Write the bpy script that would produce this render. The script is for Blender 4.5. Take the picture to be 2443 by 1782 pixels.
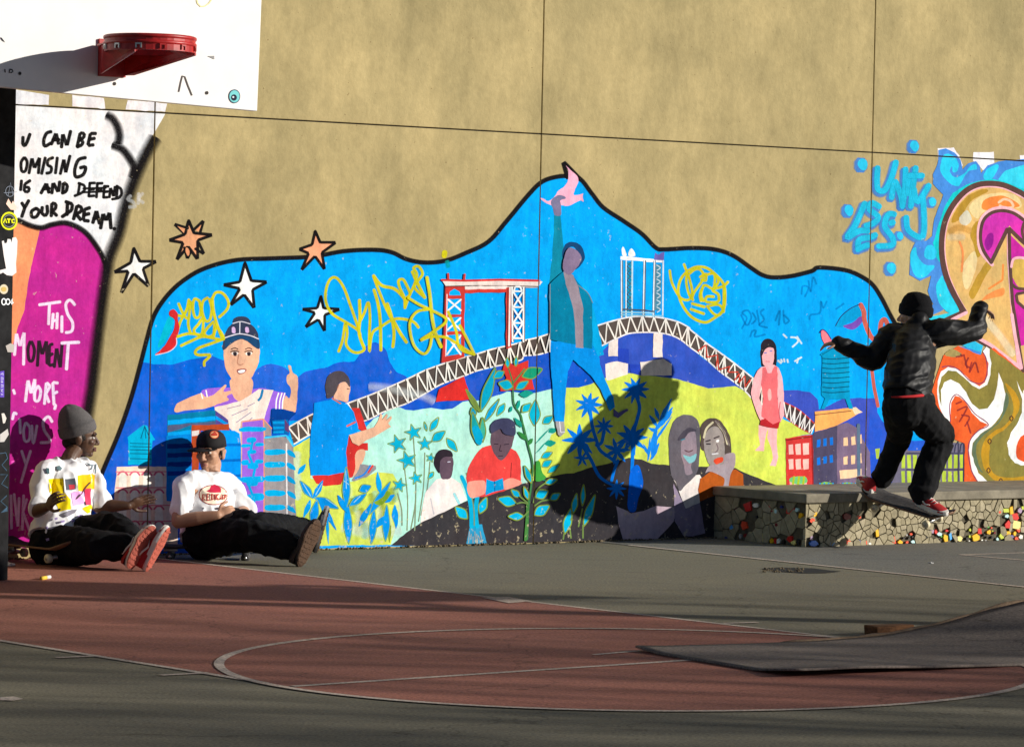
import bpy, bmesh, math, random
import numpy as np
from mathutils import Vector, Matrix, noise
from mathutils.geometry import tessellate_polygon
from mathutils.bvhtree import BVHTree
R = math.radians
random.seed(7)
for o in list(bpy.data.objects): bpy.data.objects.remove(o)
SC = bpy.context.scene
COL = SC.collection

# ------------------------------------------------------------------ camera
CAM_H = 1.61
FPX = 8354.0                      # focal length in photo pixels (photo 2443 x 1782)
ROLL = 0.0205
PITCH = 0.0207
cam = bpy.data.cameras.new('camera'); cam_o = bpy.data.objects.new('camera', cam); COL.objects.link(cam_o)
cam.sensor_width = 36.0; cam.lens = 36.0*FPX/2443.0; cam.clip_end = 2000.0; cam.clip_start = 0.1
FWD = Vector((0, math.cos(PITCH), -math.sin(PITCH)))
_r0 = Vector((1, 0, 0)); _u0 = _r0.cross(FWD)
# verticals lean to the right at the top: the camera is rolled a little
RIGHT = (_r0*math.cos(ROLL) + _u0*math.sin(ROLL)).normalized()
UP = RIGHT.cross(FWD).normalized()
CAM = Vector((0, 0, CAM_H))
cam_o.matrix_world = Matrix((
    (RIGHT.x, UP.x, -FWD.x, CAM.x),
    (RIGHT.y, UP.y, -FWD.y, CAM.y),
    (RIGHT.z, UP.z, -FWD.z, CAM.z), (0, 0, 0, 1)))
SC.camera = cam_o

# ------------------------------------------------------------------ sky and sun
SUN_AZ = R(85.0)                  # to the right of straight behind the camera
SUN_EL = R(15.8)
TO_SUN = Vector((math.sin(SUN_AZ)*math.cos(SUN_EL), -math.cos(SUN_AZ)*math.cos(SUN_EL), math.sin(SUN_EL)))
world = bpy.data.worlds.new('World'); SC.world = world; world.use_nodes = True
wn = world.node_tree.nodes; wl = world.node_tree.links
sky = wn.new('ShaderNodeTexSky'); sky.sky_type = 'NISHITA'; sky.sun_disc = False
sky.air_density = 0.55; sky.dust_density = 0.2; sky.ozone_density = 1.5     # clear, dry winter air
sky.sun_elevation = SUN_EL
sky.sun_rotation = math.atan2(TO_SUN.x, TO_SUN.y)
bg = wn['Background']; bg.inputs[1].default_value = 0.05
wl.new(sky.outputs[0], bg.inputs[0])
sun = bpy.data.lights.new('sun', 'SUN'); sun.energy = 5.0; sun.angle = R(0.5); sun.color = (1.0, 0.95, 0.86)
sun_o = bpy.data.objects.new('sun', sun); COL.objects.link(sun_o)
sun_o.location = TO_SUN*60
sun_o.rotation_euler = (-TO_SUN).to_track_quat('-Z', 'Y').to_euler()
SC.view_settings.view_transform = 'Standard'; SC.view_settings.look = 'None'
SC.view_settings.exposure = 0.26; SC.view_settings.gamma = 1.0
SC.view_settings.use_curve_mapping = False
SC.cycles.transparent_max_bounces = 24

# ------------------------------------------------------------------ pixels to places
ZF = {'n': (0, 0, 1), 'd': (0, 0, 1.0786), 'z1': (0, 0, .28748), 'z2': (0, 450, .28748), 'z3': (0, 900, .30262),
      'z4': (350, 950, .2724), 'z5': (400, 550, .27233), 'z6': (700, 550, .27241), 'y1': (650, 850, .30266),
      'y2': (1050, 850, .30266), 'y3': (1200, 350, .30262), 'y4': (1500, 850, .30266), 'y5': (1550, 550, .27233),
      'y6': (1950, 300, .30264), 'y7': (1950, 680, .37519), 'y8': (1500, 1250, .41634), 'g1': (0, 1250, .55188),
      'p1': (0, 650, .45455), 'p0': (0, 200, .36313), 'e1': (1700, 1120, .1766), 'e2': (2050, 1120, .17351),
      'r1': (2200, 330, .26017), 'r2': (2200, 750, .26645), 'f1': (60, 950, .12712), 'f2': (420, 990, .13317),
      's1': (2020, 680, .19376), 's2': (2020, 1000, .16949), 'q1': (280, 1000, .1938)}
def px(k, p):
    a, b, s = ZF[k]; return (a + p[0]*s, b + p[1]*s)
def ray(x, y):
    return (FWD*FPX + RIGHT*(x-1221.5) - UP*(y-891.0)).normalized()
def on_ground(x, y, z=0.0):
    d = ray(x, y); t = (z-CAM.z)/d.z; return CAM + d*t
def on_plane(x, y, q, n):
    d = ray(x, y); t = (q-CAM).dot(n)/d.dot(n); return CAM + d*t
def project(v):
    w = v-CAM; c = w.dot(FWD)
    return (1221.5 + FPX*w.dot(RIGHT)/c, 891.0 - FPX*w.dot(UP)/c)
# wall: through two ground points
WA = Vector((-3.06, 20.92, 0)); WB = Vector((3.79, 25.94, 0))
WD = (WB-WA).normalized(); WN = Vector((WD.y, -WD.x, 0))
def W(k, x, y, p=0.0):            # photo pixel -> point at distance p in front of the wall
    X, Y = px(k, (x, y)); return on_plane(X, Y, WA + WN*p, WN)
def wall_sz(k, pt):
    v = W(k, pt[0], pt[1]) - WA; return (v.dot(WD), v.z)
def wall_pt(s, z, p=0.0):
    return WA + WD*s + WN*p + Vector((0, 0, z))
def G(k, x, y, z=0.0):
    X, Y = px(k, (x, y)); return on_ground(X, Y, z)

# ------------------------------------------------------------------ materials
def lin(c):
    f = lambda v: (v/12.92 if v <= .04045 else ((v+.055)/1.055)**2.4)
    return tuple(f(v/255.0) for v in c)
def mat(name, col, rough=.8, spec=.3, metal=0.0, var=.12, scale=6.0, bump=0.0, bscale=60.0, stretch=(1, 1, 1), var2=0.0, col2=None, coat=0.0, detail=6.0):
    m = bpy.data.materials.new(name); m.use_nodes = True
    nt = m.node_tree; N = nt.nodes; L = nt.links
    b = N['Principled BSDF']
    b.inputs['Roughness'].default_value = rough; b.inputs['Metallic'].default_value = metal
    b.inputs['Specular IOR Level'].default_value = spec
    if coat: b.inputs['Coat Weight'].default_value = coat
    tc = N.new('ShaderNodeTexCoord'); mp = N.new('ShaderNodeMapping'); L.new(tc.outputs['Object'], mp.inputs[0])
    mp.inputs['Scale'].default_value = stretch
    nz = N.new('ShaderNodeTexNoise'); nz.inputs['Scale'].default_value = scale; nz.inputs['Detail'].default_value = detail
    nz.inputs['Roughness'].default_value = .6
    L.new(mp.outputs[0], nz.inputs[0])
    cr = N.new('ShaderNodeValToRGB'); L.new(nz.outputs[0], cr.inputs[0])
    c2 = col2 if col2 else tuple(min(1, v*(1+var)) for v in col)
    c1 = tuple(v*(1-var) for v in col)
    cr.color_ramp.elements[0].position = .32; cr.color_ramp.elements[1].position = .68
    cr.color_ramp.elements[0].color = (*c1, 1); cr.color_ramp.elements[1].color = (*c2, 1)
    L.new(cr.outputs[0], b.inputs['Base Color'])
    if bump:
        n2 = N.new('ShaderNodeTexNoise'); n2.inputs['Scale'].default_value = bscale; n2.inputs['Detail'].default_value = 4
        L.new(mp.outputs[0], n2.inputs[0])
        bp = N.new('ShaderNodeBump'); bp.inputs['Strength'].default_value = bump; bp.inputs['Distance'].default_value = .01
        L.new(n2.outputs[0], bp.inputs['Height']); L.new(bp.outputs[0], b.inputs['Normal'])
    return m
def nodes_of(m): return m.node_tree.nodes, m.node_tree.links, m.node_tree.nodes['Principled BSDF']

# ------------------------------------------------------------------ object helpers
def link(o, parent=None):
    COL.objects.link(o)
    if parent is not None:
        o.parent = parent
        o.matrix_parent_inverse = WM[parent.name].inverted() if parent.name in WM else Matrix()
    return o
WM = {}
def tag(o, label=None, cat=None, group=None, kind=None):
    if label: o['label'] = label
    if cat: o['category'] = cat
    if group: o['group'] = group
    if kind: o['kind'] = kind
    return o
def thing(name, label, cat, loc=(0, 0, 0), group=None):
    o = bpy.data.objects.new(name, None); COL.objects.link(o); o.location = loc
    o.empty_display_size = .1
    WM[o.name] = Matrix.Translation(Vector(loc))
    return tag(o, label, cat, group)
def bm_obj(name, bm, m, parent=None, smooth=False):
    me = bpy.data.meshes.new(name); bm.to_mesh(me); bm.free()
    if smooth:
        for p in me.polygons: p.use_smooth = True
    for x in (m if isinstance(m, (list, tuple)) else [m]): me.materials.append(x)
    o = bpy.data.objects.new(name, me); return link(o, parent)
def box(bm, c, ax, ay, az, sx, sy, sz, bev=0.0):
    """box of full sizes about centre c along three axes"""
    vs = []
    for i in (-.5, .5):
        for j in (-.5, .5):
            for k in (-.5, .5):
                vs.append(bm.verts.new(c + ax*sx*i + ay*sy*j + az*sz*k))
    q = [(0, 1, 3, 2), (4, 6, 7, 5), (0, 4, 5, 1), (2, 3, 7, 6), (0, 2, 6, 4), (1, 5, 7, 3)]
    fs = [bm.faces.new([vs[i] for i in f]) for f in q]
    if bev:
        es = list({e for f in fs for e in f.edges})
        bmesh.ops.bevel(bm, geom=es, offset=bev, segments=2, affect='EDGES', profile=.5)
    return fs
XA, YA, ZA = Vector((1, 0, 0)), Vector((0, 1, 0)), Vector((0, 0, 1))
def frame_from(d, ref=ZA):
    d = d.normalized()
    if abs(d.dot(ref)) > .97: ref = XA
    a = ref.cross(d).normalized(); b = d.cross(a).normalized(); return a, b
def tube(bm, pts, rads, seg=10, cap=True, flat=None, ref=ZA):
    """tapered tube; rads are numbers or (ra, rb) pairs"""
    rings = []
    n = len(pts)
    for i, p in enumerate(pts):
        d = (pts[min(i+1, n-1)] - pts[max(i-1, 0)])
        a, b = frame_from(d, ref)
        r = rads[i]; ra, rb = (r if isinstance(r, tuple) else (r, r))
        rings.append([bm.verts.new(p + a*math.cos(t)*ra + b*math.sin(t)*rb) for t in [2*math.pi*k/seg for k in range(seg)]])
    for r0, r1 in zip(rings, rings[1:]):
        for k in range(seg):
            bm.faces.new((r0[k], r0[(k+1) % seg], r1[(k+1) % seg], r1[k]))
    if cap:
        bm.faces.new(list(reversed(rings[0]))); bm.faces.new(rings[-1])
    return rings
def ball(bm, c, rx, ry=None, rz=None, ax=XA, ay=YA, az=ZA, u=16, v=10):
    ry = rx if ry is None else ry; rz = rx if rz is None else rz
    r = bmesh.ops.create_uvsphere(bm, u_segments=u, v_segments=v, radius=1.0)
    for q in r['verts']:
        x, y, z = q.co; q.co = c + ax*x*rx + ay*y*ry + az*z*rz
    return r['verts']
def prism(bm, poly, n, t):
    """polygon (list of vectors) extruded by n*t"""
    a = [bm.verts.new(p) for p in poly]; b = [bm.verts.new(p + n*t) for p in poly]
    k = len(poly)
    fa = bm.faces.new(a); fb = bm.faces.new(list(reversed(b)))
    for i in range(k):
        bm.faces.new((a[i], b[i], b[(i+1) % k], a[(i+1) % k]))
    bmesh.ops.recalc_face_normals(bm, faces=bm.faces)

# ------------------------------------------------------------------ painted shapes (paint film on a surface)
def catmull(pts, closed=False, step=6):
    out = []; n = len(pts)
    if n < 3: return list(pts)
    rng = range(n if closed else n-1)
    for i in rng:
        p0 = pts[(i-1) % n] if closed or i > 0 else pts[0]
        p1 = pts[i]; p2 = pts[(i+1) % n]
        p3 = pts[(i+2) % n] if closed or i+2 < n else pts[-1]
        L = math.hypot(p2[0]-p1[0], p2[1]-p1[1])
        k = max(2, min(step, int(L/4)+1))
        for j in range(k):
            t = j/k; t2 = t*t; t3 = t2*t
            out.append(tuple(.5*((2*p1[c]) + (-p0[c]+p2[c])*t + (2*p0[c]-5*p1[c]+4*p2[c]-p3[c])*t2 + (-p0[c]+3*p1[c]-3*p2[c]+p3[c])*t3) for c in (0, 1)))
    if not closed: out.append(pts[-1])
    return out
def ribbon(pts, w, w2=None, cap=5):
    """outline cells of a stroke: list of quads/tris in 2D with a running t for each point"""
    n = len(pts); L = []; Rr = []
    for i in range(n):
        a = pts[max(i-1, 0)]; b = pts[min(i+1, n-1)]
        dx, dy = b[0]-a[0], b[1]-a[1]; l = math.hypot(dx, dy) or 1.0
        ww = w if w2 is None else w + (w2-w)*i/(n-1)
        nx, ny = -dy/l*ww/2, dx/l*ww/2
        # mitre at a sharp corner
        L.append((pts[i][0]+nx, pts[i][1]+ny)); Rr.append((pts[i][0]-nx, pts[i][1]-ny))
    return L, Rr
class Paint:
    """collects painted shapes on the wall; groups become objects"""
    RES = .006
    def __init__(s):
        s.groups = {}; s.boxes = []; s.order = []
        s.map = np.zeros((2400, 1000), np.int16)         # how many films lie on each bit of wall
    def level(s, V, F):
        h = s.RES; masks = []; lv = 0
        for f in F:
            P = [((V[i][0]+2.0)/h, V[i][1]/h) for i in f]
            x0, x1 = int(min(p[0] for p in P))-1, int(max(p[0] for p in P))+2
            y0, y1 = int(min(p[1] for p in P))-1, int(max(p[1] for p in P))+2
            x0 = max(0, x0); y0 = max(0, y0); x1 = min(2399, max(x0+1, x1)); y1 = min(999, max(y0+1, y1))
            X, Y = np.meshgrid(np.arange(x0, x1+1), np.arange(y0, y1+1), indexing='ij')
            a = sum(P[i][0]*P[(i+1) % len(P)][1]-P[(i+1) % len(P)][0]*P[i][1] for i in range(len(P)))
            sg = 1 if a >= 0 else -1
            M = np.ones(X.shape, bool)
            for i in range(len(P)):
                p, q = P[i], P[(i+1) % len(P)]; l = math.hypot(q[0]-p[0], q[1]-p[1])
                if l < 1e-6: continue
                M &= ((q[0]-p[0])*(Y-p[1])-(q[1]-p[1])*(X-p[0]))*sg/l > -1.2
            sub = s.map[x0:x1+1, y0:y1+1]
            if M.any(): lv = max(lv, int(sub[M].max())); masks.append((x0, x1, y0, y1, M))
        lv += 1
        for x0, x1, y0, y1, M in masks: s.map[x0:x1+1, y0:y1+1][M] = lv
        s.boxes.append((None, lv)); return lv
    def add(s, g, verts, faces, lv, ramp=None, alpha=None, col=(1, 1, 1)):
        if g not in s.groups: s.groups[g] = ([], [], []); s.order.append(g)
        V, F, C = s.groups[g]; o = len(V)
        for i, v in enumerate(verts):
            V.append((v[0], v[1], lv + (ramp[i] if ramp else 0.0)))
            C.append((*col, alpha[i] if alpha else 1.0))
        for f in faces: F.append([o+i for i in f])
PT = Paint()
E_CAL = (1.0, .967, .905)
def alb(c, k=.97):
    return tuple(min(.92, v/(k*e)) for v, e in zip(lin(c), E_CAL))
CUR = ['mural_background']
def grp(n): CUR[0] = n
def to_wall(k, pts): return [wall_sz(k, p) for p in pts]
def wob(P, closed=False, amp=1.5):
    """hand-painted edges: resample and let them waver"""
    out = []
    for i in range(len(P) if closed else len(P)-1):
        a, b = P[i], P[(i+1) % len(P)]; l = math.hypot(b[0]-a[0], b[1]-a[1]); n = max(1, min(24, int(l/9)))
        for j in range(n): out.append((a[0]+(b[0]-a[0])*j/n, a[1]+(b[1]-a[1])*j/n))
    if not closed: out.append(P[-1])
    r = []
    for x, y in out:
        q = Vector((x*.055, y*.055, 1.7)); r.append((x + amp*noise.noise(q) + .5*amp*noise.noise(q*3.3), y + amp*noise.noise(q + Vector((31, 7, 3))) + .5*amp*noise.noise(q*3.3 + Vector((5, 9, 1)))))
    return r
def fill(k, col, pts, sm=True, mot=0.0):
    P = [px(k, p) for p in pts]
    if sm: P = catmull(P, True)
    P = wob(P, True)
    Q = [p for p in (wall_sz('n', p) for p in P)]
    Q = [(a, max(.006, b)) for a, b in Q]
    tri = tessellate_polygon([[Vector((a, b, 0)) for a, b in Q]])
    PT.add(CUR[0], Q, tri, PT.level(Q, tri), alpha=[1.0-mot]*len(Q), col=alb(col))
def line(k, col, w, pts, sm=True, soft=0.0, closed=False, a=1.0, w2=None):
    """stroke of width w (photo pixels)"""
    P = [px(k, p) for p in pts]
    if closed: P = P + [P[0]]
    if sm: P = catmull(P)
    else:
        Q = []
        for i, p in enumerate(P):      # split corners so that the ribbon keeps its width
            if 0 < i < len(P)-1:
                a0, b0 = P[i-1], P[i+1]
                for q, e in ((a0, -1), (b0, 1)):
                    l = math.hypot(q[0]-p[0], q[1]-p[1]) or 1; t = min(.3, w*.35/l)
                    Q.append((p[0]+(q[0]-p[0])*t, p[1]+(q[1]-p[1])*t))
            else: Q.append(p)
        P = Q
    # round ends
    if not closed and len(P) > 1:
        def ext(a, b):
            l = math.hypot(a[0]-b[0], a[1]-b[1]) or 1; return (a[0]+(a[0]-b[0])/l*w*.4, a[1]+(a[1]-b[1])/l*w*.4)
        P = [ext(P[0], P[1])] + P + [ext(P[-1], P[-2])]
    n = len(P)
    def strip(wid):
        L = []; r = []
        for i in range(n):
            a0 = P[max(i-1, 0)]; b0 = P[min(i+1, n-1)]
            dx, dy = b0[0]-a0[0], b0[1]-a0[1]; l = math.hypot(dx, dy) or 1
            ww = (wid if w2 is None else wid*(1+(w2/w-1)*i/(n-1)))/2
            if not closed and i in (0, n-1): ww *= .55
            L.append((P[i][0]-dy/l*ww, P[i][1]+dx/l*ww)); r.append((P[i][0]+dy/l*ww, P[i][1]-dx/l*ww))
        return L, r
    Lp, Rp = strip(w)
    rows = [Lp, Rp]; al = [a, a]
    if soft:
        L2, R2 = strip(w+2*soft); rows = [L2, Lp, Rp, R2]; al = [0, a, a, 0]
    V = []; A = []; RA = []
    for i in range(n):
        for j, row in enumerate(rows):
            s_, z_ = wall_sz('n', row[i]); V.append((s_, max(.006, z_))); A.append(al[j]); RA.append(.6*i/n)
    m = len(rows); F = []
    for i in range(n-1):
        for j in range(m-1):
            F.append((i*m+j, i*m+j+1, (i+1)*m+j+1, (i+1)*m+j))
    g = CUR[0]
    PT.add(g + ('~' if (soft or a < 1) else ''), V, F, PT.level(V, F), ramp=RA, alpha=A, col=alb(col))

# ================================================================== SETTING
def ground_mat(name, base, dark, light, spots=True):
    m = bpy.data.materials.new(name); m.use_nodes = True
    N, L, b = nodes_of(m)
    b.inputs['Roughness'].default_value = .85; b.inputs['Specular IOR Level'].default_value = .25
    g = N.new('ShaderNodeNewGeometry')
    def nz(scale, st, det=6, rot=0):
        mp = N.new('ShaderNodeMapping'); mp.inputs['Scale'].default_value = st; mp.inputs['Rotation'].default_value = (0, 0, rot)
        L.new(g.outputs['Position'], mp.inputs[0])
        n = N.new('ShaderNodeTexNoise'); n.inputs['Scale'].default_value = scale; n.inputs['Detail'].default_value = det; n.inputs['Roughness'].default_value = .65
        L.new(mp.outputs[0], n.inputs[0]); return n.outputs[0]
    def ramp(x, p0, p1, c0, c1):
        r = N.new('ShaderNodeValToRGB'); L.new(x, r.inputs[0])
        r.color_ramp.elements[0].position = p0; r.color_ramp.elements[1].position = p1
        r.color_ramp.elements[0].color = (*c0, 1); r.color_ramp.elements[1].color = (*c1, 1); return r.outputs[0]
    def mix(a, c, f, mode='MIX'):
        x = N.new('ShaderNodeMix'); x.data_type = 'RGBA'; x.blend_type = mode
        L.new(a, x.inputs[6]); L.new(c, x.inputs[7])
        if isinstance(f, float): x.inputs[0].default_value = f
        else: L.new(f, x.inputs[0])
        return x.outputs[2]
    big = ramp(nz(.55, (1, 1.6, 1)), .35, .65, dark, light)
    mid = ramp(nz(3.2, (1, 1, 1), rot=.6), .3, .7, base, light)
    c = mix(big, mid, .5)
    fine = ramp(nz(70, (1, 1, 1), 3), .3, .72, (.52, .52, .52), (1.42, 1.40, 1.36))
    c = mix(c, fine, 1.0, 'MULTIPLY')
    # scuffs: long worn streaks
    st = ramp(nz(1.4, (1, 7, 1), rot=.15), .56, .72, (1, 1, 1), (.72, .72, .74))
    c = mix(c, st, 1.0, 'MULTIPLY')
    if spots:
        sp = ramp(nz(9, (1, 1, 1), 2), .70, .74, (1, 1, 1), (.55, .53, .5))
        c = mix(c, sp, 1.0, 'MULTIPLY')
    # hairline cracks in the asphalt
    v = N.new('ShaderNodeTexVoronoi'); v.feature = 'DISTANCE_TO_EDGE'; v.inputs['Scale'].default_value = .45
    wz = N.new('ShaderNodeTexNoise'); wz.inputs['Scale'].default_value = 2.2; wz.inputs['Detail'].default_value = 6; L.new(g.outputs['Position'], wz.inputs[0])
    va = N.new('ShaderNodeVectorMath'); va.operation = 'MULTIPLY_ADD'; L.new(wz.outputs['Color'], va.inputs[0]); va.inputs[1].default_value = (.9, .9, .9); L.new(g.outputs['Position'], va.inputs[2])
    L.new(va.outputs[0], v.inputs['Vector'])
    c = mix(c, ramp(v.outputs['Distance'], .0, .0045, (.45, .43, .42), (1, 1, 1)), .8, 'MULTIPLY')
    L.new(c, b.inputs['Base Color'])
    n2 = nz(160, (1, 1, 1), 3)
    bp = N.new('ShaderNodeBump'); bp.inputs['Strength'].default_value = .35; bp.inputs['Distance'].default_value = .004
    L.new(n2, bp.inputs['Height']); L.new(bp.outputs[0], b.inputs['Normal'])
    return m
M_GREEN = ground_mat('court_green', (.196, .178, .126), (.158, .147, .114), (.218, .197, .136))
M_RED = ground_mat('court_red', (.345, .135, .098), (.265, .116, .090), (.38, .142, .100))
M_LINE = ground_mat('court_line_paint', (.58, .47, .39), (.38, .31, .26), (.68, .57, .48))

bm = bmesh.new()
bmesh.ops.create_grid(bm, x_segments=1, y_segments=1, size=300)
for v in bm.verts: v.co.y += 120
tag(bm_obj('ground', bm, M_GREEN), kind='structure')

def sheet(name, pts, z, m, kind='structure'):
    bm = bmesh.new()
    vs = [bm.verts.new((p.x, p.y, z)) for p in pts]
    for t in tessellate_polygon([[Vector((p.x, p.y, 0)) for p in pts]]):
        f = bm.faces.new([vs[i] for i in t])
    bmesh.ops.recalc_face_normals(bm, faces=bm.faces)
    for f in bm.faces:
        if f.normal.z < 0: f.normal_flip()
    return tag(bm_obj(name, bm, m), kind=kind)
# the key of a basketball court: two lane lines, free-throw line and circle
PN0, PN1 = G('g1', 0, 508), G('g1', 1240, 706)          # near lane line
LD = (PN1-PN0).normalized()
FARQ = G('g1', 1480, 243)
LN = Vector((-LD.y, LD.x, 0))
if LN.dot(FARQ-PN1) < 0: LN = -LN
KW = (FARQ-PN1).dot(LN)                                   # lane width
CC = PN1 + LN*KW/2; CR = KW/2
FTE = PN1 + LN*KW
def arc(c, r, a0, a1, n): return [c + (LD*math.cos(a0+(a1-a0)*i/n) + LN*math.sin(a0+(a1-a0)*i/n))*r for i in range(n+1)]
BACK = 7.5
# the painted circle is slightly out of round
EC = Vector((.5557, 15.5333, 0)); EA = Vector((-.8357, -.5492, 0))*1.866; EB = Vector((-.5492, .8357, 0))*1.682
def ring_pts(n=120): return [EC + EA*math.cos(2*math.pi*i/n) + EB*math.sin(2*math.pi*i/n) for i in range(n+1)]
NE = G('g1', 1120, 684); FE = G('y8', 1200, 652)
FSTART = G('g1', 1480, 243); FDIR = (FE-FSTART).normalized()
_side = lambda p: (FE-NE).x*(p-NE).y - (FE-NE).y*(p-NE).x
arcp = [p for p in ring_pts()[:-1] if _side(p) < 0]
arcp.sort(key=lambda p: (p-NE).dot((FE-NE).normalized()))
key = [NE-LD*BACK, NE] + [p for p in arcp if 0 < (p-NE).dot((FE-NE).normalized()) < (FE-NE).length or True]
key = [NE-LD*BACK, NE] + sorted(arcp, key=lambda p: math.atan2((p-EC).y, (p-EC).x) - math.atan2((NE-EC).y, (NE-EC).x) if math.atan2((p-EC).y, (p-EC).x) >= math.atan2((NE-EC).y, (NE-EC).x) else math.atan2((p-EC).y, (p-EC).x) - math.atan2((NE-EC).y, (NE-EC).x) + 2*math.pi) + [FE, FE-FDIR*BACK]
sheet('court_key_paint', key, .002, M_RED)
_l0, _l1 = G('y8', -380, 82), G('y8', 2300, 366)
sheet('court_apron_paint', [_l0, _l1, _l1 + (_l1-_l0)*1.2, wall_pt(14, 0), wall_pt((_l0-WA).dot(WD), 0)], .0021, ground_mat('court_grey', (.185, .180, .160), (.150, .146, .136), (.205, .198, .172)))
def stripe(name, pts, w, z=.0038):
    bm = bmesh.new(); prev = None; n = len(pts)
    for i, p in enumerate(pts):
        d = (pts[min(i+1, n-1)]-pts[max(i-1, 0)]).normalized(); a = Vector((-d.y, d.x, 0))
        ww = w*(1+.12*noise.noise(p*3.1))
        cur = (bm.verts.new(Vector((p.x, p.y, z)) + a*ww/2), bm.verts.new(Vector((p.x, p.y, z)) - a*ww/2))
        if prev: bm.faces.new((prev[1], cur[1], cur[0], prev[0]))
        prev = cur
    for f in bm.faces:
        f.normal_update()
        if f.normal.z < 0: f.normal_flip()
    return tag(bm_obj(name, bm, M_LINE), kind='structure')
def seg(a, b, n=24): return [a + (b-a)*i/n for i in range(n+1)]
LW = .042
stripe('lane_line', seg(NE-LD*BACK, NE+LD*.05), LW)
stripe('lane_line', seg(FE-FDIR*BACK, FE+FDIR*.3), LW)
stripe('free_throw_line', seg(PN1+LN*.03, G('y8', 300, 786)+(G('y8', 300, 786)-PN1).normalized()*1.6), LW, .0046)
stripe('free_throw_circle', ring_pts(), LW*1.05, .0052)
# tick marks along the near lane line and other court lines
for (a, b) in (((245, 580), (430, 572)), ((695, 656), (900, 645))):
    A, B = G('g1', *a), G('g1', *b); stripe('lane_tick', seg(A, B, 6), .04, .0046)
stripe('court_line', seg(G('y8', 0, 122), G('y8', 2300, 366), 40), .045)
stripe('court_line', seg(G('y8', 1900, 178), G('y8', 2300, 165), 10), .04)
stripe('court_line', seg(G('y8', 1900, 178), G('y8', 2300, 213), 10), .04, .0046)
stripe('court_line', seg(G('y8', -200, 752), G('y8', 75, 728), 10), .035, .0046)
stripe('lane_tick', seg(G('y8', 540, 572), G('y8', 740, 566), 6), .04, .0046)
sheet('worn_patch', [G('g1', *p) for p in ((2080, 320), (2200, 318), (2300, 336), (2200, 345))], .0052, M_LINE)
sheet('worn_patch', [G('g1', *p) for p in ((0, 752), (60, 748), (100, 758), (60, 766), (0, 764))], .004, M_LINE)

# ------------------------------------------------------------------ concrete wall
def wall_mat():
    m = bpy.data.materials.new('painted_concrete'); m.use_nodes = True
    N, L, b = nodes_of(m)
    b.inputs['Roughness'].default_value = .9; b.inputs['Specular IOR Level'].default_value = .15
    g = N.new('ShaderNodeNewGeometry')
    def nz(scale, st, det=6, rough=.6):
        mp = N.new('ShaderNodeMapping'); mp.inputs['Scale'].default_value = st
        L.new(g.outputs['Position'], mp.inputs[0])
        n = N.new('ShaderNodeTexNoise'); n.inputs['Scale'].default_value = scale; n.inputs['Detail'].default_value = det; n.inputs['Roughness'].default_value = rough
        L.new(mp.outputs[0], n.inputs[0]); return n.outputs[0]
    def ramp(x, p0, p1, c0, c1):
        r = N.new('ShaderNodeValToRGB'); L.new(x, r.inputs[0])
        r.color_ramp.elements[0].position = p0; r.color_ramp.elements[1].position = p1
        r.color_ramp.elements[0].color = (*c0, 1); r.color_ramp.elements[1].color = (*c1, 1); return r.outputs[0]
    def mul(a, c, mode='MULTIPLY', f=1.0):
        x = N.new('ShaderNodeMix'); x.data_type = 'RGBA'; x.blend_type = mode; x.inputs[0].default_value = f
        L.new(a, x.inputs[6]); L.new(c, x.inputs[7]); return x.outputs[2]
    c = ramp(nz(1.1, (1, 1, .8), 7, .68), .36, .66, alb((155, 139, 97)), alb((184, 163, 114)))
    c = mul(c, ramp(nz(4.2, (1, 1, .62), 7, .7), .32, .70, (.88, .885, .88), (1.09, 1.085, 1.07)))
    c = mul(c, ramp(nz(8.0, (1, 1, .35), 6), .36, .72, (1.05, 1.05, 1.05), (.90, .90, .89)))
    c = mul(c, ramp(nz(2.2, (1, 1, .10), 3), .62, .74, (1, 1, 1), (.90, .905, .90)))
    c = mul(c, ramp(nz(24.0, (1, 1, .7), 6, .75), .3, .72, (.88, .88, .87), (1.09, 1.09, 1.09)))
    c = mul(c, ramp(nz(55.0, (1, 1, 1), 1), .765, .79, (1, 1, 1), (.55, .5, .45)))
    # hairline cracks
    v = N.new('ShaderNodeTexVoronoi'); v.feature = 'DISTANCE_TO_EDGE'; v.inputs['Scale'].default_value = .62
    mp = N.new('ShaderNodeMapping'); mp.inputs['Scale'].default_value = (1.0, 1.0, .35); L.new(g.outputs['Position'], mp.inputs[0])
    wv = N.new('ShaderNodeTexNoise'); wv.inputs['Scale'].default_value = 3.0; L.new(g.outputs['Position'], wv.inputs[0])
    ad = N.new('ShaderNodeVectorMath'); ad.operation = 'MULTIPLY_ADD'; L.new(wv.outputs['Color'], ad.inputs[0]); ad.inputs[1].default_value = (.25, .25, .25); L.new(mp.outputs[0], ad.inputs[2])
    L.new(ad.outputs[0], v.inputs['Vector'])
    c = mul(c, ramp(v.outputs['Distance'], .0, .006, (.62, .6, .55), (1, 1, 1)), f=.12)
    L.new(c, b.inputs['Base Color'])
    bp = N.new('ShaderNodeBump'); bp.inputs['Strength'].default_value = .35; bp.inputs['Distance'].default_value = .006
    L.new(nz(40, (1, 1, 1), 5), bp.inputs['Height']); L.new(bp.outputs[0], b.inputs['Normal'])
    return m
M_WALL = wall_mat()
M_JOINT = mat('joint_filler', (.045, .04, .035), rough=.95)
JS = [wall_sz('d', p)[0] for p in ((335, 660), (1190, 660), (1922, 660))]
PWID = (JS[2]-JS[0])/2
JS = [JS[0]-PWID] + JS + [JS[2]+PWID, JS[2]+2*PWID]
SEDGE = [JS[0]-PWID] + JS + [JS[-1]+PWID]
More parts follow.
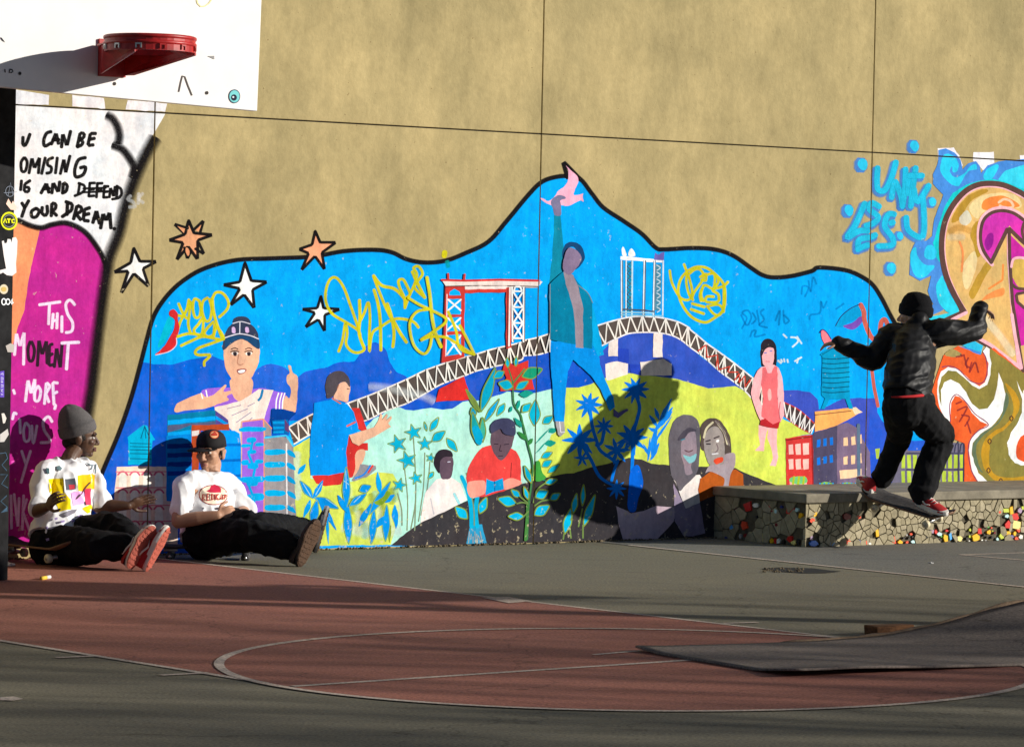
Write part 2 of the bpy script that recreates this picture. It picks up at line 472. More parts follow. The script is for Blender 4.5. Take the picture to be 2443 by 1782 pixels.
JZ = sum(wall_sz('n', p)[1] for p in ((100, 252), (700, 294), (1294, 320), (2087, 361)))/4
WTOP = JZ + 2.45
wall = thing('concrete_wall', 'tall tan concrete wall in joined panels covered with a bright street mural', 'wall', wall_pt(4, 0))
GAP = .008
for i in range(len(SEDGE)-1):
    for z0, z1 in ((0, JZ), (JZ, WTOP)):
        s0, s1 = SEDGE[i]+GAP/2, SEDGE[i+1]-GAP/2
        za, zb = z0 + (GAP/2 if z0 else -.05), z1 - (GAP/2 if z1 < WTOP else 0)
        bm = bmesh.new()
        box(bm, wall_pt((s0+s1)/2, (za+zb)/2, -.10), WD, WN, ZA, s1-s0, .20, zb-za, bev=.004)
        bm_obj('wall_panel', bm, M_WALL, wall)
bm = bmesh.new()
box(bm, wall_pt((SEDGE[0]+SEDGE[-1])/2, WTOP/2-.02, -.166), WD, WN, ZA, SEDGE[-1]-SEDGE[0]-.01, .30, WTOP-.01)
bm_obj('wall_core', bm, M_JOINT, wall)

# ------------------------------------------------------------------ mosaic ledge
LEDGE_P = .98
LC = G('n', 1921, 1306)                                 # near corner on the ground
LS0 = (LC-WA).dot(WD); LP = (LC-WA).dot(WN); LH = .36; CT = .062
LS1 = LS0 + 5.2
M_MORTAR = mat('ledge_mortar', (.115, .098, .064), rough=.95, var=.25, scale=30, bump=.5)
M_COPE = mat('ledge_coping', (.235, .205, .150), rough=.85, var=.3, scale=7, bump=.25, stretch=(1, 1, 1))
M_CFRONT = mat('coping_edge', (.33, .31, .26), rough=.9, var=.25, scale=22, bump=.5)
STONES = [mat('stone_%d' % i, c, rough=.9, var=.2, scale=25, bump=.35) for i, c in enumerate(((.345, .298, .19), (.375, .325, .21), (.315, .27, .172), (.40, .345, .23), (.29, .25, .16)))]
ledge = thing('mosaic_ledge', 'low concrete skate ledge with broken-tile mosaic sides against the mural wall', 'ledge', wall_pt(LS0, 0, LP))
def lpt(s, p, z): return wall_pt(s, z, p)
bm = bmesh.new(); box(bm, lpt((LS0+LS1)/2, LP/2-.008+.004, (LH-CT)/2), WD, WN, ZA, LS1-LS0-.024, LP-.024, LH-CT-.001)
bm_obj('core', bm, M_MORTAR, ledge)
bm = bmesh.new(); box(bm, lpt((LS0+LS1)/2-.01, LP/2+.016, LH-CT/2), WD, WN, ZA, LS1-LS0+.03, LP+.026, CT, bev=.008)
for f in bm.faces: f.material_index = 1 if f.normal.dot(WN) > .6 or f.normal.dot(-WD) > .6 else 0
bm_obj('coping', bm, [M_COPE, M_CFRONT], ledge)
def clip(poly, a, b, c):
    out = []
    for i in range(len(poly)):
        p, q = poly[i], poly[(i+1) % len(poly)]
        dp, dq = a*p[0]+b*p[1]-c, a*q[0]+b*q[1]-c
        if dp <= 0: out.append(p)
        if dp*dq < 0:
            t = dp/(dp-dq); out.append((p[0]+(q[0]-p[0])*t, p[1]+(q[1]-p[1])*t))
    return out
def cells(seeds, w, h, gap):
    res = []
    for i, (x, y) in enumerate(seeds):
        poly = [(max(0, x-.2), 0), (min(w, x+.2), 0), (min(w, x+.2), h), (max(0, x-.2), h)]
        for j, (u, v) in enumerate(seeds):
            if i == j or abs(u-x) > .25 or abs(v-y) > .25: continue
            a, b = u-x, v-y; l = math.hypot(a, b)
            poly = clip(poly, a/l, b/l, (a*(x+u)/2+b*(y+v)/2)/l - gap/2)
            if len(poly) < 3: break
        if len(poly) >= 3: res.append((i, poly))
    return res
def piece(name, poly3, n, t, m, parent):
    bm = bmesh.new()
    c = sum(poly3, Vector())/len(poly3)
    base = [bm.verts.new(p) for p in poly3]
    top = [bm.verts.new(c + (p-c)*.955 + n*t) for p in poly3]
    k = len(poly3)
    bm.faces.new(top)
    for i in range(k): bm.faces.new((base[i], base[(i+1) % k], top[(i+1) % k], top[i]))
    bmesh.ops.recalc_face_normals(bm, faces=bm.faces)
    return bm_obj(name, bm, m, parent)
TC = {'r': (214, 40, 30), 'o': (236, 80, 44), 'y': (242, 182, 16), 'g': (196, 204, 66), 'b': (40, 120, 214), 'n': (40, 56, 128),
      'w': (238, 232, 214), 'a': (196, 230, 222), 'c': (250, 222, 130), 'p': (166, 140, 160), 'k': (40, 36, 34), 'l': (84, 170, 232),
      'd': (120, 24, 24), 's': (170, 165, 160), 'e': (90, 180, 70), 'v': (110, 100, 150)}
TMAT = {k: mat('glazed_tile_' + k, alb(c), rough=.28, spec=.5, var=.1, scale=18) for k, c in TC.items()}
NAMES = {}
# coloured tiles: (x, y, w, h, colour, shape) in zoom pixels
T1 = [(470, 505, 110, 150, 'r', 4), (580, 480, 90, 80, 'w', 7), (330, 540, 60, 60, 'd', 5), (780, 495, 60, 50, 'r', 5), (850, 560, 40, 80, 'a', 4),
      (1045, 550, 150, 150, 'r', 5), (1185, 620, 70, 100, 'y', 5), (1135, 545, 50, 70, 'a', 5), (250, 775, 75, 75, 'l', 6), (425, 755, 110, 140, 'o', 5),
      (470, 890, 130, 90, 'd', 6), (370, 900, 50, 80, 's', 5), (690, 905, 75, 180, 'c', 4), (740, 950, 40, 90, 'a', 5), (795, 965, 60, 90, 'y', 5),
      (845, 960, 35, 90, 'r', 4), (885, 970, 50, 90, 'w', 5), (1040, 935, 95, 110, 'r', 5), (1090, 985, 80, 80, 'c', 5), (860, 745, 45, 60, 'd', 5),
      (925, 505, 45, 50, 'n', 5), (1150, 980, 60, 90, 'k', 5), (950, 975, 60, 80, 'k', 5), (180, 930, 60, 60, 'n', 6), (700, 830, 50, 40, 'd', 5), (590, 640, 25, 50, 'k', 5), (800, 560, 40, 40, 'd', 5)]
T2 = [(1390, 600, 60, 90, 'y', 4), (1350, 690, 85, 75, 'o', 6), (1340, 925, 45, 75, 'p', 5), (1375, 1005, 140, 100, 'b', 8), (1620, 1010, 80, 90, 'l', 4),
      (1835, 965, 95, 95, 'o', 5), (1980, 975, 75, 70, 'n', 5), (2065, 985, 80, 70, 'o', 3), (2125, 1005, 50, 50, 'w', 6), (1970, 645, 90, 60, 'o', 6), (1820, 640, 130, 120, 'd', 6), (2225, 855, 55, 120, 'y', 4)]
T3 = [(485, 980, 65, 140, 'o', 3), (565, 1000, 85, 95, 'y', 5), (660, 1005, 45, 60, 'o', 5), (740, 1000, 75, 75, 'a', 6), (715, 885, 45, 45, 'o', 5),
      (1005, 840, 60, 90, 'p', 5), (1055, 855, 45, 70, 'r', 5), (1105, 885, 80, 70, 'a', 5), (1190, 940, 75, 145, 'y', 5), (1255, 915, 40, 120, 'l', 4), (1205, 840, 50, 45, 'r', 6),
      (1380, 950, 100, 90, 'c', 6), (1525, 830, 35, 50, 'g', 5), (1605, 940, 115, 150, 'y', 6), (1660, 845, 65, 100, 'r', 4), (1785, 855, 75, 75, 'y', 6), (1775, 790, 35, 30, 'e', 5),
      (1520, 920, 25, 50, 'g', 4), (1935, 585, 40, 45, 'o', 5), (2020, 560, 95, 75, 'g', 4), (2095, 560, 60, 130, 'y', 4), (2030, 640, 70, 60, 'a', 5), (2145, 645, 130, 140, 'r', 5),
      (2165, 760, 125, 160, 'c', 4), (2045, 755, 100, 140, 'r', 5), (2195, 830, 60, 80, 'o', 5), (1960, 915, 95, 95, 'g', 5), (2050, 880, 85, 90, 'y', 5), (2140, 880, 50, 70, 'y', 5),
      (2100, 920, 60, 60, 'v', 5), (2030, 965, 55, 55, 'r', 6), (2165, 955, 70, 80, 'o', 5), (2225, 925, 70, 80, 'w', 5), (2210, 565, 70, 100, 'p', 6), (2250, 530, 40, 60, 'g', 4),
      (1900, 960, 45, 70, 'a', 5), (970, 900, 45, 45, 's', 5), (930, 920, 35, 40, 'k', 4), (945, 965, 30, 35, 'k', 4), (1000, 975, 35, 40, 'k', 4), (1075, 950, 40, 40, 'k', 4), (1120, 965, 40, 40, 'k', 4), (1040, 1005, 35, 35, 'a', 5),
      (1300, 885, 30, 45, 'k', 4), (1130, 920, 30, 30, 'e', 5), (1010, 1010, 30, 25, 'e', 5), (945, 1005, 30, 30, 'c', 5), (735, 925, 35, 35, 'k', 4), (690, 940, 35, 35, 'k', 4), (620, 940, 40, 35, 'k', 4), (775, 905, 30, 40, 'k', 4), (655, 900, 30, 30, 's', 4),
      (1720, 900, 30, 40, 'k', 4), (1760, 930, 30, 30, 'k', 4), (1830, 930, 40, 50, 'k', 5), (1865, 870, 30, 40, 'd', 5), (1740, 975, 30, 30, 's', 4), (1690, 970, 30, 30, 'w', 5), (1790, 990, 30, 30, 'k', 4), (1480, 950, 30, 50, 'k', 4),
      (1820, 800, 25, 30, 'o', 5), (1835, 845, 20, 25, 'g', 5), (1515, 980, 30, 25, 'w', 5), (1640, 650, 25, 25, 'k', 5), (1800, 525, 30, 40, 'b', 5), (1260, 560, 75, 70, 'c', 5)]
def front_sz(k, x, y):
    X, Y = px(k, (x, y)); v = on_plane(X, Y, WA+WN*LP, WN)-WA; return v.dot(WD)-LS0, v.z
def end_sz(k, x, y):
    X, Y = px(k, (x, y)); v = on_plane(X, Y, WA+WD*LS0, WD)-WA; return v.dot(WN), v.z
def blob(cx, cy, w, h, n, rnd):
    a0 = rnd.uniform(0, 6.28) if n > 4 else math.pi/4+rnd.uniform(-.25, .25)
    q = []
    for i in range(n):
        a = a0 + 2*math.pi*i/n + rnd.uniform(-.28, .28); r = rnd.uniform(.85, 1.12)*(1.2 if n <= 4 else 1.0)
        q.append((cx + math.cos(a)*w/2*r, cy + math.sin(a)*h/2*r))
    return q
rnd = random.Random(3)
FSEED = []; ESEED = []; FT = []; ET = []
for tl, k in ((T2, 'e1'), (T3, 'e2')):
    for (x, y, w, h, c, n) in tl:
        q = [front_sz(k, *p) for p in blob(x, y, w*.92, h*.92, n, rnd)]
        q = [(min(LS1-LS0, max(.012, a)), min(LH-CT-.006, max(.006, b))) for a, b in q]
        FT.append((q, c))
for (x, y, w, h, c, n) in T1:
    q = [end_sz('e1', *p) for p in blob(x, y, w*.95, h*.92, n, rnd)]
    q = [(min(LP-.012, max(.01, a)), min(LH-CT-.006, max(.006, b))) for a, b in q]
    ET.append((q, c))
for q, c in FT:
    o = piece('mosaic_tile', [lpt(LS0+a, LP-.012, b) for a, b in q], WN, .0125, TMAT[c], ledge)
for q, c in ET:
    o = piece('mosaic_tile', [lpt(LS0+.012, a, b) for a, b in q], -WD, .0125, TMAT[c], ledge)
# broken grey-tan stones between the tiles
def stones(w, h, place, nrm, tiles, step, seedv, wide):
    rr = random.Random(seedv); seeds = []; y = step*.5
    row = 0
    while y < h:
        x = rr.uniform(0, step); 
        while x < w:
            seeds.append((x + rr.uniform(-.62, .62)*step, min(h-.006, max(.006, y + rr.uniform(-.55, .55)*step)))); x += step*wide
        y += step; row += 1
    n = 0
    for i, poly in cells(seeds, w, h, .0045):
        x, y = seeds[i]
        poly = [(a, min(h-.002, max(.002, b))) for a, b in poly]
        bad = False
        for q, c in tiles:
            x0, x1 = min(a for a, b in q), max(a for a, b in q); y0, y1 = min(b for a, b in q), max(b for a, b in q)
            mx, my = (x0+x1)/2, (y0+y1)/2
            if abs(x-mx) < (x1-x0)/2+step*.05 and abs(y-my) < (y1-y0)/2+step*.05: bad = True; break
        if bad or rr.random() < .04: continue
        piece('stone_chip', [place(a, b) for a, b in poly], nrm, rr.uniform(.004, .010), rr.choice(STONES), ledge); n += 1
    return n
VIS = 2.35                                                # length of the front that can be seen
_n = stones(VIS, LH-CT, lambda a, b: lpt(LS0+a, LP-.0052, b), WN, FT, .047, 5, 1.15)
_n += stones(LP, LH-CT, lambda a, b: lpt(LS0+.0052, a, b), -WD, ET, .075, 9, 1.2)
print('stone chips', _n)

# ------------------------------------------------------------------ basketball goal
M_BOARD = mat('white_board', (.80, .79, .77), rough=.55, var=.05, scale=5, col2=(.84, .81, .79))
M_RIM = mat('red_rim', (.36, .012, .012), rough=.42, spec=.4, var=.3, scale=20)
M_POST = mat('black_post', (.018, .018, .019), rough=.9, spec=.06, var=.35, scale=14)
M_STEEL = mat('dull_steel', (.55, .54, .52), rough=.4, metal=.8)
M_BLACK = mat('black_marker', (.02, .02, .022), rough=.6)
ND = LD.copy(); ND.normalize()                            # the board faces down the lane
BD = Vector((-ND.y, ND.x, 0)).normalized()
if BD.x < 0: BD = -BD
a_ = R(-4.0)
ND = Matrix.Rotation(a_, 3, 'Z') @ ND; BD = Matrix.Rotation(a_, 3, 'Z') @ BD
RC = CAM + ray(358, 98)*(18.55/ray(358, 98).y)            # centre of the ring
BZ = RC - ND*.40                                          # a point of the board's face
def bpt(k, x, y, out=0.0):
    X, Y = px(k, (x, y)); return on_plane(X, Y, BZ + ND*out, ND)
def make_goal():
    g = thing('basketball_goal', 'white steel backboard with red rim on a black stickered post', 'basketball hoop', (POST.x, POST.y, 0))
    # board, slightly turned in its plane
    corner = bpt('z1', 2135, 925)
    up = (bpt('z1', 2172, 0) - corner).normalized(); al = (corner - bpt('z1', 180, 742)).normalized()
    bm = bmesh.new()
    w_, h_ = 1.83, 1.12
    box(bm, corner - al*w_/2 + up*h_/2 - ND*.02, al, ND, up, w_, .04, h_, bev=.004)
    board = bm_obj('backboard', bm, M_BOARD, g)
    # ring: a tube over a band with net clips, two gusset plates, a back plate
    bm = bmesh.new(); n = 40
    for (r, hh, zz) in ((.236, .016, .012), (.236, .016, -.020)):
        pr = []
        for i in range(n):
            t = 2*math.pi*i/n; d = ND*math.cos(t)+BD*math.sin(t)
            pr.append([bm.verts.new(RC + d*(r+rr_*math.cos(q)) + ZA*(zz+rr_*math.sin(q))) for q in [2*math.pi*j/8 for j in range(8)] for rr_ in (.012,)])
        for i in range(n):
            for j in range(8):
                bm.faces.new((pr[i][j], pr[(i+1) % n][j], pr[(i+1) % n][(j+1) % 8], pr[i][(j+1) % 8]))
    ring = bm_obj('rim', bm, M_RIM, g, True)
    bm = bmesh.new(); pr = []
    for i in range(n):
        t = 2*math.pi*i/n; d = ND*math.cos(t)+BD*math.sin(t)
        pr.append([bm.verts.new(RC + d*a + ZA*b) for a, b in ((.241, .012), (.241, -.062), (.233, -.062), (.233, .012))])
    for i in range(n):
        for j in range(4): bm.faces.new((pr[i][j], pr[(i+1) % n][j], pr[(i+1) % n][(j+1) % 4], pr[i][(j+1) % 4]))
    bmesh.ops.recalc_face_normals(bm, faces=bm.faces)
    bm_obj('rim_band', bm, M_RIM, ring)
    for i in range(12):
        t = 2*math.pi*(i+.5)/12; d = ND*math.cos(t)+BD*math.sin(t); tn = -ND*math.sin(t)+BD*math.cos(t)
        bm = bmesh.new(); c = RC + ZA*-.042
        for (du, dz, su, sz) in ((0, .010, .034, .008), (-.013, -.002, .008, .02), (.013, -.002, .008, .02)):
            box(bm, c + d*.2445 + tn*du + ZA*dz, tn, d, ZA, su, .008, sz)
        bm_obj('net_clip', bm, M_STEEL if i in (9, 8, 10) else M_RIM, ring)
    bm = bmesh.new(); box(bm, RC - ND*.392 + ZA*-.075, BD, ND, ZA, .17, .012, .20, bev=.003)
    bm_obj('back_plate', bm, M_RIM, g)
    for s in (-1, 1):
        bm = bmesh.new()
        a = RC - ND*.386 + BD*.075*s; b2 = RC + BD*.236*s + ND*.0
        f_ = RC + ND*.16 + BD*.18*s
        poly = [a + ZA*-.01, a + ZA*-.165, RC - ND*.33 + BD*.095*s + ZA*-.165, f_ + ZA*-.075, f_ + ZA*-.06, b2 + ZA*-.06, RC - ND*.16 + BD*.19*s + ZA*-.02]
        prism(bm, poly, BD*s, .008)
        bm_obj('gusset', bm, M_RIM, g)
    bm = bmesh.new()
    q = [RC - ND*.384 - BD*.10 + ZA*-.006, RC - ND*.384 + BD*.10 + ZA*-.006, RC - ND*.15 + BD*.17 + ZA*-.006, RC - ND*.235 + ZA*-.006, RC - ND*.15 - BD*.17 + ZA*-.006]
    prism(bm, q, -ZA, .010); bm_obj('rim_plate', bm, M_RIM, g)
    # post and arms
    bm = bmesh.new()
    box(bm, Vector((POST.x, POST.y, 1.85)), PAX, PAY, ZA, PWD, PWD, 3.7, bev=.006)
    post = bm_obj('post', bm, M_POST, g)
    for zz in (2.95, 3.45):
        bm = bmesh.new()
        e = BZ - ND*.045; e = Vector((e.x, e.y, zz))
        e0 = Vector((POST.x, POST.y, zz-.12))
        tube(bm, [e0, e], [.045, .04], 8); bm_obj('arm', bm, M_POST, g, True)
    return g, post, board
# the post: nearest corner of its foot seen at the left edge of the photo
PWD = .16
foot = G('n', 3, 1387)
PAX = Vector((WD.x, WD.y, 0)); PAY = Vector((WN.x, WN.y, 0))
PAX = Matrix.Rotation(R(16), 3, 'Z') @ PAX; PAY = Matrix.Rotation(R(16), 3, 'Z') @ PAY
rgt = on_plane(*px('n', (19, 1380)), foot, PAY)
rgt = G('n', 19, 1384)
POST = rgt - PAX*PWD/2 - PAY*PWD/2
POST.z = 0
goal, post_o, board_o = make_goal()

# ================================================================== MURAL (paint on the wall)
BK = (22, 19, 21); SKY = (0, 160, 252); DB = (10, 84, 200); PU = (88, 78, 186); WH = (240, 236, 228); PK = (240, 188, 160)
YL = (206, 196, 26); AQ = (176, 228, 208); YG = (202, 214, 86); BR = (86, 74, 68); RD = (206, 48, 44); TE = (0, 150, 176); LB = (0, 166, 236)
TQ = (0, 178, 216)
# --- white and magenta panel at the left, behind the post
grp('slogan_panel')
fill('z1', (226, 220, 218), [(100, 740), (405, 790), (405, 872), (120, 868)], False)
fill('z1', (228, 222, 220), [(600, 790), (862, 815), (875, 905), (600, 885)], False)
fill('z1', (230, 224, 222), [(1060, 830), (1385, 862), (1370, 930), (1040, 910)], False)
fill('n', (232, 228, 224), [(5, 248), (395, 270), (376, 303), (352, 345), (330, 395), (300, 480), (280, 560), (250, 640), (0, 640)], False)
fill('n', (240, 146, 98), [(0, 528), (42, 532), (95, 545), (120, 570), (90, 720), (60, 790), (0, 830)], True)
fill('n', (190, 40, 138), [(95, 545), (130, 534), (165, 535), (205, 556), (235, 590), (250, 625), (252, 655), (245, 700), (236, 760), (228, 840), (222, 900), (213, 970), (200, 1040), (192, 1110), (188, 1200), (186, 1306), (10, 1306), (12, 1000), (20, 860), (40, 790), (58, 740), (66, 680), (78, 620), (90, 570)], False)
line('n', BK, 7, [(42, 525), (70, 538), (98, 544), (125, 536), (160, 533), (200, 552), (230, 588), (250, 625), (254, 650)], soft=5)
line('n', BK, 9, [(370, 330), (345, 375), (322, 425), (300, 490), (282, 560), (262, 610), (254, 650), (245, 710), (236, 780), (226, 860), (218, 930), (205, 1010), (196, 1080), (190, 1150)], soft=16)
line('z1', BK, 7, [(885, 960), (935, 990), (975, 1060), (990, 1130), (980, 1190)], soft=10)
line('z1', BK, 8, [(935, 1210), (1010, 1240), (1070, 1310), (1110, 1390), (1100, 1470)], soft=9)
grp('black_slogan_lettering')
def st(k, c, w, *segs, soft=1.5, sm=False):
    for s_ in segs: line(k, c, w, s_, sm, soft=soft)
LK = (20, 17, 17)
st('z1', LK, 6.8, [(190, 1140), (188, 1200), (205, 1215), (225, 1180), (248, 1115)])
st('z1', LK, 6.8, [(425, 1095), (385, 1110), (362, 1170), (372, 1215), (420, 1190)], sm=True)
st('z1', LK, 6.8, [(425, 1200), (465, 1105), (485, 1195)], [(435, 1165), (490, 1160)])
st('z1', LK, 6.8, [(510, 1225), (520, 1110), (555, 1215), (585, 1090)])
st('z1', LK, 6.8, [(640, 1220), (665, 1105), (700, 1110), (695, 1145), (655, 1160), (690, 1175), (680, 1205), (640, 1222)])
st('z1', LK, 6.8, [(795, 1110), (750, 1110), (728, 1210), (775, 1205)], [(740, 1160), (785, 1150)])
st('z1', LK, 6, [(200, 1310), (175, 1350), (180, 1420), (210, 1420), (225, 1350), (205, 1310)], sm=True)
st('z1', LK, 6, [(240, 1440), (265, 1310), (285, 1400), (330, 1305), (318, 1440)], [(375, 1310), (345, 1445)])
st('z1', LK, 6, [(440, 1310), (400, 1330), (395, 1370), (425, 1390), (420, 1430), (385, 1440)], [(475, 1310), (460, 1440)], sm=True)
st('z1', LK, 6, [(500, 1445), (530, 1320), (545, 1440), (580, 1295)])
st('z1', LK, 6.8, [(710, 1310), (650, 1330), (620, 1410), (630, 1470), (690, 1450), (710, 1390), (665, 1395)], sm=True)
st('z1', LK, 6, [(178, 1500), (170, 1580)], [(250, 1500), (205, 1530), (200, 1590), (235, 1595), (245, 1560), (220, 1555)])
st('z1', LK, 6.8, [(340, 1605), (385, 1520), (405, 1600)], [(355, 1570), (410, 1565)], [(430, 1605), (440, 1515), (485, 1600), (495, 1510)], [(520, 1600), (525, 1515), (560, 1540), (550, 1590), (515, 1605)])
st('z1', LK, 5.2, [(662, 1520), (648, 1610)], [(650, 1522), (700, 1540), (704, 1580), (672, 1606), (618, 1628)], [(745, 1518), (736, 1632)], [(742, 1522), (788, 1520)], [(738, 1575), (780, 1572)], [(736, 1630), (782, 1626)],
   [(808, 1520), (800, 1640)], [(806, 1524), (850, 1522)], [(802, 1580), (842, 1576)], [(866, 1545), (858, 1642)], [(864, 1548), (900, 1548)], [(860, 1595), (892, 1592)], [(858, 1640), (894, 1638)],
   [(908, 1640), (916, 1556), (944, 1636), (954, 1552)], [(974, 1545), (968, 1636)], [(966, 1545), (1006, 1570), (1010, 1615), (985, 1645), (930, 1655)])
st('z1', LK, 3.4, [(690, 1566), (880, 1560)], [(690, 1598), (960, 1586)])
st('z2', LK, 6.8, [(180, 120), (205, 160), (238, 100)], [(205, 160), (180, 235)])
st('z2', LK, 6.8, [(300, 165), (262, 190), (265, 235), (300, 235), (325, 190), (300, 165)], sm=True)
st('z2', LK, 6.8, [(350, 155), (345, 205), (375, 230), (395, 200), (390, 145)], [(425, 230), (430, 120), (465, 130), (460, 170), (430, 185), (470, 225)])
st('z2', LK, 7.2, [(560, 115), (555, 220)], [(545, 110), (600, 130), (595, 180), (515, 235)], [(610, 255), (640, 140), (680, 160), (670, 195), (630, 210), (670, 260)])
st('z2', LK, 7.2, [(745, 160), (700, 175), (690, 265), (735, 270)], [(695, 220), (740, 210)], [(770, 285), (800, 180), (825, 290)], [(775, 250), (820, 245)], [(835, 330), (855, 205), (880, 270), (910, 195), (920, 330)], [(945, 332), (952, 336)])
line('z2', (236, 232, 226), 5, [(1085, 60), (1060, 90), (1100, 110), (1120, 150), (1070, 155)], soft=3, a=.35)
line('z2', (236, 232, 226), 5, [(1150, 40), (1145, 130)], soft=3, a=.35); line('z2', (236, 232, 226), 5, [(1185, 40), (1150, 85), (1190, 120)], soft=3, a=.35)
grp('white_slogan_lettering')
LWt = (250, 214, 236)
st('z2', LWt, 5.4, [(325, 965), (500, 940)], [(410, 950), (402, 1125)], [(440, 1040), (430, 1160)], [(475, 1035), (470, 1160)], [(432, 1100), (475, 1090)], [(512, 1060), (512, 1190)])
st('z2', LWt, 5.4, [(620, 965), (580, 925), (545, 960), (560, 1040), (600, 1110), (595, 1180), (545, 1195)], sm=True)
st('z2', LWt, 5.4, [(120, 1380), (135, 1200), (165, 1310), (200, 1190), (195, 1460)])
st('z2', (48, 30, 40), 6, [(250, 1270), (232, 1330), (240, 1420), (270, 1425), (285, 1340), (262, 1270)], sm=True)
st('z2', (48, 30, 40), 6, [(310, 1470), (322, 1255), (350, 1380), (385, 1260), (390, 1450)], [(435, 1290), (410, 1300), (405, 1470), (440, 1460)], [(405, 1390), (435, 1370)], [(450, 1480), (470, 1320), (500, 1490), (515, 1290)])
st('z2', LWt, 6, [(510, 1282), (655, 1275)], [(565, 1290), (550, 1500)])
st('z3', LWt, 5.4, [(200, 190), (220, 20), (245, 130), (275, 10), (270, 150)], [(350, 210), (365, 40), (395, 70), (360, 130), (385, 195)], [(455, 45), (415, 40), (425, 220), (440, 215), (430, 250)], [(420, 130), (450, 115)])
st('z3', LWt, 5.4, [(300, 70), (275, 110), (275, 180), (305, 180), (320, 110), (300, 70)], [(410, 350), (380, 310), (340, 350), (350, 420), (390, 480), (385, 510), (320, 515)], sm=True)
st('z3', LWt, 5, [(105, 100), (115, 130)], [(130, 290), (110, 280), (98, 330)], [(155, 330), (160, 440)], [(200, 360), (185, 420), (195, 500), (230, 490), (235, 400), (205, 360)], [(250, 380), (262, 520), (290, 380)], sm=True)
st('z3', LWt, 5, [(170, 580), (205, 690), (240, 580)], [(205, 690), (165, 830)], [(85, 930), (90, 1190)], [(110, 920), (140, 1180), (150, 950)], [(185, 930), (175, 1200)], [(240, 1230), (180, 1060), (210, 960)])
fill('z3', (246, 90, 190), [(88, 660), (120, 655), (122, 680), (90, 690)], False)

# --- the large mural
grp('mural_background')
OUT = [(215, 1078), (228, 1040), (262, 960), (290, 880), (312, 800), (325, 750), (340, 700), (365, 660), (400, 625), (450, 595), (520, 576), (600, 572), (690, 568), (760, 556), (825, 553), (865, 558), (900, 574), (940, 581), (985, 577), (1030, 560), (1080, 535), (1120, 490), (1170, 430), (1200, 402), (1235, 391), (1262, 391), (1285, 398), (1310, 430), (1335, 460), (1380, 490), (1420, 518), (1450, 548), (1470, 552), (1530, 549), (1580, 552), (1620, 565), (1660, 592), (1685, 608), (1710, 614), (1750, 611), (1795, 600), (1812, 592), (1870, 598), (1905, 612), (1930, 630), (1950, 660), (1968, 695), (1990, 735), (2020, 800), (2050, 880), (2090, 960), (2128, 1020), (2134, 1100)]
fill('d', SKY, OUT + [(2134, 1180), (1800, 1188), (1350, 1192), (1000, 1204), (700, 1213), (300, 1231), (196, 1236)], False)
grp('mural_hills')
fill('d', (0, 92, 200), [(312, 800), (340, 806), (380, 806), (430, 793), (470, 788), (500, 800), (540, 830), (600, 860), (640, 880), (640, 960), (600, 1010), (600, 1216), (230, 1230), (200, 1150), (214, 1082), (228, 1040), (262, 960), (290, 880)], False, mot=.32)
fill('z5', (30, 96, 200), [(720, 1400), (740, 1280), (800, 1205), (900, 1170), (1000, 1190), (1060, 1230), (1110, 1300), (1150, 1400), (1150, 1640), (900, 1640)], True, mot=.32)
fill('z6', (8, 88, 194), [(-40, 1500), (0, 1400), (40, 1290), (110, 1235), (280, 1200), (400, 1155), (520, 1150), (570, 1100), (640, 1010), (700, 980), (760, 1000), (815, 1060), (850, 1160), (900, 1235), (980, 1275), (1030, 1300), (1300, 1300), (1300, 1640), (-60, 1660)], True, mot=.32)
fill('y2', (8, 80, 186), [(-250, 420), (-250, 250), (0, 200), (200, 140), (500, 70), (740, -40), (900, -80), (1250, -60), (1300, 60), (1320, 200), (1220, 260), (980, 290), (600, 320), (300, 360), (0, 440)], False, mot=.32)
fill('n', (44, 78, 178), [(1428, 850), (1470, 800), (1560, 790), (1620, 800), (1670, 850), (1740, 905), (1775, 925), (1720, 945), (1680, 930), (1600, 915), (1500, 910), (1440, 905)], False, mot=.32)
fill('y4', (58, 78, 178), [(1220, 270), (1330, 265), (1430, 285), (1490, 340), (1500, 420), (1700, 330), (1950, 330), (2000, 800), (1460, 800), (1460, 540), (1330, 470), (1220, 420)], False, mot=.32)
fill('d', (36, 82, 192), [(1925, 880), (1950, 930), (1990, 970), (2060, 1000), (2115, 1005), (2128, 1020), (2134, 1078), (1915, 1078)], False, mot=.32)
# pale aqua and yellow-green hills, dark foreground hill
fill('y1', AQ, [(165, 720), (300, 650), (600, 650), (740, 560), (800, 490), (860, 465), (930, 402), (1000, 400), (1050, 422), (1110, 427), (1250, 407), (1340, 420), (1420, 410), (1500, 357), (1560, 350), (1650, 352), (1790, 300), (1850, 280), (2060, 290), (2200, 255), (2300, 250), (2300, 900), (2200, 1100), (1900, 1150), (1520, 1160), (930, 1485), (180, 1490)], False)
fill('n', YG, [(1345, 925), (1380, 925), (1420, 912), (1450, 900), (1475, 893), (1500, 890), (1530, 895), (1545, 896), (1620, 905), (1665, 920), (1690, 926), (1725, 924), (1755, 921), (1775, 932), (1800, 955), (1850, 990), (1900, 1015), (1935, 1035), (1880, 1045), (1876, 1168), (1700, 1180), (1500, 1180), (1274, 1160), (1262, 1120), (1300, 1080), (1314, 1038), (1325, 1030)], False)
fill('y1', YG, [(165, 715), (295, 640), (300, 960), (620, 990), (820, 912), (950, 925), (990, 1000), (1000, 1260), (930, 1485), (175, 1492)], False)
line('y1', (222, 236, 214), 10, [(190, 760), (185, 900), (200, 1010), (190, 1120)], soft=8, a=.6)
line('y1', (222, 240, 226), 14, [(560, 1340), (700, 1380), (860, 1390), (1000, 1370)], soft=10, a=.5)
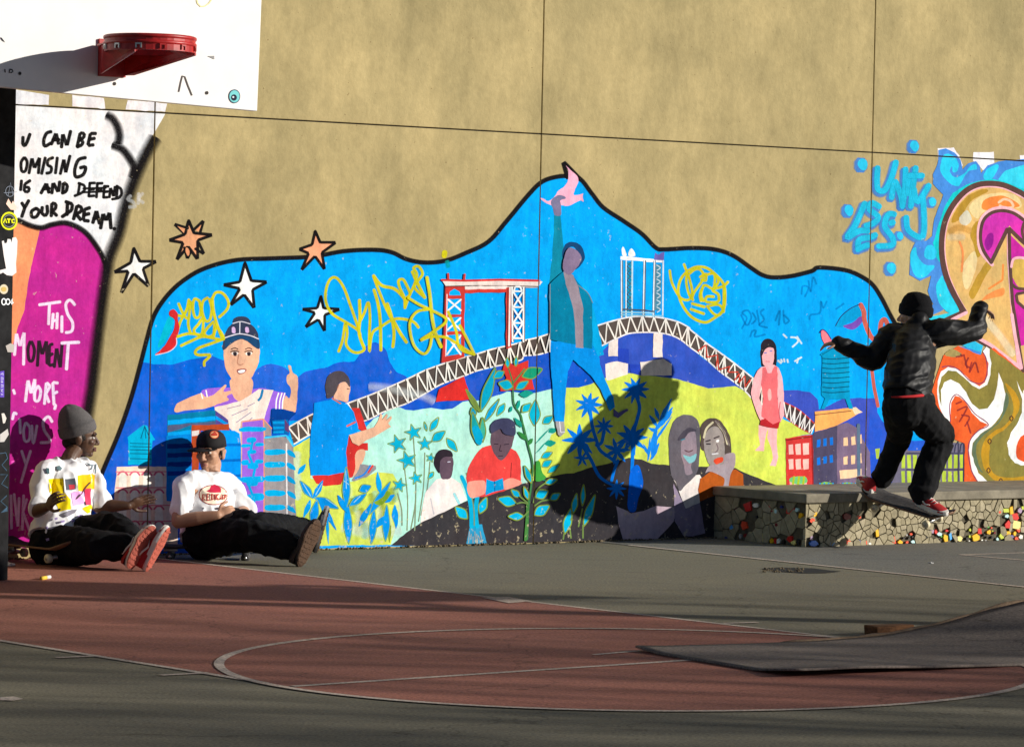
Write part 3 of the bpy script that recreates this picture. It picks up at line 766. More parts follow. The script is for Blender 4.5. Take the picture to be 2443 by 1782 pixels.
for i in range(16):
    x = 590 + (i*53) % 400; y = 1010 + (i*97) % 330
    line('y1', ((226, 238, 214), (150, 214, 206), (150, 160, 40))[i % 3], 7, [(x, y), (x+14, y+50), (x+4, y+110)], soft=7, a=.4)
grp('mural_dark_hill')
fill('n', (58, 54, 56), [(932, 1300), (968, 1271), (1004, 1246), (1052, 1222), (1110, 1195), (1156, 1180), (1200, 1165), (1247, 1153), (1292, 1142), (1338, 1131), (1368, 1128), (1407, 1116), (1459, 1104), (1500, 1092), (1530, 1096), (1554, 1106), (1600, 1110), (1754, 1116), (1778, 1128), (1818, 1144), (1876, 1166), (1930, 1172), (1930, 1290), (1500, 1292), (1100, 1303)], False)
grp('mural_hills')
line('y4', (205, 170, 120), 4, [(840, 1012), (905, 1020)], False, soft=1, a=.8)

# --- bridge
grp('mural_bridge')
def path(*runs):
    out = []
    for k, pts in runs: out += [px(k, p) for p in pts]
    return out
def deck(top, bot, fillc, zc, edge, nz, zw=3.6, ew=3.4, skip=None):
    P = catmull(top) ; Q = catmull(bot)
    fill('n', fillc, P + Q[::-1], False)
    line('n', edge, ew, top); line('n', edge, ew, bot)
    def at(C, t):
        L = [0]
        for a, b in zip(C, C[1:]): L.append(L[-1]+math.hypot(b[0]-a[0], b[1]-a[1]))
        x = t*L[-1]
        for i in range(len(C)-1):
            if L[i+1] >= x:
                u = (x-L[i])/((L[i+1]-L[i]) or 1); return (C[i][0]+(C[i+1][0]-C[i][0])*u, C[i][1]+(C[i+1][1]-C[i][1])*u)
        return C[-1]
    rr = random.Random(len(top)*7+nz)
    for i in range(nz):
        a = at(P, (i+rr.uniform(-.1, .1))/nz if i else 0.0); b = at(Q, min(1, max(0, (i+.5+rr.uniform(-.1, .1))/nz))); c = at(P, (i+1)/nz)
        c2 = at(Q, (i+1)/nz)
        line('n', zc, zw, [a, b], False); line('n', zc, zw*.8, [b, c], False)
        if i % 2: line('n', zc, zw, [c, c2], False)
top = path(('y1', [(125, 560), (310, 458), (450, 415), (590, 370), (750, 312), (900, 250), (1060, 180), (1200, 112), (1330, 65)]), ('z6', [(1420, 1130), (1590, 1085), (1740, 1040), (1870, 1010), (2000, 978)]), ('y3', [(160, 1530), (270, 1505), (365, 1475)]))
bot = path(('y1', [(170, 690), (310, 610), (450, 560), (600, 540), (750, 500), (860, 445), (960, 405), (1060, 370), (1190, 300), (1330, 220)]), ('z6', [(1480, 1278), (1600, 1230), (1750, 1192), (1850, 1172), (2000, 1130)]), ('y3', [(160, 1650), (270, 1640), (365, 1615)]))
deck(top, bot, BR, (238, 228, 214), (236, 224, 208), 26)
top = path(('y3', [(730, 1415), (860, 1375), (990, 1345), (1100, 1338), (1250, 1350), (1380, 1382), (1470, 1430)]), ('y5', [(350, 865), (430, 930), (500, 990), (600, 1060), (750, 1170), (900, 1290), (985, 1360), (1060, 1420)]))
bot = path(('y3', [(765, 1575), (880, 1520), (980, 1476), (1080, 1465), (1190, 1465), (1310, 1482), (1400, 1522), (1480, 1585)]), ('y5', [(420, 1070), (500, 1132), (620, 1240), (720, 1312), (830, 1402), (900, 1475), (970, 1530), (1010, 1570)]))
deck(top, bot, BR, (238, 228, 214), (228, 222, 220), 17)
for (a, b, c) in (((420, 1055), (490, 1000), (500, 1110)), ((500, 1110), (590, 1090), (580, 1190)), ((590, 1090), (600, 1220), (700, 1190)), ((700, 1190), (680, 1240), (770, 1240)), ((740, 1310), (780, 1250), (780, 1330)), ((780, 1330), (830, 1270), (830, 1370)), ((830, 1370), (880, 1300), (870, 1330))):
    line('y5', (196, 66, 50), 3, [a, b, c], False)
top = path(('y4', [(1222, 362), (1340, 422), (1465, 532)])); bot = path(('y4', [(1228, 470), (1330, 552), (1435, 607)]))
deck(top, bot, (66, 54, 54), (238, 232, 224), (176, 58, 56), 6, zw=2.6, ew=3.5)
# pillars under the arch
for q in ([(830, 1548), (905, 1512), (905, 1652), (830, 1652)], [(1182, 1470), (1255, 1475), (1255, 1660), (1178, 1660)]):
    fill('y3', (232, 216, 204), q, False)
fill('y2', (232, 218, 206), [(1300, 62), (1395, 40), (1480, 58), (1480, 140), (1440, 150), (1330, 190), (1310, 190)], False)
fill('y4', (228, 214, 202), [(90, 45), (185, 30), (270, 20), (335, 60), (335, 150), (270, 155), (95, 152)], False)
fill('y2', (36, 66, 176), [(1400, -60), (1485, -60), (1485, 56), (1405, 38)], False)
fill('y2', (36, 66, 176), [(1488, 60), (1575, 70), (1575, 150), (1500, 130)], False)
# red tower
grp('mural_red_tower')
def R6(c, q, sm=False): fill('z6', c, q, sm)
R6((196, 56, 48), [(1325, 480), (1495, 480), (1495, 1108), (1440, 1125), (1288, 1165), (1310, 900)])
R6((0, 168, 236), [(1360, 568), (1362, 535), (1405, 512), (1450, 535), (1462, 568)])
R6((0, 168, 236), [(1350, 602), (1465, 600), (1462, 735), (1342, 738)]); R6((0, 168, 236), [(1345, 762), (1465, 760), (1462, 882), (1338, 885)]); R6((0, 168, 236), [(1338, 915), (1462, 910), (1468, 1082), (1328, 1098)])
for (x0, y0, x1, y1) in ((1350, 605, 1462, 700), (1345, 765, 1460, 870), (1340, 920, 1460, 1085)):
    line('z6', WH, 4, [(x0, y0), (x1, y1)], False); line('z6', WH, 4, [(x1, y0), (x0, y1)], False)
line('z6', (96, 40, 40), 2, [(1325, 480), (1310, 900), (1290, 1160)], False); line('z6', (240, 200, 196), 2.5, [(1340, 560), (1336, 860), (1328, 1100)], False)
R6((226, 208, 196), [(1295, 436), (2120, 432), (2180, 450), (2140, 500), (1330, 490)])
line('z6', (200, 50, 44), 5, [(1295, 434), (1500, 440), (1800, 432), (2150, 440)], False)
line('z6', (70, 46, 44), 2.4, [(1330, 490), (1600, 484), (1900, 486), (2140, 492)], False)
R6((206, 60, 50), [(1495, 505), (1870, 498), (1870, 540), (1495, 548)]); R6((232, 214, 204), [(1495, 490), (1870, 486), (1870, 512), (1495, 518)])
line('z6', (196, 60, 50), 5, [(1350, 380), (1352, 432)], False); line('z6', (196, 60, 50), 5, [(1495, 385), (1490, 432)], False)
fill('y3', (206, 60, 48), [(20, 1112), (58, 1105), (60, 1580), (20, 1590)], False)
line('y3', (232, 220, 210), 4, [(50, 1110), (42, 1570)], False); line('y3', (70, 44, 40), 2, [(34, 1110), (28, 1580)], False)
for xx in ((68, 72), (160, 158)): line('y3', WH, 5, [(xx[0], 1110), (xx[1], 1535)], False); line('y3', (80, 50, 44), 2, [(xx[0]+8, 1110), (xx[1]+8, 1535)], False)
line('y3', WH, 4, [(80, 1140), (90, 1105), (130, 1105), (145, 1140), (80, 1140)], False)
for (y0, y1) in ((1150, 1260), (1280, 1385), (1395, 1505)):
    line('y3', WH, 4, [(78, y0), (148, y1)], False); line('y3', WH, 4, [(148, y0), (78, y1)], False); line('y3', WH, 4, [(75, y1+5), (152, y1+5)], False)
R6((206, 44, 40), [(1270, 1390), (1490, 1275), (1545, 1450), (1545, 1480), (1240, 1500)])
# white tower
grp('mural_white_tower')
fill('y3', (238, 236, 232), [(925, 868), (960, 862), (1265, 900), (1262, 918), (925, 892)], False)
fill('y3', WH, [(940, 862), (938, 810), (950, 790), (962, 812), (972, 858)]); fill('y3', WH, [(990, 862), (992, 830), (1012, 805), (1035, 825), (1040, 862)])
fill('y3', (104, 96, 168), [(1192, 895), (1198, 835), (1215, 850), (1230, 850), (1245, 835), (1270, 830), (1268, 900)], False)
for (x, x2, c, w) in ((932, 934, (220, 224, 226), 3), (942, 944, (96, 110, 120), 2), (970, 968, (214, 226, 230), 3), (1018, 1014, (190, 214, 222), 4), (1112, 1104, (226, 230, 232), 3), (1122, 1114, (84, 96, 110), 2.4), (1192, 1182, (220, 226, 230), 3), (1200, 1190, (120, 136, 150), 2.4), (1262, 1258, (210, 222, 230), 3.4)):
    line('y3', c, w, [(x, 900), (x2, 1345)], False)
fill('y3', (70, 128, 150), [(1205, 930), (1245, 930), (1240, 1290), (1195, 1290)], False)
for i in range(7):
    y = 915+i*55
    line('y3', (24, 140, 170), 3.4, [(980, y), (1008, y+28), (980, y+52)]); line('y3', (60, 110, 120), 2.4, [(1005, y), (982, y+28), (1005, y+54)])
    line('y3', (190, 206, 214), 2.4, [(1210, y+20), (1238, y+40), (1212, y+60)])
line('y3', (70, 84, 100), 3.4, [(945, 1282), (1120, 1290), (1190, 1300)], False); line('y3', (130, 190, 210), 3, [(930, 1325), (1260, 1335)], False); line('y3', (150, 200, 214), 3, [(930, 1305), (1180, 1312)], False)

# --- outline, stars
grp('mural_outline')
line('d', BK, 8.2, OUT, soft=2.2)
line('n', BK, 8, [(1354, 425), (1343, 386), (1362, 405), (1384, 428)], False, soft=2)
def star(k, c, pts, w=6):
    fill(k, c, pts, False); line(k, BK, w, pts + [pts[0], pts[1]], False, soft=1.2)
grp('painted_star')
star('z2', (240, 236, 226), [(1110, 495), (1160, 605), (1300, 605), (1185, 665), (1235, 815), (1110, 705), (1005, 870), (1065, 685), (945, 695), (1085, 615)])
grp('painted_star_')
star('z2', (226, 156, 112), [(1565, 265), (1610, 370), (1765, 385), (1640, 430), (1640, 590), (1560, 480), (1465, 595), (1520, 450), (1400, 430), (1535, 380)])
line('z2', BK, 5.5, [(1530, 375), (1445, 295), (1560, 330)], False, soft=1); line('z2', BK, 5.5, [(1600, 350), (1690, 265), (1660, 370)], False, soft=1)
line('z2', BK, 5.5, [(1650, 450), (1695, 545), (1620, 500)], False, soft=1); line('z2', BK, 5.5, [(1530, 490), (1555, 585), (1585, 520)], False, soft=1)
fill('z2', (226, 150, 104), [(1545, 490), (1575, 520), (1560, 560), (1540, 530)]); fill('z2', (226, 150, 104), [(1470, 310), (1535, 335), (1520, 370)], False); fill('z2', (226, 150, 104), [(1620, 350), (1670, 300), (1650, 360)], False)
grp('painted_star__')
star('z2', (238, 238, 228), [(2032, 615), (2085, 765), (2218, 775), (2095, 840), (2110, 995), (2025, 880), (1910, 970), (1990, 830), (1850, 800), (1990, 775)])
grp('painted_star___')
star('z5', (240, 160, 118), [(1292, 5), (1335, 105), (1475, 105), (1350, 195), (1375, 345), (1290, 225), (1170, 350), (1235, 200), (1150, 165), (1265, 125)], 5.5)
grp('painted_star____')
star('z5', (232, 238, 240), [(1342, 575), (1365, 680), (1510, 690), (1375, 740), (1375, 885), (1320, 780), (1205, 850), (1290, 720), (1175, 690), (1310, 680)], 5.5)

# --- painted figures and buildings at the left of the mural
grp('painted_woman')
SKIN = (226, 172, 138); HAIR = (52, 60, 82); VIO = (150, 96, 208)
fill('z5', VIO, [(300, 1400), (420, 1378), (560, 1380), (740, 1390), (830, 1380), (960, 1410), (1035, 1440), (1010, 1560), (905, 1560), (860, 1700), (560, 1720), (420, 1560), (330, 1460)])
fill('z5', SKIN, [(555, 1300), (735, 1300), (735, 1420), (700, 1470), (640, 1500), (590, 1470), (555, 1400)])
fill('z5', (236, 216, 202), [(410, 1550), (640, 1490), (800, 1390), (925, 1395), (880, 1520), (830, 1700), (760, 1900), (600, 1900), (560, 1750), (420, 1620)], False)
for a, b in (((520, 1560), (640, 1530)), ((560, 1620), (700, 1560)), ((600, 1680), (730, 1590)), ((700, 1540), (760, 1510)), ((640, 1720), (740, 1640))): line('z5', (150, 140, 160), 2, [a, b], False)
line('z5', (30, 120, 170), 6, [(830, 1400), (815, 1460), (795, 1485)])
fill('z5', SKIN, [(485, 1050), (480, 1000), (560, 960), (640, 945), (730, 960), (800, 1020), (800, 1130), (770, 1220), (730, 1300), (700, 1345), (650, 1362), (600, 1345), (550, 1290), (505, 1200)])
fill('z5', HAIR, [(482, 1050), (485, 960), (520, 870), (570, 820), (640, 800), (720, 815), (780, 880), (800, 960), (798, 1042), (720, 990), (650, 950), (600, 965), (540, 1010)])
fill('z5', HAIR, [(570, 815), (575, 775), (620, 750), (680, 752), (715, 780), (720, 815), (640, 800)])
line('z5', (226, 220, 226), 2.4, [(500, 940), (560, 920), (630, 905), (720, 920), (795, 950)]); line('z5', (226, 220, 226), 2.2, [(632, 800), (630, 905)], False); line('z5', (226, 220, 226), 2, [(570, 815), (640, 798), (720, 818)])
fill('z5', (214, 176, 214), [(565, 850), (590, 850), (592, 895), (565, 895)]); fill('z5', (214, 176, 214), [(680, 850), (708, 850), (708, 890), (680, 892)])
fill('z5', (28, 70, 108), [(500, 960), (560, 930), (640, 920), (720, 930), (790, 965), (790, 1030), (700, 975), (645, 945), (590, 960), (510, 1025)])
for x0, x1 in ((555, 620), (680, 742)):
    xm = (x0+x1)/2
    fill('z5', (238, 226, 214), [(x0, 1078), (xm, 1060), (x1, 1075), (xm, 1098)]); fill('z5', (50, 40, 44), [(xm-14, 1065), (xm+14, 1065), (xm+12, 1096), (xm-12, 1096)])
    line('z5', (50, 34, 34), 2.4, [(x0-5, 1062), (xm, 1052), (x1+2, 1062)]); line('z5', (70, 46, 44), 2.2, [(x0, 1040), (xm, 1028), (x1-6, 1040)])
line('z5', (190, 132, 104), 2.4, [(622, 1090), (610, 1160), (640, 1178), (660, 1165)]); fill('z5', (150, 80, 76), [(600, 1225), (650, 1208), (690, 1215), (670, 1250), (625, 1258)]); fill('z5', (244, 240, 236), [(612, 1232), (650, 1218), (680, 1222), (665, 1244), (630, 1250)])
fill('z5', SKIN, [(60, 1590), (70, 1530), (150, 1480), (290, 1425), (330, 1455), (400, 1440), (450, 1400), (500, 1350), (512, 1362), (490, 1410), (575, 1400), (570, 1425), (520, 1450), (535, 1480), (500, 1500), (420, 1530), (330, 1560), (150, 1580)])
line('z5', WH, 3, [(292, 1425), (305, 1470)], False); line('z5', WH, 3, [(335, 1400), (345, 1455)], False)
fill('z5', SKIN, [(1000, 1570), (1030, 1450), (1070, 1470), (1075, 1380), (1040, 1330), (1045, 1270), (1070, 1250), (1055, 1185), (1078, 1185), (1095, 1245), (1135, 1280), (1140, 1350), (1135, 1480), (1120, 1590), (1080, 1595)])
for x in (960, 990, 1015): line('z5', WH, 3, [(x+10, 1425), (x-8, 1490), (x-12, 1560)])

grp('painted_boy_blue_shirt')
fill('y1', RD, [(625, 410), (680, 405), (745, 585), (700, 590), (660, 560)], False)
fill('y1', RD, [(310, 940), (560, 900), (600, 620), (650, 690), (755, 680), (750, 740), (670, 745), (650, 900), (630, 955), (560, 960), (540, 1010), (415, 1022), (345, 1000)], False)
fill('y1', SKIN, [(660, 750), (730, 745), (700, 860), (660, 930), (636, 940), (650, 860)])
fill('y1', (140, 140, 144), [(620, 980), (680, 890), (690, 850), (810, 860), (815, 890), (740, 950), (640, 985)], False)
line('y1', (30, 130, 220), 4, [(650, 960), (720, 930), (770, 860)]); line('y1', (220, 60, 50), 4, [(755, 915), (790, 860)])
fill('y1', (222, 172, 142), [(480, 330), (520, 220), (600, 205), (612, 260), (600, 300), (590, 360), (540, 350)])
fill('y1', (76, 68, 74), [(425, 320), (415, 220), (440, 150), (500, 115), (560, 125), (605, 180), (608, 240), (575, 205), (520, 215), (505, 270), (470, 320), (440, 330)])
fill('y1', (0, 140, 222), [(330, 370), (440, 345), (470, 330), (540, 355), (590, 380), (640, 440), (675, 560), (668, 600), (600, 620), (580, 760), (590, 910), (440, 940), (300, 935), (288, 820), (305, 560)], False)
line('y1', (196, 110, 90), 3.4, [(470, 332), (535, 372)], False); line('y1', (214, 90, 80), 4, [(585, 550), (650, 518)], False)
fill('y1', SKIN, [(600, 620), (670, 600), (800, 560), (830, 510), (850, 450), (865, 460), (860, 500), (900, 450), (908, 465), (890, 505), (935, 470), (940, 490), (910, 530), (935, 555), (905, 570), (860, 600), (740, 660), (680, 705), (630, 680)], False)
line('y1', (150, 96, 80), 2, [(520, 225), (508, 255)]); line('y1', (110, 66, 56), 2, [(585, 255), (602, 258)], False)

grp('painted_buildings')
# water tower house, pink apartment, towers
fill('z3', (0, 168, 206), [(1005, 470), (1130, 375), (1160, 380), (1220, 495), (1200, 500), (1190, 690), (1010, 690), (1012, 500)], False)
for y in (520, 545, 570, 600, 640): line('z3', (0, 96, 128), 2, [(1025, y), (1190, y+4)], False)
for x in (1080, 1120, 1150): line('z3', (0, 96, 128), 2, [(1140, 385), (x+30, 480)], False)
fill('z3', (240, 212, 186), [(920, 708), (1150, 700), (1330, 705), (1400, 780), (1400, 1330), (900, 1300), (900, 940)], False)
for r_, y in enumerate((790, 930, 1060, 1180)):
    for c_ in range(4):
        x = 935 + c_*95
        if x > 1300: continue
        fill('z3', (252, 240, 220), [(x, y+80), (x, y-10), (x+15, y-35), (x+45, y-38), (x+62, y-15), (x+62, y+80)], False)
        line('z3', (214, 96, 120), 4, [(x-6, y-22), (x+15, y-44), (x+48, y-44), (x+70, y-20)])
for y in (745, 870, 1010, 1135): line('z3', (226, 120, 130), 2.5, [(915, y), (1350, y-2)], False)
fill('z4', (0, 118, 158), [(182, 150), (600, 105), (715, 190), (718, 280), (600, 240), (182, 330)], False)
fill('z4', (80, 88, 120), [(185, 240), (600, 200), (600, 235), (390, 235), (185, 300)], False); fill('z4', (0, 160, 232), [(185, 195), (600, 155), (600, 190), (185, 235)], False); fill('z4', (0, 158, 226), [(185, 300), (390, 275), (390, 320), (185, 340)], False)
fill('z4', (84, 70, 140), [(602, 108), (715, 190), (718, 275), (602, 230)], False); fill('z4', (0, 150, 224), [(602, 150), (718, 222), (718, 250), (602, 185)], False)
fill('z4', (0, 128, 206), [(170, 330), (420, 310), (420, 900), (170, 900)], False)
for y in (400, 480, 560, 640): fill('z4', (16, 60, 150), [(180, y), (400, y-6), (400, y+34), (180, y+40)], False)
fill('z4', (176, 70, 34), [(392, 235), (720, 225), (720, 280), (470, 285), (450, 700), (392, 700)], False); fill('z4', (214, 206, 200), [(395, 285), (460, 280), (455, 325), (395, 330)], False)
fill('z4', (0, 146, 232), [(560, 300), (640, 282), (770, 283), (812, 305), (825, 420), (825, 1090), (560, 1090)], False)
for y in (410, 545, 680, 800): line('z4', (0, 112, 200), 4, [(640, y), (820, y-4)], False, soft=2, a=.7)
fill('z4', (150, 96, 204), [(832, 205), (1020, 182), (1030, 300), (1026, 1100), (832, 1100)], False)
fill('z4', (150, 140, 138), [(1020, 182), (1092, 268), (1092, 330), (1030, 330)], False)
line('z4', (232, 146, 116), 3.4, [(832, 205), (1020, 182), (1028, 330), (1026, 1090)], False); line('z4', (232, 146, 116), 2.5, [(1020, 182), (1092, 265)], False); line('z4', (222, 170, 150), 2.5, [(830, 205), (826, 1090)], False)
for (x0, y0, x1, y1) in ((832, 255, 1022, 290), (880, 350, 950, 385), (835, 405, 900, 430), (955, 395, 1020, 420), (885, 455, 950, 485), (835, 545, 885, 585), (950, 540, 1015, 570), (890, 570, 965, 615), (838, 690, 1015, 735), (880, 720, 960, 765), (838, 845, 880, 890), (890, 840, 1012, 892), (870, 980, 955, 1025)):
    fill('z4', (0, 164, 220), [(x0, y0), (x1, y0-4), (x1+2, y1-4), (x0-2, y1)])
for a in ([(925, 385), (910, 450)], [(890, 490), (920, 560)], [(945, 620), (930, 690)], [(895, 770), (920, 830)], [(940, 900), (920, 970)]): line('z4', (0, 160, 216), 6, a, False)
fill('z4', (148, 140, 138), [(1032, 345), (1225, 340), (1280, 420), (1310, 1150), (1030, 1100)], False)
line('z4', (228, 220, 214), 3.6, [(1222, 400), (1224, 700), (1228, 1120)], False); line('z4', (60, 190, 226), 4.5, [(1032, 345), (1220, 325), (1280, 415)], False)
for i, y in enumerate((470, 580, 700, 830, 955, 1090)):
    fill('z4', (0, 164, 214), [(1045, y-20), (1130, y-26), (1200, y-20), (1215, y+5), (1180, y+22), (1060, y+28), (1030, y+5)])
    if i < 5: fill('z4', (0, 152, 206), [(1230, y-20), (1285, y+5), (1300, y+50), (1235, y+20)])
fill('z4', (0, 60, 140), [(1090, 90), (1200, 95), (1310, 130), (1240, 200), (1240, 310), (1110, 310), (1088, 200)], False)
fill('z4', (0, 104, 170), [(1100, 195), (1235, 185), (1240, 310), (1110, 310)], False)
for y in (205, 250, 290): fill('z4', (0, 150, 216), [(1105, y), (1200, y-4), (1200, y+16), (1108, y+20)], False)
fill('z4', (96, 60, 110), [(1205, 180), (1242, 235), (1242, 300), (1208, 280)], False)

# --- plants of the mural
grp('painted_plants')
LEAFB = (0, 138, 214); OL = (128, 150, 60); CY = (0, 176, 206)
def leaf(k, c, a, b, w, oc=None, ow=3.4):
    """leaf from a to b with greatest width w (zoom pixels)"""
    dx, dy = b[0]-a[0], b[1]-a[1]; l = math.hypot(dx, dy) or 1; nx, ny = -dy/l, dx/l
    q = [a]
    for t, f in ((.2, .62), (.45, 1.0), (.75, .62)): q.append((a[0]+dx*t+nx*w/2*f, a[1]+dy*t+ny*w/2*f))
    q.append(b)
    for t, f in ((.75, .62), (.45, 1.0), (.2, .62)): q.append((a[0]+dx*t-nx*w/2*f, a[1]+dy*t-ny*w/2*f))
    fill(k, c, q)
    if oc: line(k, oc, ow, q, closed=True)
# star-leaf shrub in front of the aqua hill
for (x0, y0, x1, y1) in ((1120, 1370, 1110, 640), (1060, 1370, 1040, 880), (1150, 1300, 1200, 760), (1020, 1330, 985, 1080), (1090, 1360, 1130, 970), (1170, 1250, 1240, 830)):
    line('y1', (128, 140, 110), 3, [(x0, y0), ((x0+x1)/2+14, (y0+y1)/2), (x1, y1)])
for (x, y, r) in ((985, 690, 78), (1110, 600, 70), (1060, 820, 80), (1200, 690, 60), (1130, 960, 55), (1000, 1015, 60), (1245, 800, 40)):
    q = []
    for i in range(10):
        t = 2*math.pi*i/10 - math.pi/2 + .3*math.sin(x); rr = r*(1.05 if i % 2 == 0 else .42)
        q.append((x+math.cos(t)*rr, y+math.sin(t)*rr*.95))
    fill('y1', (0, 168, 200), q, False); line('y1', (118, 150, 92), 2.4, q, False, closed=True)
for a, b, w in (((1240, 590), (1310, 480), 50), ((1215, 590), (1195, 515), 22), ((1255, 670), (1360, 590), 70), ((1370, 645), (1455, 750), 60), ((1270, 910), (1225, 965), 36)): leaf('y1', CY, a, b, w, OL, 2.6)
# blue broad leaves at the foot of the yellow hill
for a, b, w in (((320, 1120), (215, 980), 60), ((320, 1120), (400, 980), 50), ((330, 1110), (520, 1200), 70), ((300, 1130), (245, 1270), 40), ((310, 1330), (350, 1130), 70), ((360, 1120), (500, 1370), 46), ((600, 1480), (585, 1130), 70), ((580, 1200), (580, 870), 62), ((600, 1180), (740, 1080), 60), ((590, 1230), (510, 1090), 50),
                ((780, 1480), (800, 1200), 60), ((760, 1250), (930, 985), 60), ((850, 1090), (825, 910), 44), ((890, 1460), (900, 1170), 60), ((960, 1170), (975, 1360), 50), ((680, 1340), (780, 1160), 50), ((820, 1350), (890, 1250), 50), ((680, 1060), (775, 1020), 70), ((430, 1260), (440, 1480), 22), ((880, 1150), (960, 1090), 50), ((200, 930), (260, 850), 40)):
    leaf('y1', LEAFB if w > 45 else (0, 158, 224), a, b, w, (120, 160, 96) if w > 58 else None, 2)
for a, b in (((240, 1000), (300, 1100)), ((390, 1000), (340, 1090)), ((420, 1120), (505, 1180)), ((575, 900), (580, 1040)), ((560, 980), (600, 1010)), ((690, 1100), (640, 1150))): line('y1', (150, 196, 214), 1.8, [a, b], False)
fill('y1', (120, 150, 40), [(800, 1150), (870, 1110), (900, 1060), (930, 1090), (860, 1170)], True); leaf('y1', (126, 146, 40), (920, 1470), (930, 1330), 20)
# tall pointed plant left of the reading boy
for a, b, w, c in (((310, 440), (200, 260), 36, (110, 130, 60)), ((315, 440), (430, 90), 76, (0, 158, 190)), ((345, 520), (465, 335), 44, (0, 158, 210)), ((265, 480), (250, 400), 50, (0, 150, 180)), ((300, 700), (250, 440), 70, (20, 150, 150)), ((330, 680), (330, 480), 50, (60, 170, 140))):
    leaf('y2', c, a, b, w, (116, 142, 60), 3)
fill('y2', (0, 156, 196), [(250, 560), (300, 560), (330, 640), (310, 700), (270, 660)])
# flowering shrub: red ground, stem, leaves
fill('y2', (206, 52, 44), [(500, 60), (540, 40), (570, 70), (620, 60), (690, 30), (690, 90), (640, 140), (720, 180), (735, 260), (600, 265), (470, 275), (470, 240), (520, 170), (490, 110)], False)
line('y2', (60, 120, 70), 5, [(680, 1440), (690, 1200), (715, 1000), (725, 850), (690, 700), (645, 520), (630, 460), (580, 380), (570, 280), (565, 200), (535, 100)], w2=3)
line('y2', (70, 126, 60), 7, [(668, 1445), (682, 1250), (685, 1150)]); line('y2', (90, 130, 70), 4, [(570, 210), (620, 150), (660, 100)])
for a, b, w, oc in (((530, 90), (522, 10), 34, 1), ((590, 80), (595, 0), 30, 1), ((570, 240), (455, 210), 80, 1), ((590, 260), (690, 195), 56, 1), ((640, 160), (800, 100), 90, 1), ((500, 120), (415, 170), 60, 1), ((510, 370), (445, 470), 50, 1), ((620, 300), (730, 290), 60, 0), ((740, 550), (750, 345), 90, 1), ((640, 440), (710, 370), 60, 1), ((600, 420), (620, 345), 30, 0), ((640, 560), (580, 480), 36, 0), ((680, 660), (610, 590), 36, 0), ((690, 700), (725, 645), 30, 0),
                    ((805, 530), (890, 470), 60, 1), ((850, 600), (920, 570), 46, 0), ((740, 700), (870, 560), 14, 0), ((820, 690), (915, 680), 50, 0), ((745, 770), (860, 650), 12, 0), ((795, 800), (885, 755), 50, 1), ((800, 870), (880, 820), 56, 1), ((845, 920), (940, 850), 46, 1), ((715, 1000), (660, 860), 44, 1), ((540, 440), (560, 390), 24, 0), ((720, 960), (950, 1000), 4, 0)):
    c = (0, 168, 196) if oc else (20, 150, 130)
    if b[1] > 500 and not oc and a[0] < 700: c = (50, 130, 60)
    if a == (640, 160): c = (20, 150, 110)
    leaf('y2', c, a, b, w, OL if oc else None, 2.6)
fill('y2', (60, 150, 60), [(745, 980), (745, 840), (780, 830), (800, 920), (830, 960)])
# plants on the dark hill
for a, b, w in (((600, 1160), (455, 1120), 80), ((630, 1110), (560, 1050), 50), ((690, 1130), (655, 1025), 36), ((655, 1260), (530, 1260), 62), ((740, 1250), (860, 1175), 80), ((750, 1110), (850, 1060), 76), ((865, 1130), (945, 1080), 56), ((820, 1000), (918, 970), 46),
                ((980, 1400), (1030, 1200), 62), ((1045, 1240), (1075, 1080), 46), ((1130, 1340), (1220, 1090), 60), ((1120, 1180), (1130, 1010), 36), ((215, 1280), (120, 1185), 76), ((310, 1240), (365, 1110), 66)):
    leaf('y2', TQ, a, b, w, OL, 3)
for a in ([(600, 1160), (640, 1150), (685, 1160)], [(625, 1105), (680, 1150)], [(740, 1180), (800, 1140), (865, 1130)], [(730, 1150), (760, 1050), (820, 1000)], [(650, 1265), (690, 1220)], [(970, 1440), (975, 1400)], [(1030, 1430), (1020, 1340)], [(1125, 1430), (1125, 1330)], [(1090, 1340), (1120, 1200)], [(1040, 1250), (1030, 1290)]):
    line('y2', (112, 136, 70), 3.6, a)
fill('y2', (40, 150, 190), [(205, 1478), (240, 1320), (330, 1320), (370, 1478)], False)
line('y2', (0, 170, 206), 12, [(250, 1340), (245, 1200), (215, 1060), (170, 950)], w2=9); line('y2', (0, 170, 206), 10, [(290, 1340), (280, 1200), (305, 1030)]); line('y2', (120, 140, 100), 3, [(268, 1330), (262, 1180), (225, 1000), (205, 920)])
for i in range(7): line('y2', (150, 160, 160), 2.5, [(230+i*14, 1380+(i % 3)*20), (222+i*18, 1470-(i % 2)*30)], False)
# blue palms by the plant pot
PALM = (0, 116, 214)
def palm(x, y, r, n, c=PALM, a0=0.0, da=2*math.pi):
    for i in range(n):
        t = a0 + da*i/n; leaf('y2', c, (x, y), (x+math.cos(t)*r, y+math.sin(t)*r*(.9 if math.sin(t) < 0 else 1.1)), r*.30)
    fill('y2', c, [(x-r*.25, y-r*.2), (x+r*.25, y-r*.2), (x+r*.25, y+r*.22), (x-r*.25, y+r*.22)])
for (x, y, r, n) in ((1170, 380, 110, 9), (1100, 660, 140, 8), (1290, 550, 80, 8), (1540, 260, 110, 10), (1390, 740, 110, 7), (1510, 640, 130, 9), (1120, 800, 70, 6), (1390, 1040, 80, 8)): palm(x, y, r, n)
line('y2', PALM, 8, [(1180, 420), (1200, 560), (1230, 660), (1260, 740), (1340, 800), (1390, 840)]); line('y2', PALM, 9, [(1120, 700), (1190, 820), (1250, 940), (1330, 1000), (1390, 1020)], w2=6)
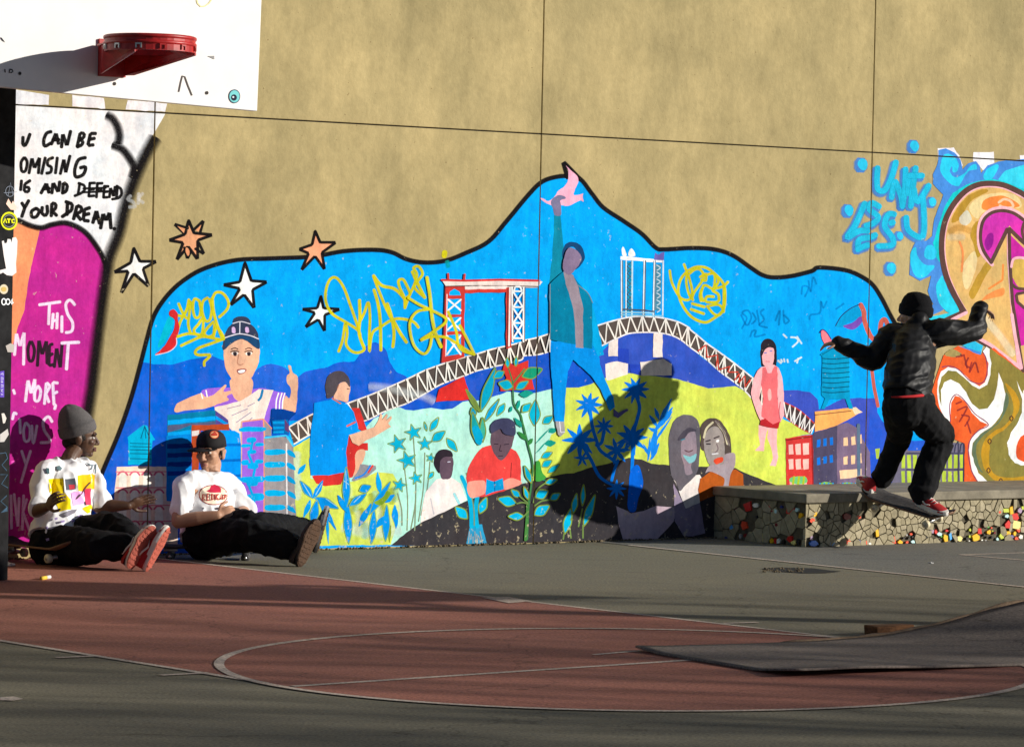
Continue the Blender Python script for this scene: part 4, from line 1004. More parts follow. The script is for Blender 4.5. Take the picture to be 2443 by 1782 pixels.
line('y2', PALM, 8, [(1540, 300), (1570, 400), (1550, 500), (1520, 620), (1515, 800), (1500, 1100)]); line('y2', PALM, 7, [(1400, 820), (1370, 900), (1350, 980)]); line('y2', PALM, 8, [(1290, 590), (1270, 680), (1230, 700)])
fill('y2', (0, 96, 206), [(1480, 1100), (1500, 900), (1560, 860), (1600, 1000), (1560, 1120), (1540, 1220), (1480, 1210)])
for a, b, w in (((200, 600), (350, 400), 44), ((230, 560), (160, 460), 34), ((240, 520), (340, 330), 40), ((240, 500), (200, 400), 30), ((180, 800), (220, 540), 50), ((160, 780), (110, 690), 26), ((170, 820), (240, 680), 36), ((280, 520), (345, 430), 24), ((230, 600), (150, 560), 30), ((190, 700), (340, 470), 20), ((150, 830), (170, 640), 24)): leaf('y4', (20, 132, 226), a, b, w)
grp('painted_plant_pot')
fill('y2', (190, 168, 178), [(1390, 1180), (1500, 1235), (1600, 1220), (1700, 1180), (1860, 1190), (1840, 1300), (1690, 1460), (1440, 1440), (1400, 1300)], False)

# --- central figure with the bird, reading boy, seated child, couple, standing woman
grp('painted_figure_with_bird')
fill('y3', (10, 128, 154), [(400, 540), (452, 538), (470, 700), (480, 900), (470, 985), (395, 1060), (360, 1090), (385, 900), (396, 700)], False)
fill('y2', (0, 138, 216), [(865, -110), (1000, -130), (1200, -110), (1240, -40), (1255, 60), (1300, 200), (1360, 320), (1370, 400), (1330, 430), (1260, 260), (1180, 150), (1040, 25), (1000, 120), (985, 260), (972, 515), (900, 515), (880, 260), (865, 60)], False)
fill('y3', (148, 132, 140), [(470, 990), (475, 980), (545, 1010), (580, 1080), (625, 1250), (630, 1590), (565, 1585), (550, 1280), (500, 1120)], False)
fill('y3', (0, 118, 150), [(360, 1085), (395, 1050), (470, 985), (500, 1120), (550, 1280), (565, 1440), (562, 1560), (365, 1520), (368, 1300), (355, 1180)], False)
fill('y3', (0, 118, 150), [(545, 1015), (600, 1090), (660, 1150), (700, 1230), (698, 1590), (628, 1585), (625, 1280), (590, 1110)], False)
fill('y3', (0, 160, 214), [(698, 1240), (725, 1330), (790, 1640), (740, 1652), (700, 1560)], False)
line('y3', (120, 130, 136), 2, [(365, 1085), (365, 1520)], False); line('y3', (110, 130, 140), 2, [(580, 1090), (660, 1150), (700, 1230)])
fill('y3', (22, 66, 108), [(470, 880), (470, 810), (500, 765), (550, 750), (610, 775), (642, 840), (635, 900), (600, 950), (560, 970), (590, 900), (570, 800), (520, 800)])
fill('y3', (128, 110, 136), [(465, 960), (475, 880), (500, 815), (530, 797), (580, 820), (610, 870), (600, 920), (560, 970), (520, 1010), (485, 995)])
fill('y3', (246, 170, 190), [(295, 405), (320, 412), (350, 430), (400, 400), (440, 350), (490, 310), (515, 260), (510, 180), (495, 150), (540, 195), (595, 250), (580, 310), (555, 375), (580, 385), (610, 378), (632, 372), (628, 395), (638, 438), (615, 425), (575, 440), (520, 465), (460, 465), (380, 460), (320, 435)])
fill('y3', (118, 112, 140), [(375, 440), (395, 405), (440, 385), (485, 395), (490, 412), (450, 430), (455, 460), (455, 538), (405, 538), (395, 490)])
fill('y2', (152, 150, 152), [(905, 515), (972, 515), (975, 600), (945, 632), (922, 615)], False)
fill('y2', (90, 84, 130), [(1360, 410), (1400, 445), (1470, 410), (1480, 425), (1400, 485), (1360, 470)], False)
line('y2', (222, 220, 226), 1.6, [(935, 515), (945, 600), (975, 595)], False)

grp('painted_reading_boy')
fill('y2', (222, 66, 62), [(400, 700), (330, 720), (270, 790), (215, 880), (205, 960), (230, 1100), (330, 1110), (500, 1060), (635, 1000), (635, 820), (600, 750), (540, 715)], False)
fill('y2', (248, 150, 130), [(215, 1000), (240, 1110), (350, 1080), (350, 985), (290, 980)]); fill('y2', (250, 150, 130), [(500, 985), (560, 960), (635, 985), (630, 1010), (510, 1050)])
line('y2', (120, 40, 40), 2, [(560, 840), (555, 950)], False)
fill('y2', (98, 78, 88), [(400, 610), (430, 560), (560, 560), (585, 620), (560, 720), (510, 800), (475, 822), (440, 790), (405, 710)])
fill('y2', (62, 62, 88), [(398, 605), (395, 550), (430, 505), (500, 488), (570, 505), (592, 560), (585, 620), (530, 620), (490, 600), (470, 570), (430, 590)])
for a in ([(425, 690), (455, 692)], [(505, 695), (540, 690)], [(475, 700), (465, 745), (485, 745)], [(458, 785), (490, 785)]): line('y2', (48, 36, 48), 2, a, False)
fill('y2', (0, 150, 206), [(362, 965), (425, 985), (495, 960), (502, 1045), (430, 1065), (355, 1092)], False); line('y2', (0, 90, 150), 2, [(427, 985), (430, 1065)], False)
grp('painted_seated_child')
fill('y1', (240, 222, 212), [(1290, 970), (1400, 955), (1480, 1000), (1530, 1130), (1440, 1180), (1330, 1235), (1165, 1310), (1180, 1180), (1210, 1060)], False)
fill('y1', (92, 72, 84), [(1330, 960), (1310, 880), (1320, 810), (1400, 780), (1425, 830), (1420, 900), (1400, 960), (1360, 970)])
fill('y1', (44, 36, 44), [(1310, 920), (1272, 850), (1285, 770), (1340, 732), (1400, 745), (1418, 790), (1360, 790), (1325, 820), (1318, 880)])
line('y1', (200, 196, 210), 2, [(1380, 832), (1400, 830)], False); line('y1', (160, 220, 220), 4, [(1430, 1080), (1470, 1160)], soft=2); line('y1', (200, 190, 190), 3, [(1245, 1120), (1270, 1240)], False)

grp('painted_couple')
fill('y4', (232, 220, 210), [(330, 930), (420, 940), (560, 930), (600, 1000), (560, 1150), (450, 1200), (370, 1000)], False)
fill('y4', (146, 130, 150), [(350, 1000), (450, 1200), (560, 1150), (600, 1390), (500, 1420), (430, 1415), (360, 1300)], False)  # torso shape, its colour darkened to hold the shade falling across it
fill('y4', (174, 84, 28), [(560, 960), (640, 910), (740, 905), (840, 890), (900, 930), (905, 1050), (770, 1062), (560, 1140), (548, 1050)], False)
fill('y4', (98, 92, 98), [(330, 920), (312, 700), (320, 600), (360, 500), (430, 462), (510, 475), (550, 530), (560, 700), (540, 900), (500, 960), (440, 1020), (400, 1060), (370, 990)])
fill('y4', (146, 128, 136), [(410, 760), (420, 650), (470, 590), (520, 600), (530, 760), (490, 860), (500, 920), (450, 930), (430, 850)])
fill('y4', (72, 66, 76), [(380, 660), (420, 600), (480, 560), (530, 590), (480, 600), (430, 650)]); fill('y4', (130, 190, 194), [(430, 780), (480, 790), (530, 770), (510, 830), (470, 840)])
line('y4', (60, 130, 150), 2.4, [(410, 660), (440, 650)], False); line('y4', (90, 60, 66), 2.6, [(440, 740), (470, 752), (500, 740)])
fill('y4', (84, 72, 66), [(560, 560), (600, 505), (660, 488), (720, 510), (770, 580), (800, 650), (805, 760), (760, 780), (580, 740), (568, 640)])
fill('y4', (150, 140, 134), [(590, 720), (600, 620), (650, 560), (700, 560), (740, 620), (755, 740), (740, 850), (690, 890), (640, 860), (610, 800)])
line('y4', (206, 196, 160), 5, [(590, 640), (610, 570), (660, 520)]); line('y4', (206, 196, 160), 5, [(700, 530), (750, 600), (775, 690)]); line('y4', (120, 110, 104), 4, [(680, 510), (740, 580), (790, 700)])
fill('y4', (162, 146, 150), [(750, 780), (830, 765), (835, 850), (800, 940), (775, 1060), (735, 1060), (750, 960), (640, 910), (600, 920), (640, 860), (740, 850)])
fill('y4', (214, 72, 44), [(668, 825), (700, 800), (735, 798), (735, 830), (690, 852)])
for a in ([(605, 670), (640, 660)], [(670, 645), (710, 630)], [(610, 690), (640, 690)]): line('y4', (50, 40, 44), 3, a, False)
fill('y4', (226, 226, 222), [(685, 662), (710, 655), (708, 675), (690, 678)]); line('y4', (110, 96, 98), 2.6, [(690, 690), (700, 735), (660, 770)]); line('y4', (210, 206, 206), 3, [(655, 770), (700, 765)])

grp('painted_standing_woman')
WSK = (248, 176, 178)
fill('y4', (40, 34, 42), [(1040, 70), (1035, -40), (1050, -110), (1085, -140), (1130, -130), (1160, -80), (1168, 0), (1160, 75), (1130, 80), (1060, 80)])
fill('y4', WSK, [(1060, 60), (1050, 0), (1060, -60), (1100, -95), (1140, -60), (1145, 0), (1135, 60), (1105, 95)])
line('y4', (90, 120, 190), 2.4, [(1068, -25), (1085, -28)], False); line('y4', (90, 120, 190), 2.4, [(1112, -40), (1128, -42)], False); line('y4', (196, 120, 130), 2, [(1080, 40), (1110, 42)], False)
fill('y4', (40, 34, 42), [(1045, 0), (1055, -60), (1085, -95), (1130, -95), (1150, -60), (1155, -30), (1135, -68), (1080, -62), (1062, -30)])
fill('y4', WSK, [(1040, 85), (1060, 80), (1140, 65), (1180, 90), (1205, 170), (1220, 290), (1215, 400), (1225, 460), (1190, 520), (1170, 450), (1170, 330), (1150, 250), (1060, 250), (1040, 230), (1025, 330), (1060, 430), (1075, 490), (1040, 515), (1020, 480), (970, 340), (960, 290), (980, 180), (1010, 115)], False)
fill('y4', WSK, [(1020, 540), (1100, 560), (1170, 560), (1165, 690), (1180, 790), (1160, 865), (1110, 860), (1140, 800), (1120, 720), (1090, 640), (1100, 570), (1085, 600), (1070, 690), (1065, 745), (995, 742), (1035, 700), (1025, 620)], False)
fill('y4', (232, 108, 112), [(1050, 90), (1075, 85), (1090, 130), (1120, 130), (1145, 75), (1165, 80), (1170, 200), (1165, 300), (1175, 400), (1190, 520), (1130, 540), (1070, 500), (1040, 470), (1055, 330), (1040, 220)], False)
fill('y4', (176, 36, 44), [(1035, 500), (1070, 490), (1130, 535), (1185, 515), (1175, 568), (1100, 560), (1028, 540)], False)
fill('y4', (246, 168, 164), [(1090, 270), (1115, 260), (1120, 330), (1095, 350)]); line('y4', (190, 90, 100), 2, [(1190, 360), (1180, 440), (1190, 500)])

grp('painted_town')
fill('y4', (206, 56, 52), [(1235, 645), (1445, 615), (1450, 700), (1455, 1050), (1242, 1050)], False)
line('y4', (140, 34, 34), 3, [(1240, 660), (1440, 632)], False); line('y4', (150, 36, 36), 3, [(1442, 620), (1450, 1045)], False)
for y, dy in ((700, -12), (815, -4)):
    for i, x in enumerate((1256, 1312, 1370)): fill('y4', (248, 190, 176), [(x, y+dy*i/2), (x+38+i*4, y-6+dy*i/2), (x+40+i*4, y+72), (x+4, y+76)], False)
fill('y4', (248, 176, 166), [(1265, 990), (1400, 985), (1405, 1048), (1268, 1050)], False)
fill('y4', (110, 190, 120), [(1265, 985), (1285, 950), (1380, 945), (1405, 985), (1340, 1010)]); 
for x in (1300, 1340, 1380): line('y4', (170, 190, 40), 5, [(x, 950), (x-8, 1005)], False)
fill('y4', (78, 72, 96), [(1448, 625), (1460, 600), (1640, 545), (1660, 560), (1660, 1050), (1458, 1050)], False)
fill('y4', (120, 100, 124), [(1640, 545), (1720, 520), (1790, 560), (1900, 760), (1905, 1050), (1640, 1050)], False)
fill('y4', (250, 168, 92), [(1465, 435), (1652, 415), (1790, 400), (1830, 440), (1640, 545), (1465, 595)], False); fill('y4', (248, 206, 170), [(1755, 405), (1790, 400), (1840, 440), (1780, 460)], False)
line('y4', (110, 70, 50), 2, [(1465, 462), (1750, 430)], False)
for y in (640, 780):
    for i, x in enumerate((1480, 1530, 1580)): fill('y4', (16, 116, 214), [(x, y+20-i*9), (x+26, y+14-i*9), (x+28, y+74-i*9), (x+2, y+78-i*9)], False)
for y in (630, 780):
    for i, x in enumerate((1690, 1750, 1800)): fill('y4', (250, 196, 150), [(x, y+16-i*12), (x+32, y+8-i*12), (x+34, y+70-i*6), (x+2, y+74-i*6)], False)
fill('y4', (250, 200, 158), [(1660, 900), (1830, 885), (1832, 950), (1664, 965)], False)
for x0 in (1480, 1660):
    fill('y4', (130, 190, 90), [(x0, 1045), (x0+20, 1000), (x0+60, 990), (x0+120, 1000), (x0+150, 1045)], False)
    for i in range(4): line('y4', (0, 160, 220), 4, [(x0+25+i*34, 1000), (x0+18+i*34, 1040)], False)
line('y4', (90, 110, 130), 8, [(1808, 540), (1812, 1045)], False)
fill('n', (250, 190, 140), [(1900, 1170), (1938, 1168), (1938, 1172), (1900, 1174)], False)
# water tank and the pink birds
fill('y5', (0, 146, 190), [(1490, 1085), (1580, 1020), (1700, 1085), (1745, 1110), (1750, 1460), (1780, 1560), (1740, 1560), (1710, 1475), (1570, 1475), (1530, 1560), (1500, 1560), (1530, 1470), (1500, 1440), (1510, 1100)], False)
for i in range(8): line('y5', (0, 84, 112), 2.4, [(1512, 1120+i*42), (1600, 1126+i*42), (1745, 1114+i*42)])
line('y5', (0, 96, 130), 2.4, [(1510, 1085), (1600, 1030), (1700, 1085)], False)
fill('y5', (244, 120, 130), [(1500, 900), (1500, 875), (1530, 880), (1570, 930), (1600, 980), (1580, 1010), (1535, 1000), (1505, 950)])
line('y5', (40, 60, 120), 2.6, [(1487, 895), (1510, 868), (1545, 890), (1585, 950)])
fill('y7', (0, 152, 206), [(115, 260), (150, 200), (210, 150), (275, 122), (285, 160), (275, 200), (200, 235), (160, 268)])
fill('y7', (120, 76, 170), [(165, 262), (220, 240), (275, 200), (290, 225), (240, 278), (195, 278)])
line('y7', (196, 92, 76), 11, [(275, 125), (295, 170), (300, 230), (335, 320), (370, 350), (395, 320), (405, 240), (430, 220), (450, 265)])
line('y7', (196, 92, 76), 8, [(345, 530), (360, 650), (385, 770)], False); line('y7', (30, 40, 90), 2, [(115, 260), (150, 200), (210, 150), (270, 122)])
# picket fence behind the skater
grp('painted_picket_fence')
fill('s2', (110, 104, 122), [(700, 470), (760, 450), (850, 330), (1100, 320), (1110, 460), (1400, 470), (1500, 330), (1660, 330), (1660, 960), (620, 960), (680, 700)], False)
fill('s2', (42, 94, 206), [(860, 440), (880, 300), (1100, 300), (1080, 440)], False)
for i in range(11):
    x = 770 + i*82
    for (y0, y1) in ((500, 690), (730, 950)):
        fill('s2', (178, 200, 66), [(x, y0), (x+52, y0), (x+54, y1), (x+2, y1)], False)
for x in (1545, 1620): line('s2', (60, 58, 80), 3, [(x-30, 460), (x-12, 360), (x+10, 335), (x+24, 360), (x+20, 940)])
line('s2', (60, 58, 80), 3, [(840, 480), (1640, 480)], False); line('s2', (60, 58, 80), 3, [(840, 708), (1640, 708)], False)
fill('s2', (176, 196, 64), [(405, 420), (470, 410), (450, 560), (415, 560)], False)

# --- yellow and faint tags
grp('yellow_tag')
YT = lambda w, *p: line('z5', YL, w, list(p), soft=1.2)
YT(5.5, (95, 640), (130, 720), (165, 770)); YT(5.5, (185, 605), (165, 700), (110, 800), (70, 940)); YT(5.5, (75, 740), (140, 740), (200, 620), (190, 720), (180, 820), (200, 900))
YT(5.5, (280, 620), (235, 600), (220, 680), (240, 760), (280, 750), (290, 660), (270, 610)); YT(5.5, (300, 770), (270, 820), (230, 870), (250, 910), (300, 900), (310, 780), (280, 640))
YT(5.5, (350, 590), (310, 620), (300, 700), (330, 790), (370, 780), (385, 690), (365, 600)); YT(5.5, (400, 800), (350, 850), (320, 900), (350, 930), (400, 910), (410, 820))
YT(6, (390, 590), (400, 700), (430, 820), (480, 950)); YT(5.5, (390, 600), (420, 545), (480, 550), (530, 620), (520, 690), (450, 760)); YT(5.5, (70, 935), (170, 905), (260, 910), (380, 940), (490, 950), (430, 850), (400, 930))
YT(5.5, (115, 1010), (200, 970), (300, 930), (400, 940)); YT(5.5, (490, 950), (380, 990), (270, 1030), (240, 1070), (270, 1090), (370, 1090), (345, 1125), (320, 1150), (320, 1185))
grp('yellow_tag_')
ZT = lambda w, *p: line('z6', YL, w, list(p), soft=1.2)
ZT(5.5, (395, 1060), (430, 960), (455, 810), (470, 900), (460, 990), (500, 1050), (560, 1070), (620, 1040), (590, 960), (570, 880), (470, 810), (340, 730), (285, 630), (285, 520), (320, 430), (375, 415), (440, 500), (500, 660), (570, 860))
ZT(6.5, (578, 610), (582, 760), (575, 900), (620, 1035)); ZT(5.5, (580, 800), (620, 720), (655, 630), (670, 760), (665, 900), (665, 1060), (690, 900), (770, 840), (870, 780), (960, 775), (1050, 800), (1095, 850))
ZT(6.5, (705, 520), (740, 640), (760, 800), (765, 1050)); ZT(5.5, (700, 400), (760, 560), (820, 700), (870, 800)); ZT(6.5, (820, 640), (860, 760), (880, 900), (870, 1020)); ZT(6.5, (870, 780), (930, 890), (990, 980))
ZT(6.5, (700, 395), (770, 480), (880, 510), (950, 570), (985, 620)); ZT(5.5, (975, 680), (970, 590), (930, 500), (920, 440), (960, 430), (1000, 500), (1020, 560), (975, 600)); ZT(5.5, (975, 680), (1010, 580), (1060, 470), (1080, 380), (1050, 330), (1095, 315), (1130, 380), (1090, 440), (1060, 500), (1140, 580))
ZT(6.5, (1040, 360), (1080, 450), (1150, 590)); ZT(7, (1165, 410), (1190, 560), (1210, 760), (1240, 900), (1290, 1020)); ZT(5.5, (1000, 590), (1100, 650), (1210, 700), (1320, 760), (1330, 800), (1260, 860), (1110, 960), (1200, 930), (1340, 940), (1500, 1040), (1580, 1085))
ZT(5.5, (1180, 690), (1080, 710), (1020, 790), (1020, 900), (1060, 1020), (1140, 1080), (1190, 1020), (1210, 900)); ZT(5.5, (1350, 710), (1420, 880), (1450, 1030), (1580, 1085)); ZT(5.5, (1450, 830), (1510, 940), (1580, 1085)); ZT(12, (1325, 190), (1320, 225)); line('z6', (0, 170, 160), 6, [(1345, 270), (1355, 320)], soft=4, a=.6)
grp('yellow_tag__')
YF = lambda w, *p: line('y5', YL, w, list(p), soft=1.2)
YF(5, (175, 350), (195, 460), (260, 580), (320, 610), (360, 590), (370, 520), (340, 400), (320, 350), (300, 295)); YF(5, (330, 350), (320, 450), (345, 560), (380, 610))
YF(5.5, (330, 355), (270, 430), (250, 540), (290, 660), (370, 760), (480, 805), (560, 770), (640, 700), (660, 600), (650, 480), (590, 400), (500, 330), (410, 320), (340, 350))
YF(5, (345, 380), (400, 340), (450, 350), (470, 420), (390, 540), (370, 600)); YF(5, (440, 410), (490, 380), (490, 440), (450, 430)); YF(5, (490, 390), (560, 380), (570, 450), (550, 510), (480, 480), (440, 560), (450, 620)); YF(5, (470, 480), (450, 560), (470, 620))
YF(5.5, (685, 450), (640, 490), (550, 520), (600, 560), (600, 620), (540, 630), (490, 620), (500, 580), (560, 580)); YF(6, (650, 480), (650, 600), (645, 715)); YF(5.5, (370, 640), (480, 670)); YF(5.5, (360, 690), (475, 730)); YF(5, (500, 660), (560, 730), (610, 740), (640, 690), (600, 650), (520, 660)); YF(5, (585, 395), (600, 450), (560, 510))
grp('faint_tag')
FT_ = lambda w, a, *p: line('y5', (0, 92, 150), w, list(p), soft=1.5, a=a)
FT_(3, .34, (805, 860), (850, 770), (810, 720), (860, 700), (890, 760), (850, 830), (800, 740)); FT_(3, .34, (900, 720), (930, 780), (890, 820)); FT_(3, .34, (1000, 690), (970, 720), (1000, 780), (960, 830), (1030, 850)); FT_(3, .34, (940, 700), (960, 830))
FT_(3, .34, (1100, 790), (1140, 700), (1130, 830)); FT_(3, .34, (1170, 700), (1180, 810), (1220, 790), (1175, 740)); FT_(3, .34, (880, 930), (900, 880), (930, 880), (920, 930), (1010, 910))
FT_(3, .3, (1330, 560), (1340, 490), (1390, 500), (1360, 580)); FT_(3, .3, (1390, 440), (1410, 540), (1430, 410), (1460, 470)); FT_(3, .3, (1400, 780), (1410, 740), (1490, 720), (1500, 620), (1520, 680), (1550, 620)); FT_(3, .3, (1630, 690), (1700, 640))
WT_ = lambda w, *p: line('y5', (226, 238, 240), w, list(p), soft=1, a=.85)
WT_(3, (1170, 910), (1200, 940)); WT_(3, (1235, 935), (1280, 940), (1300, 970), (1250, 1020)); WT_(3, (1290, 930), (1330, 990)); WT_(4, (1125, 1140), (1150, 1160)); WT_(3, (1150, 1130), (1160, 1150)); WT_(3, (1175, 1125), (1180, 1150)); WT_(3, (1205, 1130), (1210, 1155)); WT_(3, (1270, 1145), (1330, 1110)); WT_(3, (1300, 1120), (1290, 1160))
line('y1', (236, 238, 240), 6, [(760, 240), (900, 250), (1060, 290), (1180, 310), (1270, 355)], soft=10, a=.35)
# red and blue bird near the first tag
grp('painted_parrot')
fill('z2', (0, 176, 196), [(1400, 1060), (1440, 1080), (1420, 1180), (1360, 1280), (1310, 1320), (1340, 1200)])
fill('z2', (206, 40, 44), [(1405, 1050), (1410, 1015), (1440, 1002), (1470, 1030), (1480, 1100), (1490, 1160), (1460, 1240), (1460, 1300), (1400, 1350), (1290, 1378), (1330, 1340), (1390, 1270), (1440, 1170), (1450, 1090)])
line('z2', (222, 200, 206), 2, [(1290, 1380), (1400, 1352), (1460, 1300), (1462, 1240)])

# --- graffiti piece at the right edge
grp('blue_swirl_graffiti')
CYB = (44, 190, 222); MB = (70, 134, 206)
for (x, y, r, k) in ((352, 310, 48, 1), (762, 165, 44, 1), (245, 672, 44, 1), (905, 605, 36, 1), (650, 870, 32, 1), (580, 1128, 46, 1)):
    line('y6', MB, r*.5, [(x-10, y-r*.5), (x-12, y+r*.6)], soft=6, a=.9)
    fill('y6', CYB, [(x-r*.7, y), (x-r*.5, y-r*.75), (x+r*.1, y-r), (x+r*.75, y-r*.6), (x+r*.85, y+r*.2), (x+r*.5, y+r*.85), (x-r*.2, y+r*.8)])
UL = [[(475, 330), (470, 440), (480, 505), (530, 510), (580, 420), (620, 285)], [(585, 570), (600, 470), (620, 440)], [(620, 450), (660, 560), (670, 640)], [(670, 640), (690, 480), (695, 340)], [(715, 450), (718, 540)], [(715, 430), (718, 440)], [(775, 330), (750, 500), (735, 640)], [(720, 395), (830, 395)], [(760, 500), (790, 600), (880, 470)], [(830, 560), (840, 700), (840, 820), (820, 880), (760, 860), (710, 810), (700, 720)],
      [(375, 610), (300, 780), (235, 880), (330, 830), (400, 830)], [(490, 640), (430, 610), (410, 660), (480, 720), (440, 770), (380, 790)], [(320, 980), (330, 900), (420, 880), (460, 860)], [(320, 970), (400, 940)], [(610, 700), (560, 700), (530, 790), (590, 880), (590, 940), (480, 950)], [(600, 760), (575, 770)]]
for s_ in UL: line('y6', MB, 15, [(x-12, y+14) for x, y in s_], soft=5, a=.9)
for s_ in UL: line('y6', (34, 184, 216), 12, s_, soft=2)
grp('orange_swirl_graffiti')
fill('r1', (236, 226, 226), [(145, 95), (290, 85), (340, 160), (370, 250), (340, 330), (140, 220)], False)
fill('r1', (238, 230, 228), [(470, 130), (655, 125), (660, 230), (560, 300), (520, 250), (465, 210)], False); fill('r1', (236, 232, 232), [(895, 160), (1000, 160), (1000, 260), (900, 250)], False)
fill('r1', MB, [(150, 110), (210, 95), (300, 130), (350, 200), (370, 290), (420, 235), (490, 210), (530, 260), (540, 320), (600, 250), (700, 215), (1100, 180), (1100, 760), (520, 760), (300, 1100), (330, 1500), (60, 1640), (-60, 1640), (100, 1520), (50, 1400), (80, 1260), (-20, 1310), (-120, 1250), (-110, 1050), (-60, 950), (40, 940), (90, 900), (110, 740), (180, 560), (190, 520), (100, 420), (95, 330), (140, 240)], False)
fill('r1', (44, 196, 224), [(200, 150), (280, 160), (330, 230), (320, 300), (280, 310), (270, 260), (250, 310), (300, 355), (380, 330), (440, 260), (490, 240), (500, 290), (430, 300), (370, 380), (330, 440), (260, 420), (190, 350), (165, 260)])
fill('r1', (44, 196, 224), [(560, 350), (600, 280), (680, 240), (700, 270), (640, 370), (590, 390)]); fill('r1', (56, 204, 226), [(690, 380), (760, 300), (900, 250), (1100, 230), (1100, 560), (930, 480), (800, 420)], False)
fill('r1', (20, 196, 196), [(280, 500), (400, 430), (520, 390), (640, 375), (760, 400), (940, 470), (1100, 560), (1100, 620), (640, 420), (420, 480), (290, 620), (200, 800), (170, 1000), (175, 1160), (130, 1100), (100, 960), (150, 780), (200, 640)], False)
fill('r1', (48, 190, 222), [(15, 1050), (40, 990), (90, 980), (130, 1030), (120, 1090), (70, 1115), (25, 1095)]); fill('r1', (44, 190, 222), [(-110, 1060), (-60, 1000), (-40, 1090), (30, 1160), (110, 1170), (40, 1260), (-40, 1280), (-100, 1190)])
fill('r1', (44, 200, 220), [(130, 1350), (180, 1260), (200, 1300), (250, 1420), (320, 1540), (330, 1590), (240, 1600), (170, 1530), (135, 1450)])
fill('r1', (44, 200, 220), [(60, 1640), (250, 1600), (330, 1590), (250, 1700), (-100, 1750), (-200, 1740)], False)
# big rounded letter: brown rim, pink rim, golden body
BODY = [(385, 1595), (300, 1450), (220, 1270), (180, 1080), (180, 900), (215, 740), (290, 600), (390, 490), (500, 430), (620, 415), (740, 430), (850, 475), (950, 530), (1100, 640)]
fill('r1', (214, 172, 104), BODY + [(1100, 2100), (880, 2096), (450, 1780), (140, 1720)], False)
fill('r1', (178, 136, 48), [(265, 770), (320, 640), (430, 520), (560, 470), (600, 490), (470, 560), (400, 640), (350, 740)]); fill('r1', (224, 196, 138), [(430, 640), (520, 540), (700, 500), (860, 530), (900, 640), (700, 620), (560, 680), (500, 740)])
fill('r1', (234, 130, 60), [(545, 640), (560, 580), (640, 535), (760, 535), (890, 620), (760, 650), (600, 660)]); line('r1', (240, 186, 150), 6, [(700, 590), (750, 560), (810, 580), (830, 630), (760, 640), (710, 620)])
fill('r1', (178, 138, 46), [(440, 880), (480, 780), (540, 760), (530, 900), (540, 1050), (500, 1090), (470, 980)]); fill('r1', (180, 140, 50), [(430, 1420), (520, 1230), (600, 1120), (640, 1160), (560, 1300), (470, 1470)])
fill('r1', (226, 200, 144), [(370, 1230), (390, 1130), (470, 1040), (500, 1110), (480, 1230), (420, 1380), (380, 1360)]); fill('r1', (206, 196, 170), [(350, 720), (410, 660), (450, 740), (400, 800), (340, 770)])
fill('r1', (232, 138, 72), [(545, 1490), (600, 1430), (740, 1370), (740, 1440), (620, 1470)]); line('r1', (232, 136, 66), 5, [(740, 1160), (735, 1300), (610, 1380)], False); line('r1', (230, 140, 80), 5, [(340, 950), (370, 1050), (360, 1220)])
line('r1', (240, 222, 180), 12, [(560, 1640), (700, 1800), (830, 1980)], soft=6, a=.7); line('r1', (206, 160, 80), 9, [(250, 860), (330, 820), (440, 850)], soft=5, a=.6); line('r1', (230, 208, 160), 9, [(240, 910), (380, 905)], soft=6, a=.6)
MAG = (206, 52, 166)
fill('r1', MAG, [(635, 1140), (560, 1030), (530, 900), (550, 770), (620, 690), (730, 665), (840, 690), (940, 760), (1100, 860), (1100, 1030), (930, 980), (800, 800), (740, 900), (690, 1000)], False)
fill('r1', (150, 30, 140), [(570, 960), (600, 880), (650, 880), (640, 980), (600, 1030)])
fill('r1', (196, 40, 150), [(800, 880), (870, 950), (1000, 1080), (1100, 1100), (1100, 1900), (870, 1900), (810, 1400)], False)
fill('r1', (206, 166, 80), [(810, 1180), (830, 1110), (900, 1090), (1000, 1110), (1100, 1150), (1100, 1360), (930, 1380), (850, 1320)]); fill('r1', (222, 172, 110), [(870, 1440), (960, 1410), (1100, 1400), (1100, 1620), (940, 1560), (880, 1500)], False)
RB = (92, 64, 58); RP = (244, 176, 184)
line('r1', RP, 9, [(640, 1160), (540, 1040), (515, 900), (535, 760), (610, 672), (730, 640), (850, 672), (960, 745)]); line('r1', RP, 8, [(790, 830), (790, 1100), (820, 1500), (885, 2090)], False)
line('r1', RB, 8, [(630, 1140), (555, 1020), (532, 900), (555, 765), (625, 690), (730, 665), (840, 690), (940, 760)]); line('r1', RB, 9, [(630, 1140), (785, 820), (920, 950), (1000, 1010)], False); line('r1', RB, 8, [(795, 830), (800, 1100), (825, 1500), (890, 1900)], False)
line('r1', RB, 7, [(930, 780), (915, 860), (945, 960)]); line('r1', RP, 6, [(815, 1180), (835, 1110), (900, 1095), (1000, 1120)]); line('r1', RB, 7, [(820, 1340), (870, 1375), (960, 1385)]); line('r1', RB, 7, [(1000, 1560), (940, 1560), (870, 1500), (860, 1430), (950, 1410)], False)
line('r1', RP, 9, [(400, 1600), (315, 1450), (237, 1270), (197, 1080), (197, 900), (232, 745), (305, 612), (400, 508), (505, 450), (620, 435), (740, 450), (850, 495), (950, 550)])
line('r1', RB, 13, BODY); line('r1', RB, 11, [(385, 1590), (250, 1650), (60, 1740)], False)
line('r1', RP, 8, [(400, 1600), (270, 1665)], False)
line('r2', RB, 8, [(430, 190), (600, 290), (890, 510)], False); line('r2', RP, 8, [(480, 200), (620, 280), (885, 485)], False); line('r2', RB, 8, [(820, 0), (850, 200), (900, 510)], False); line('r2', RP, 8, [(800, 0), (830, 200), (885, 480)], False)
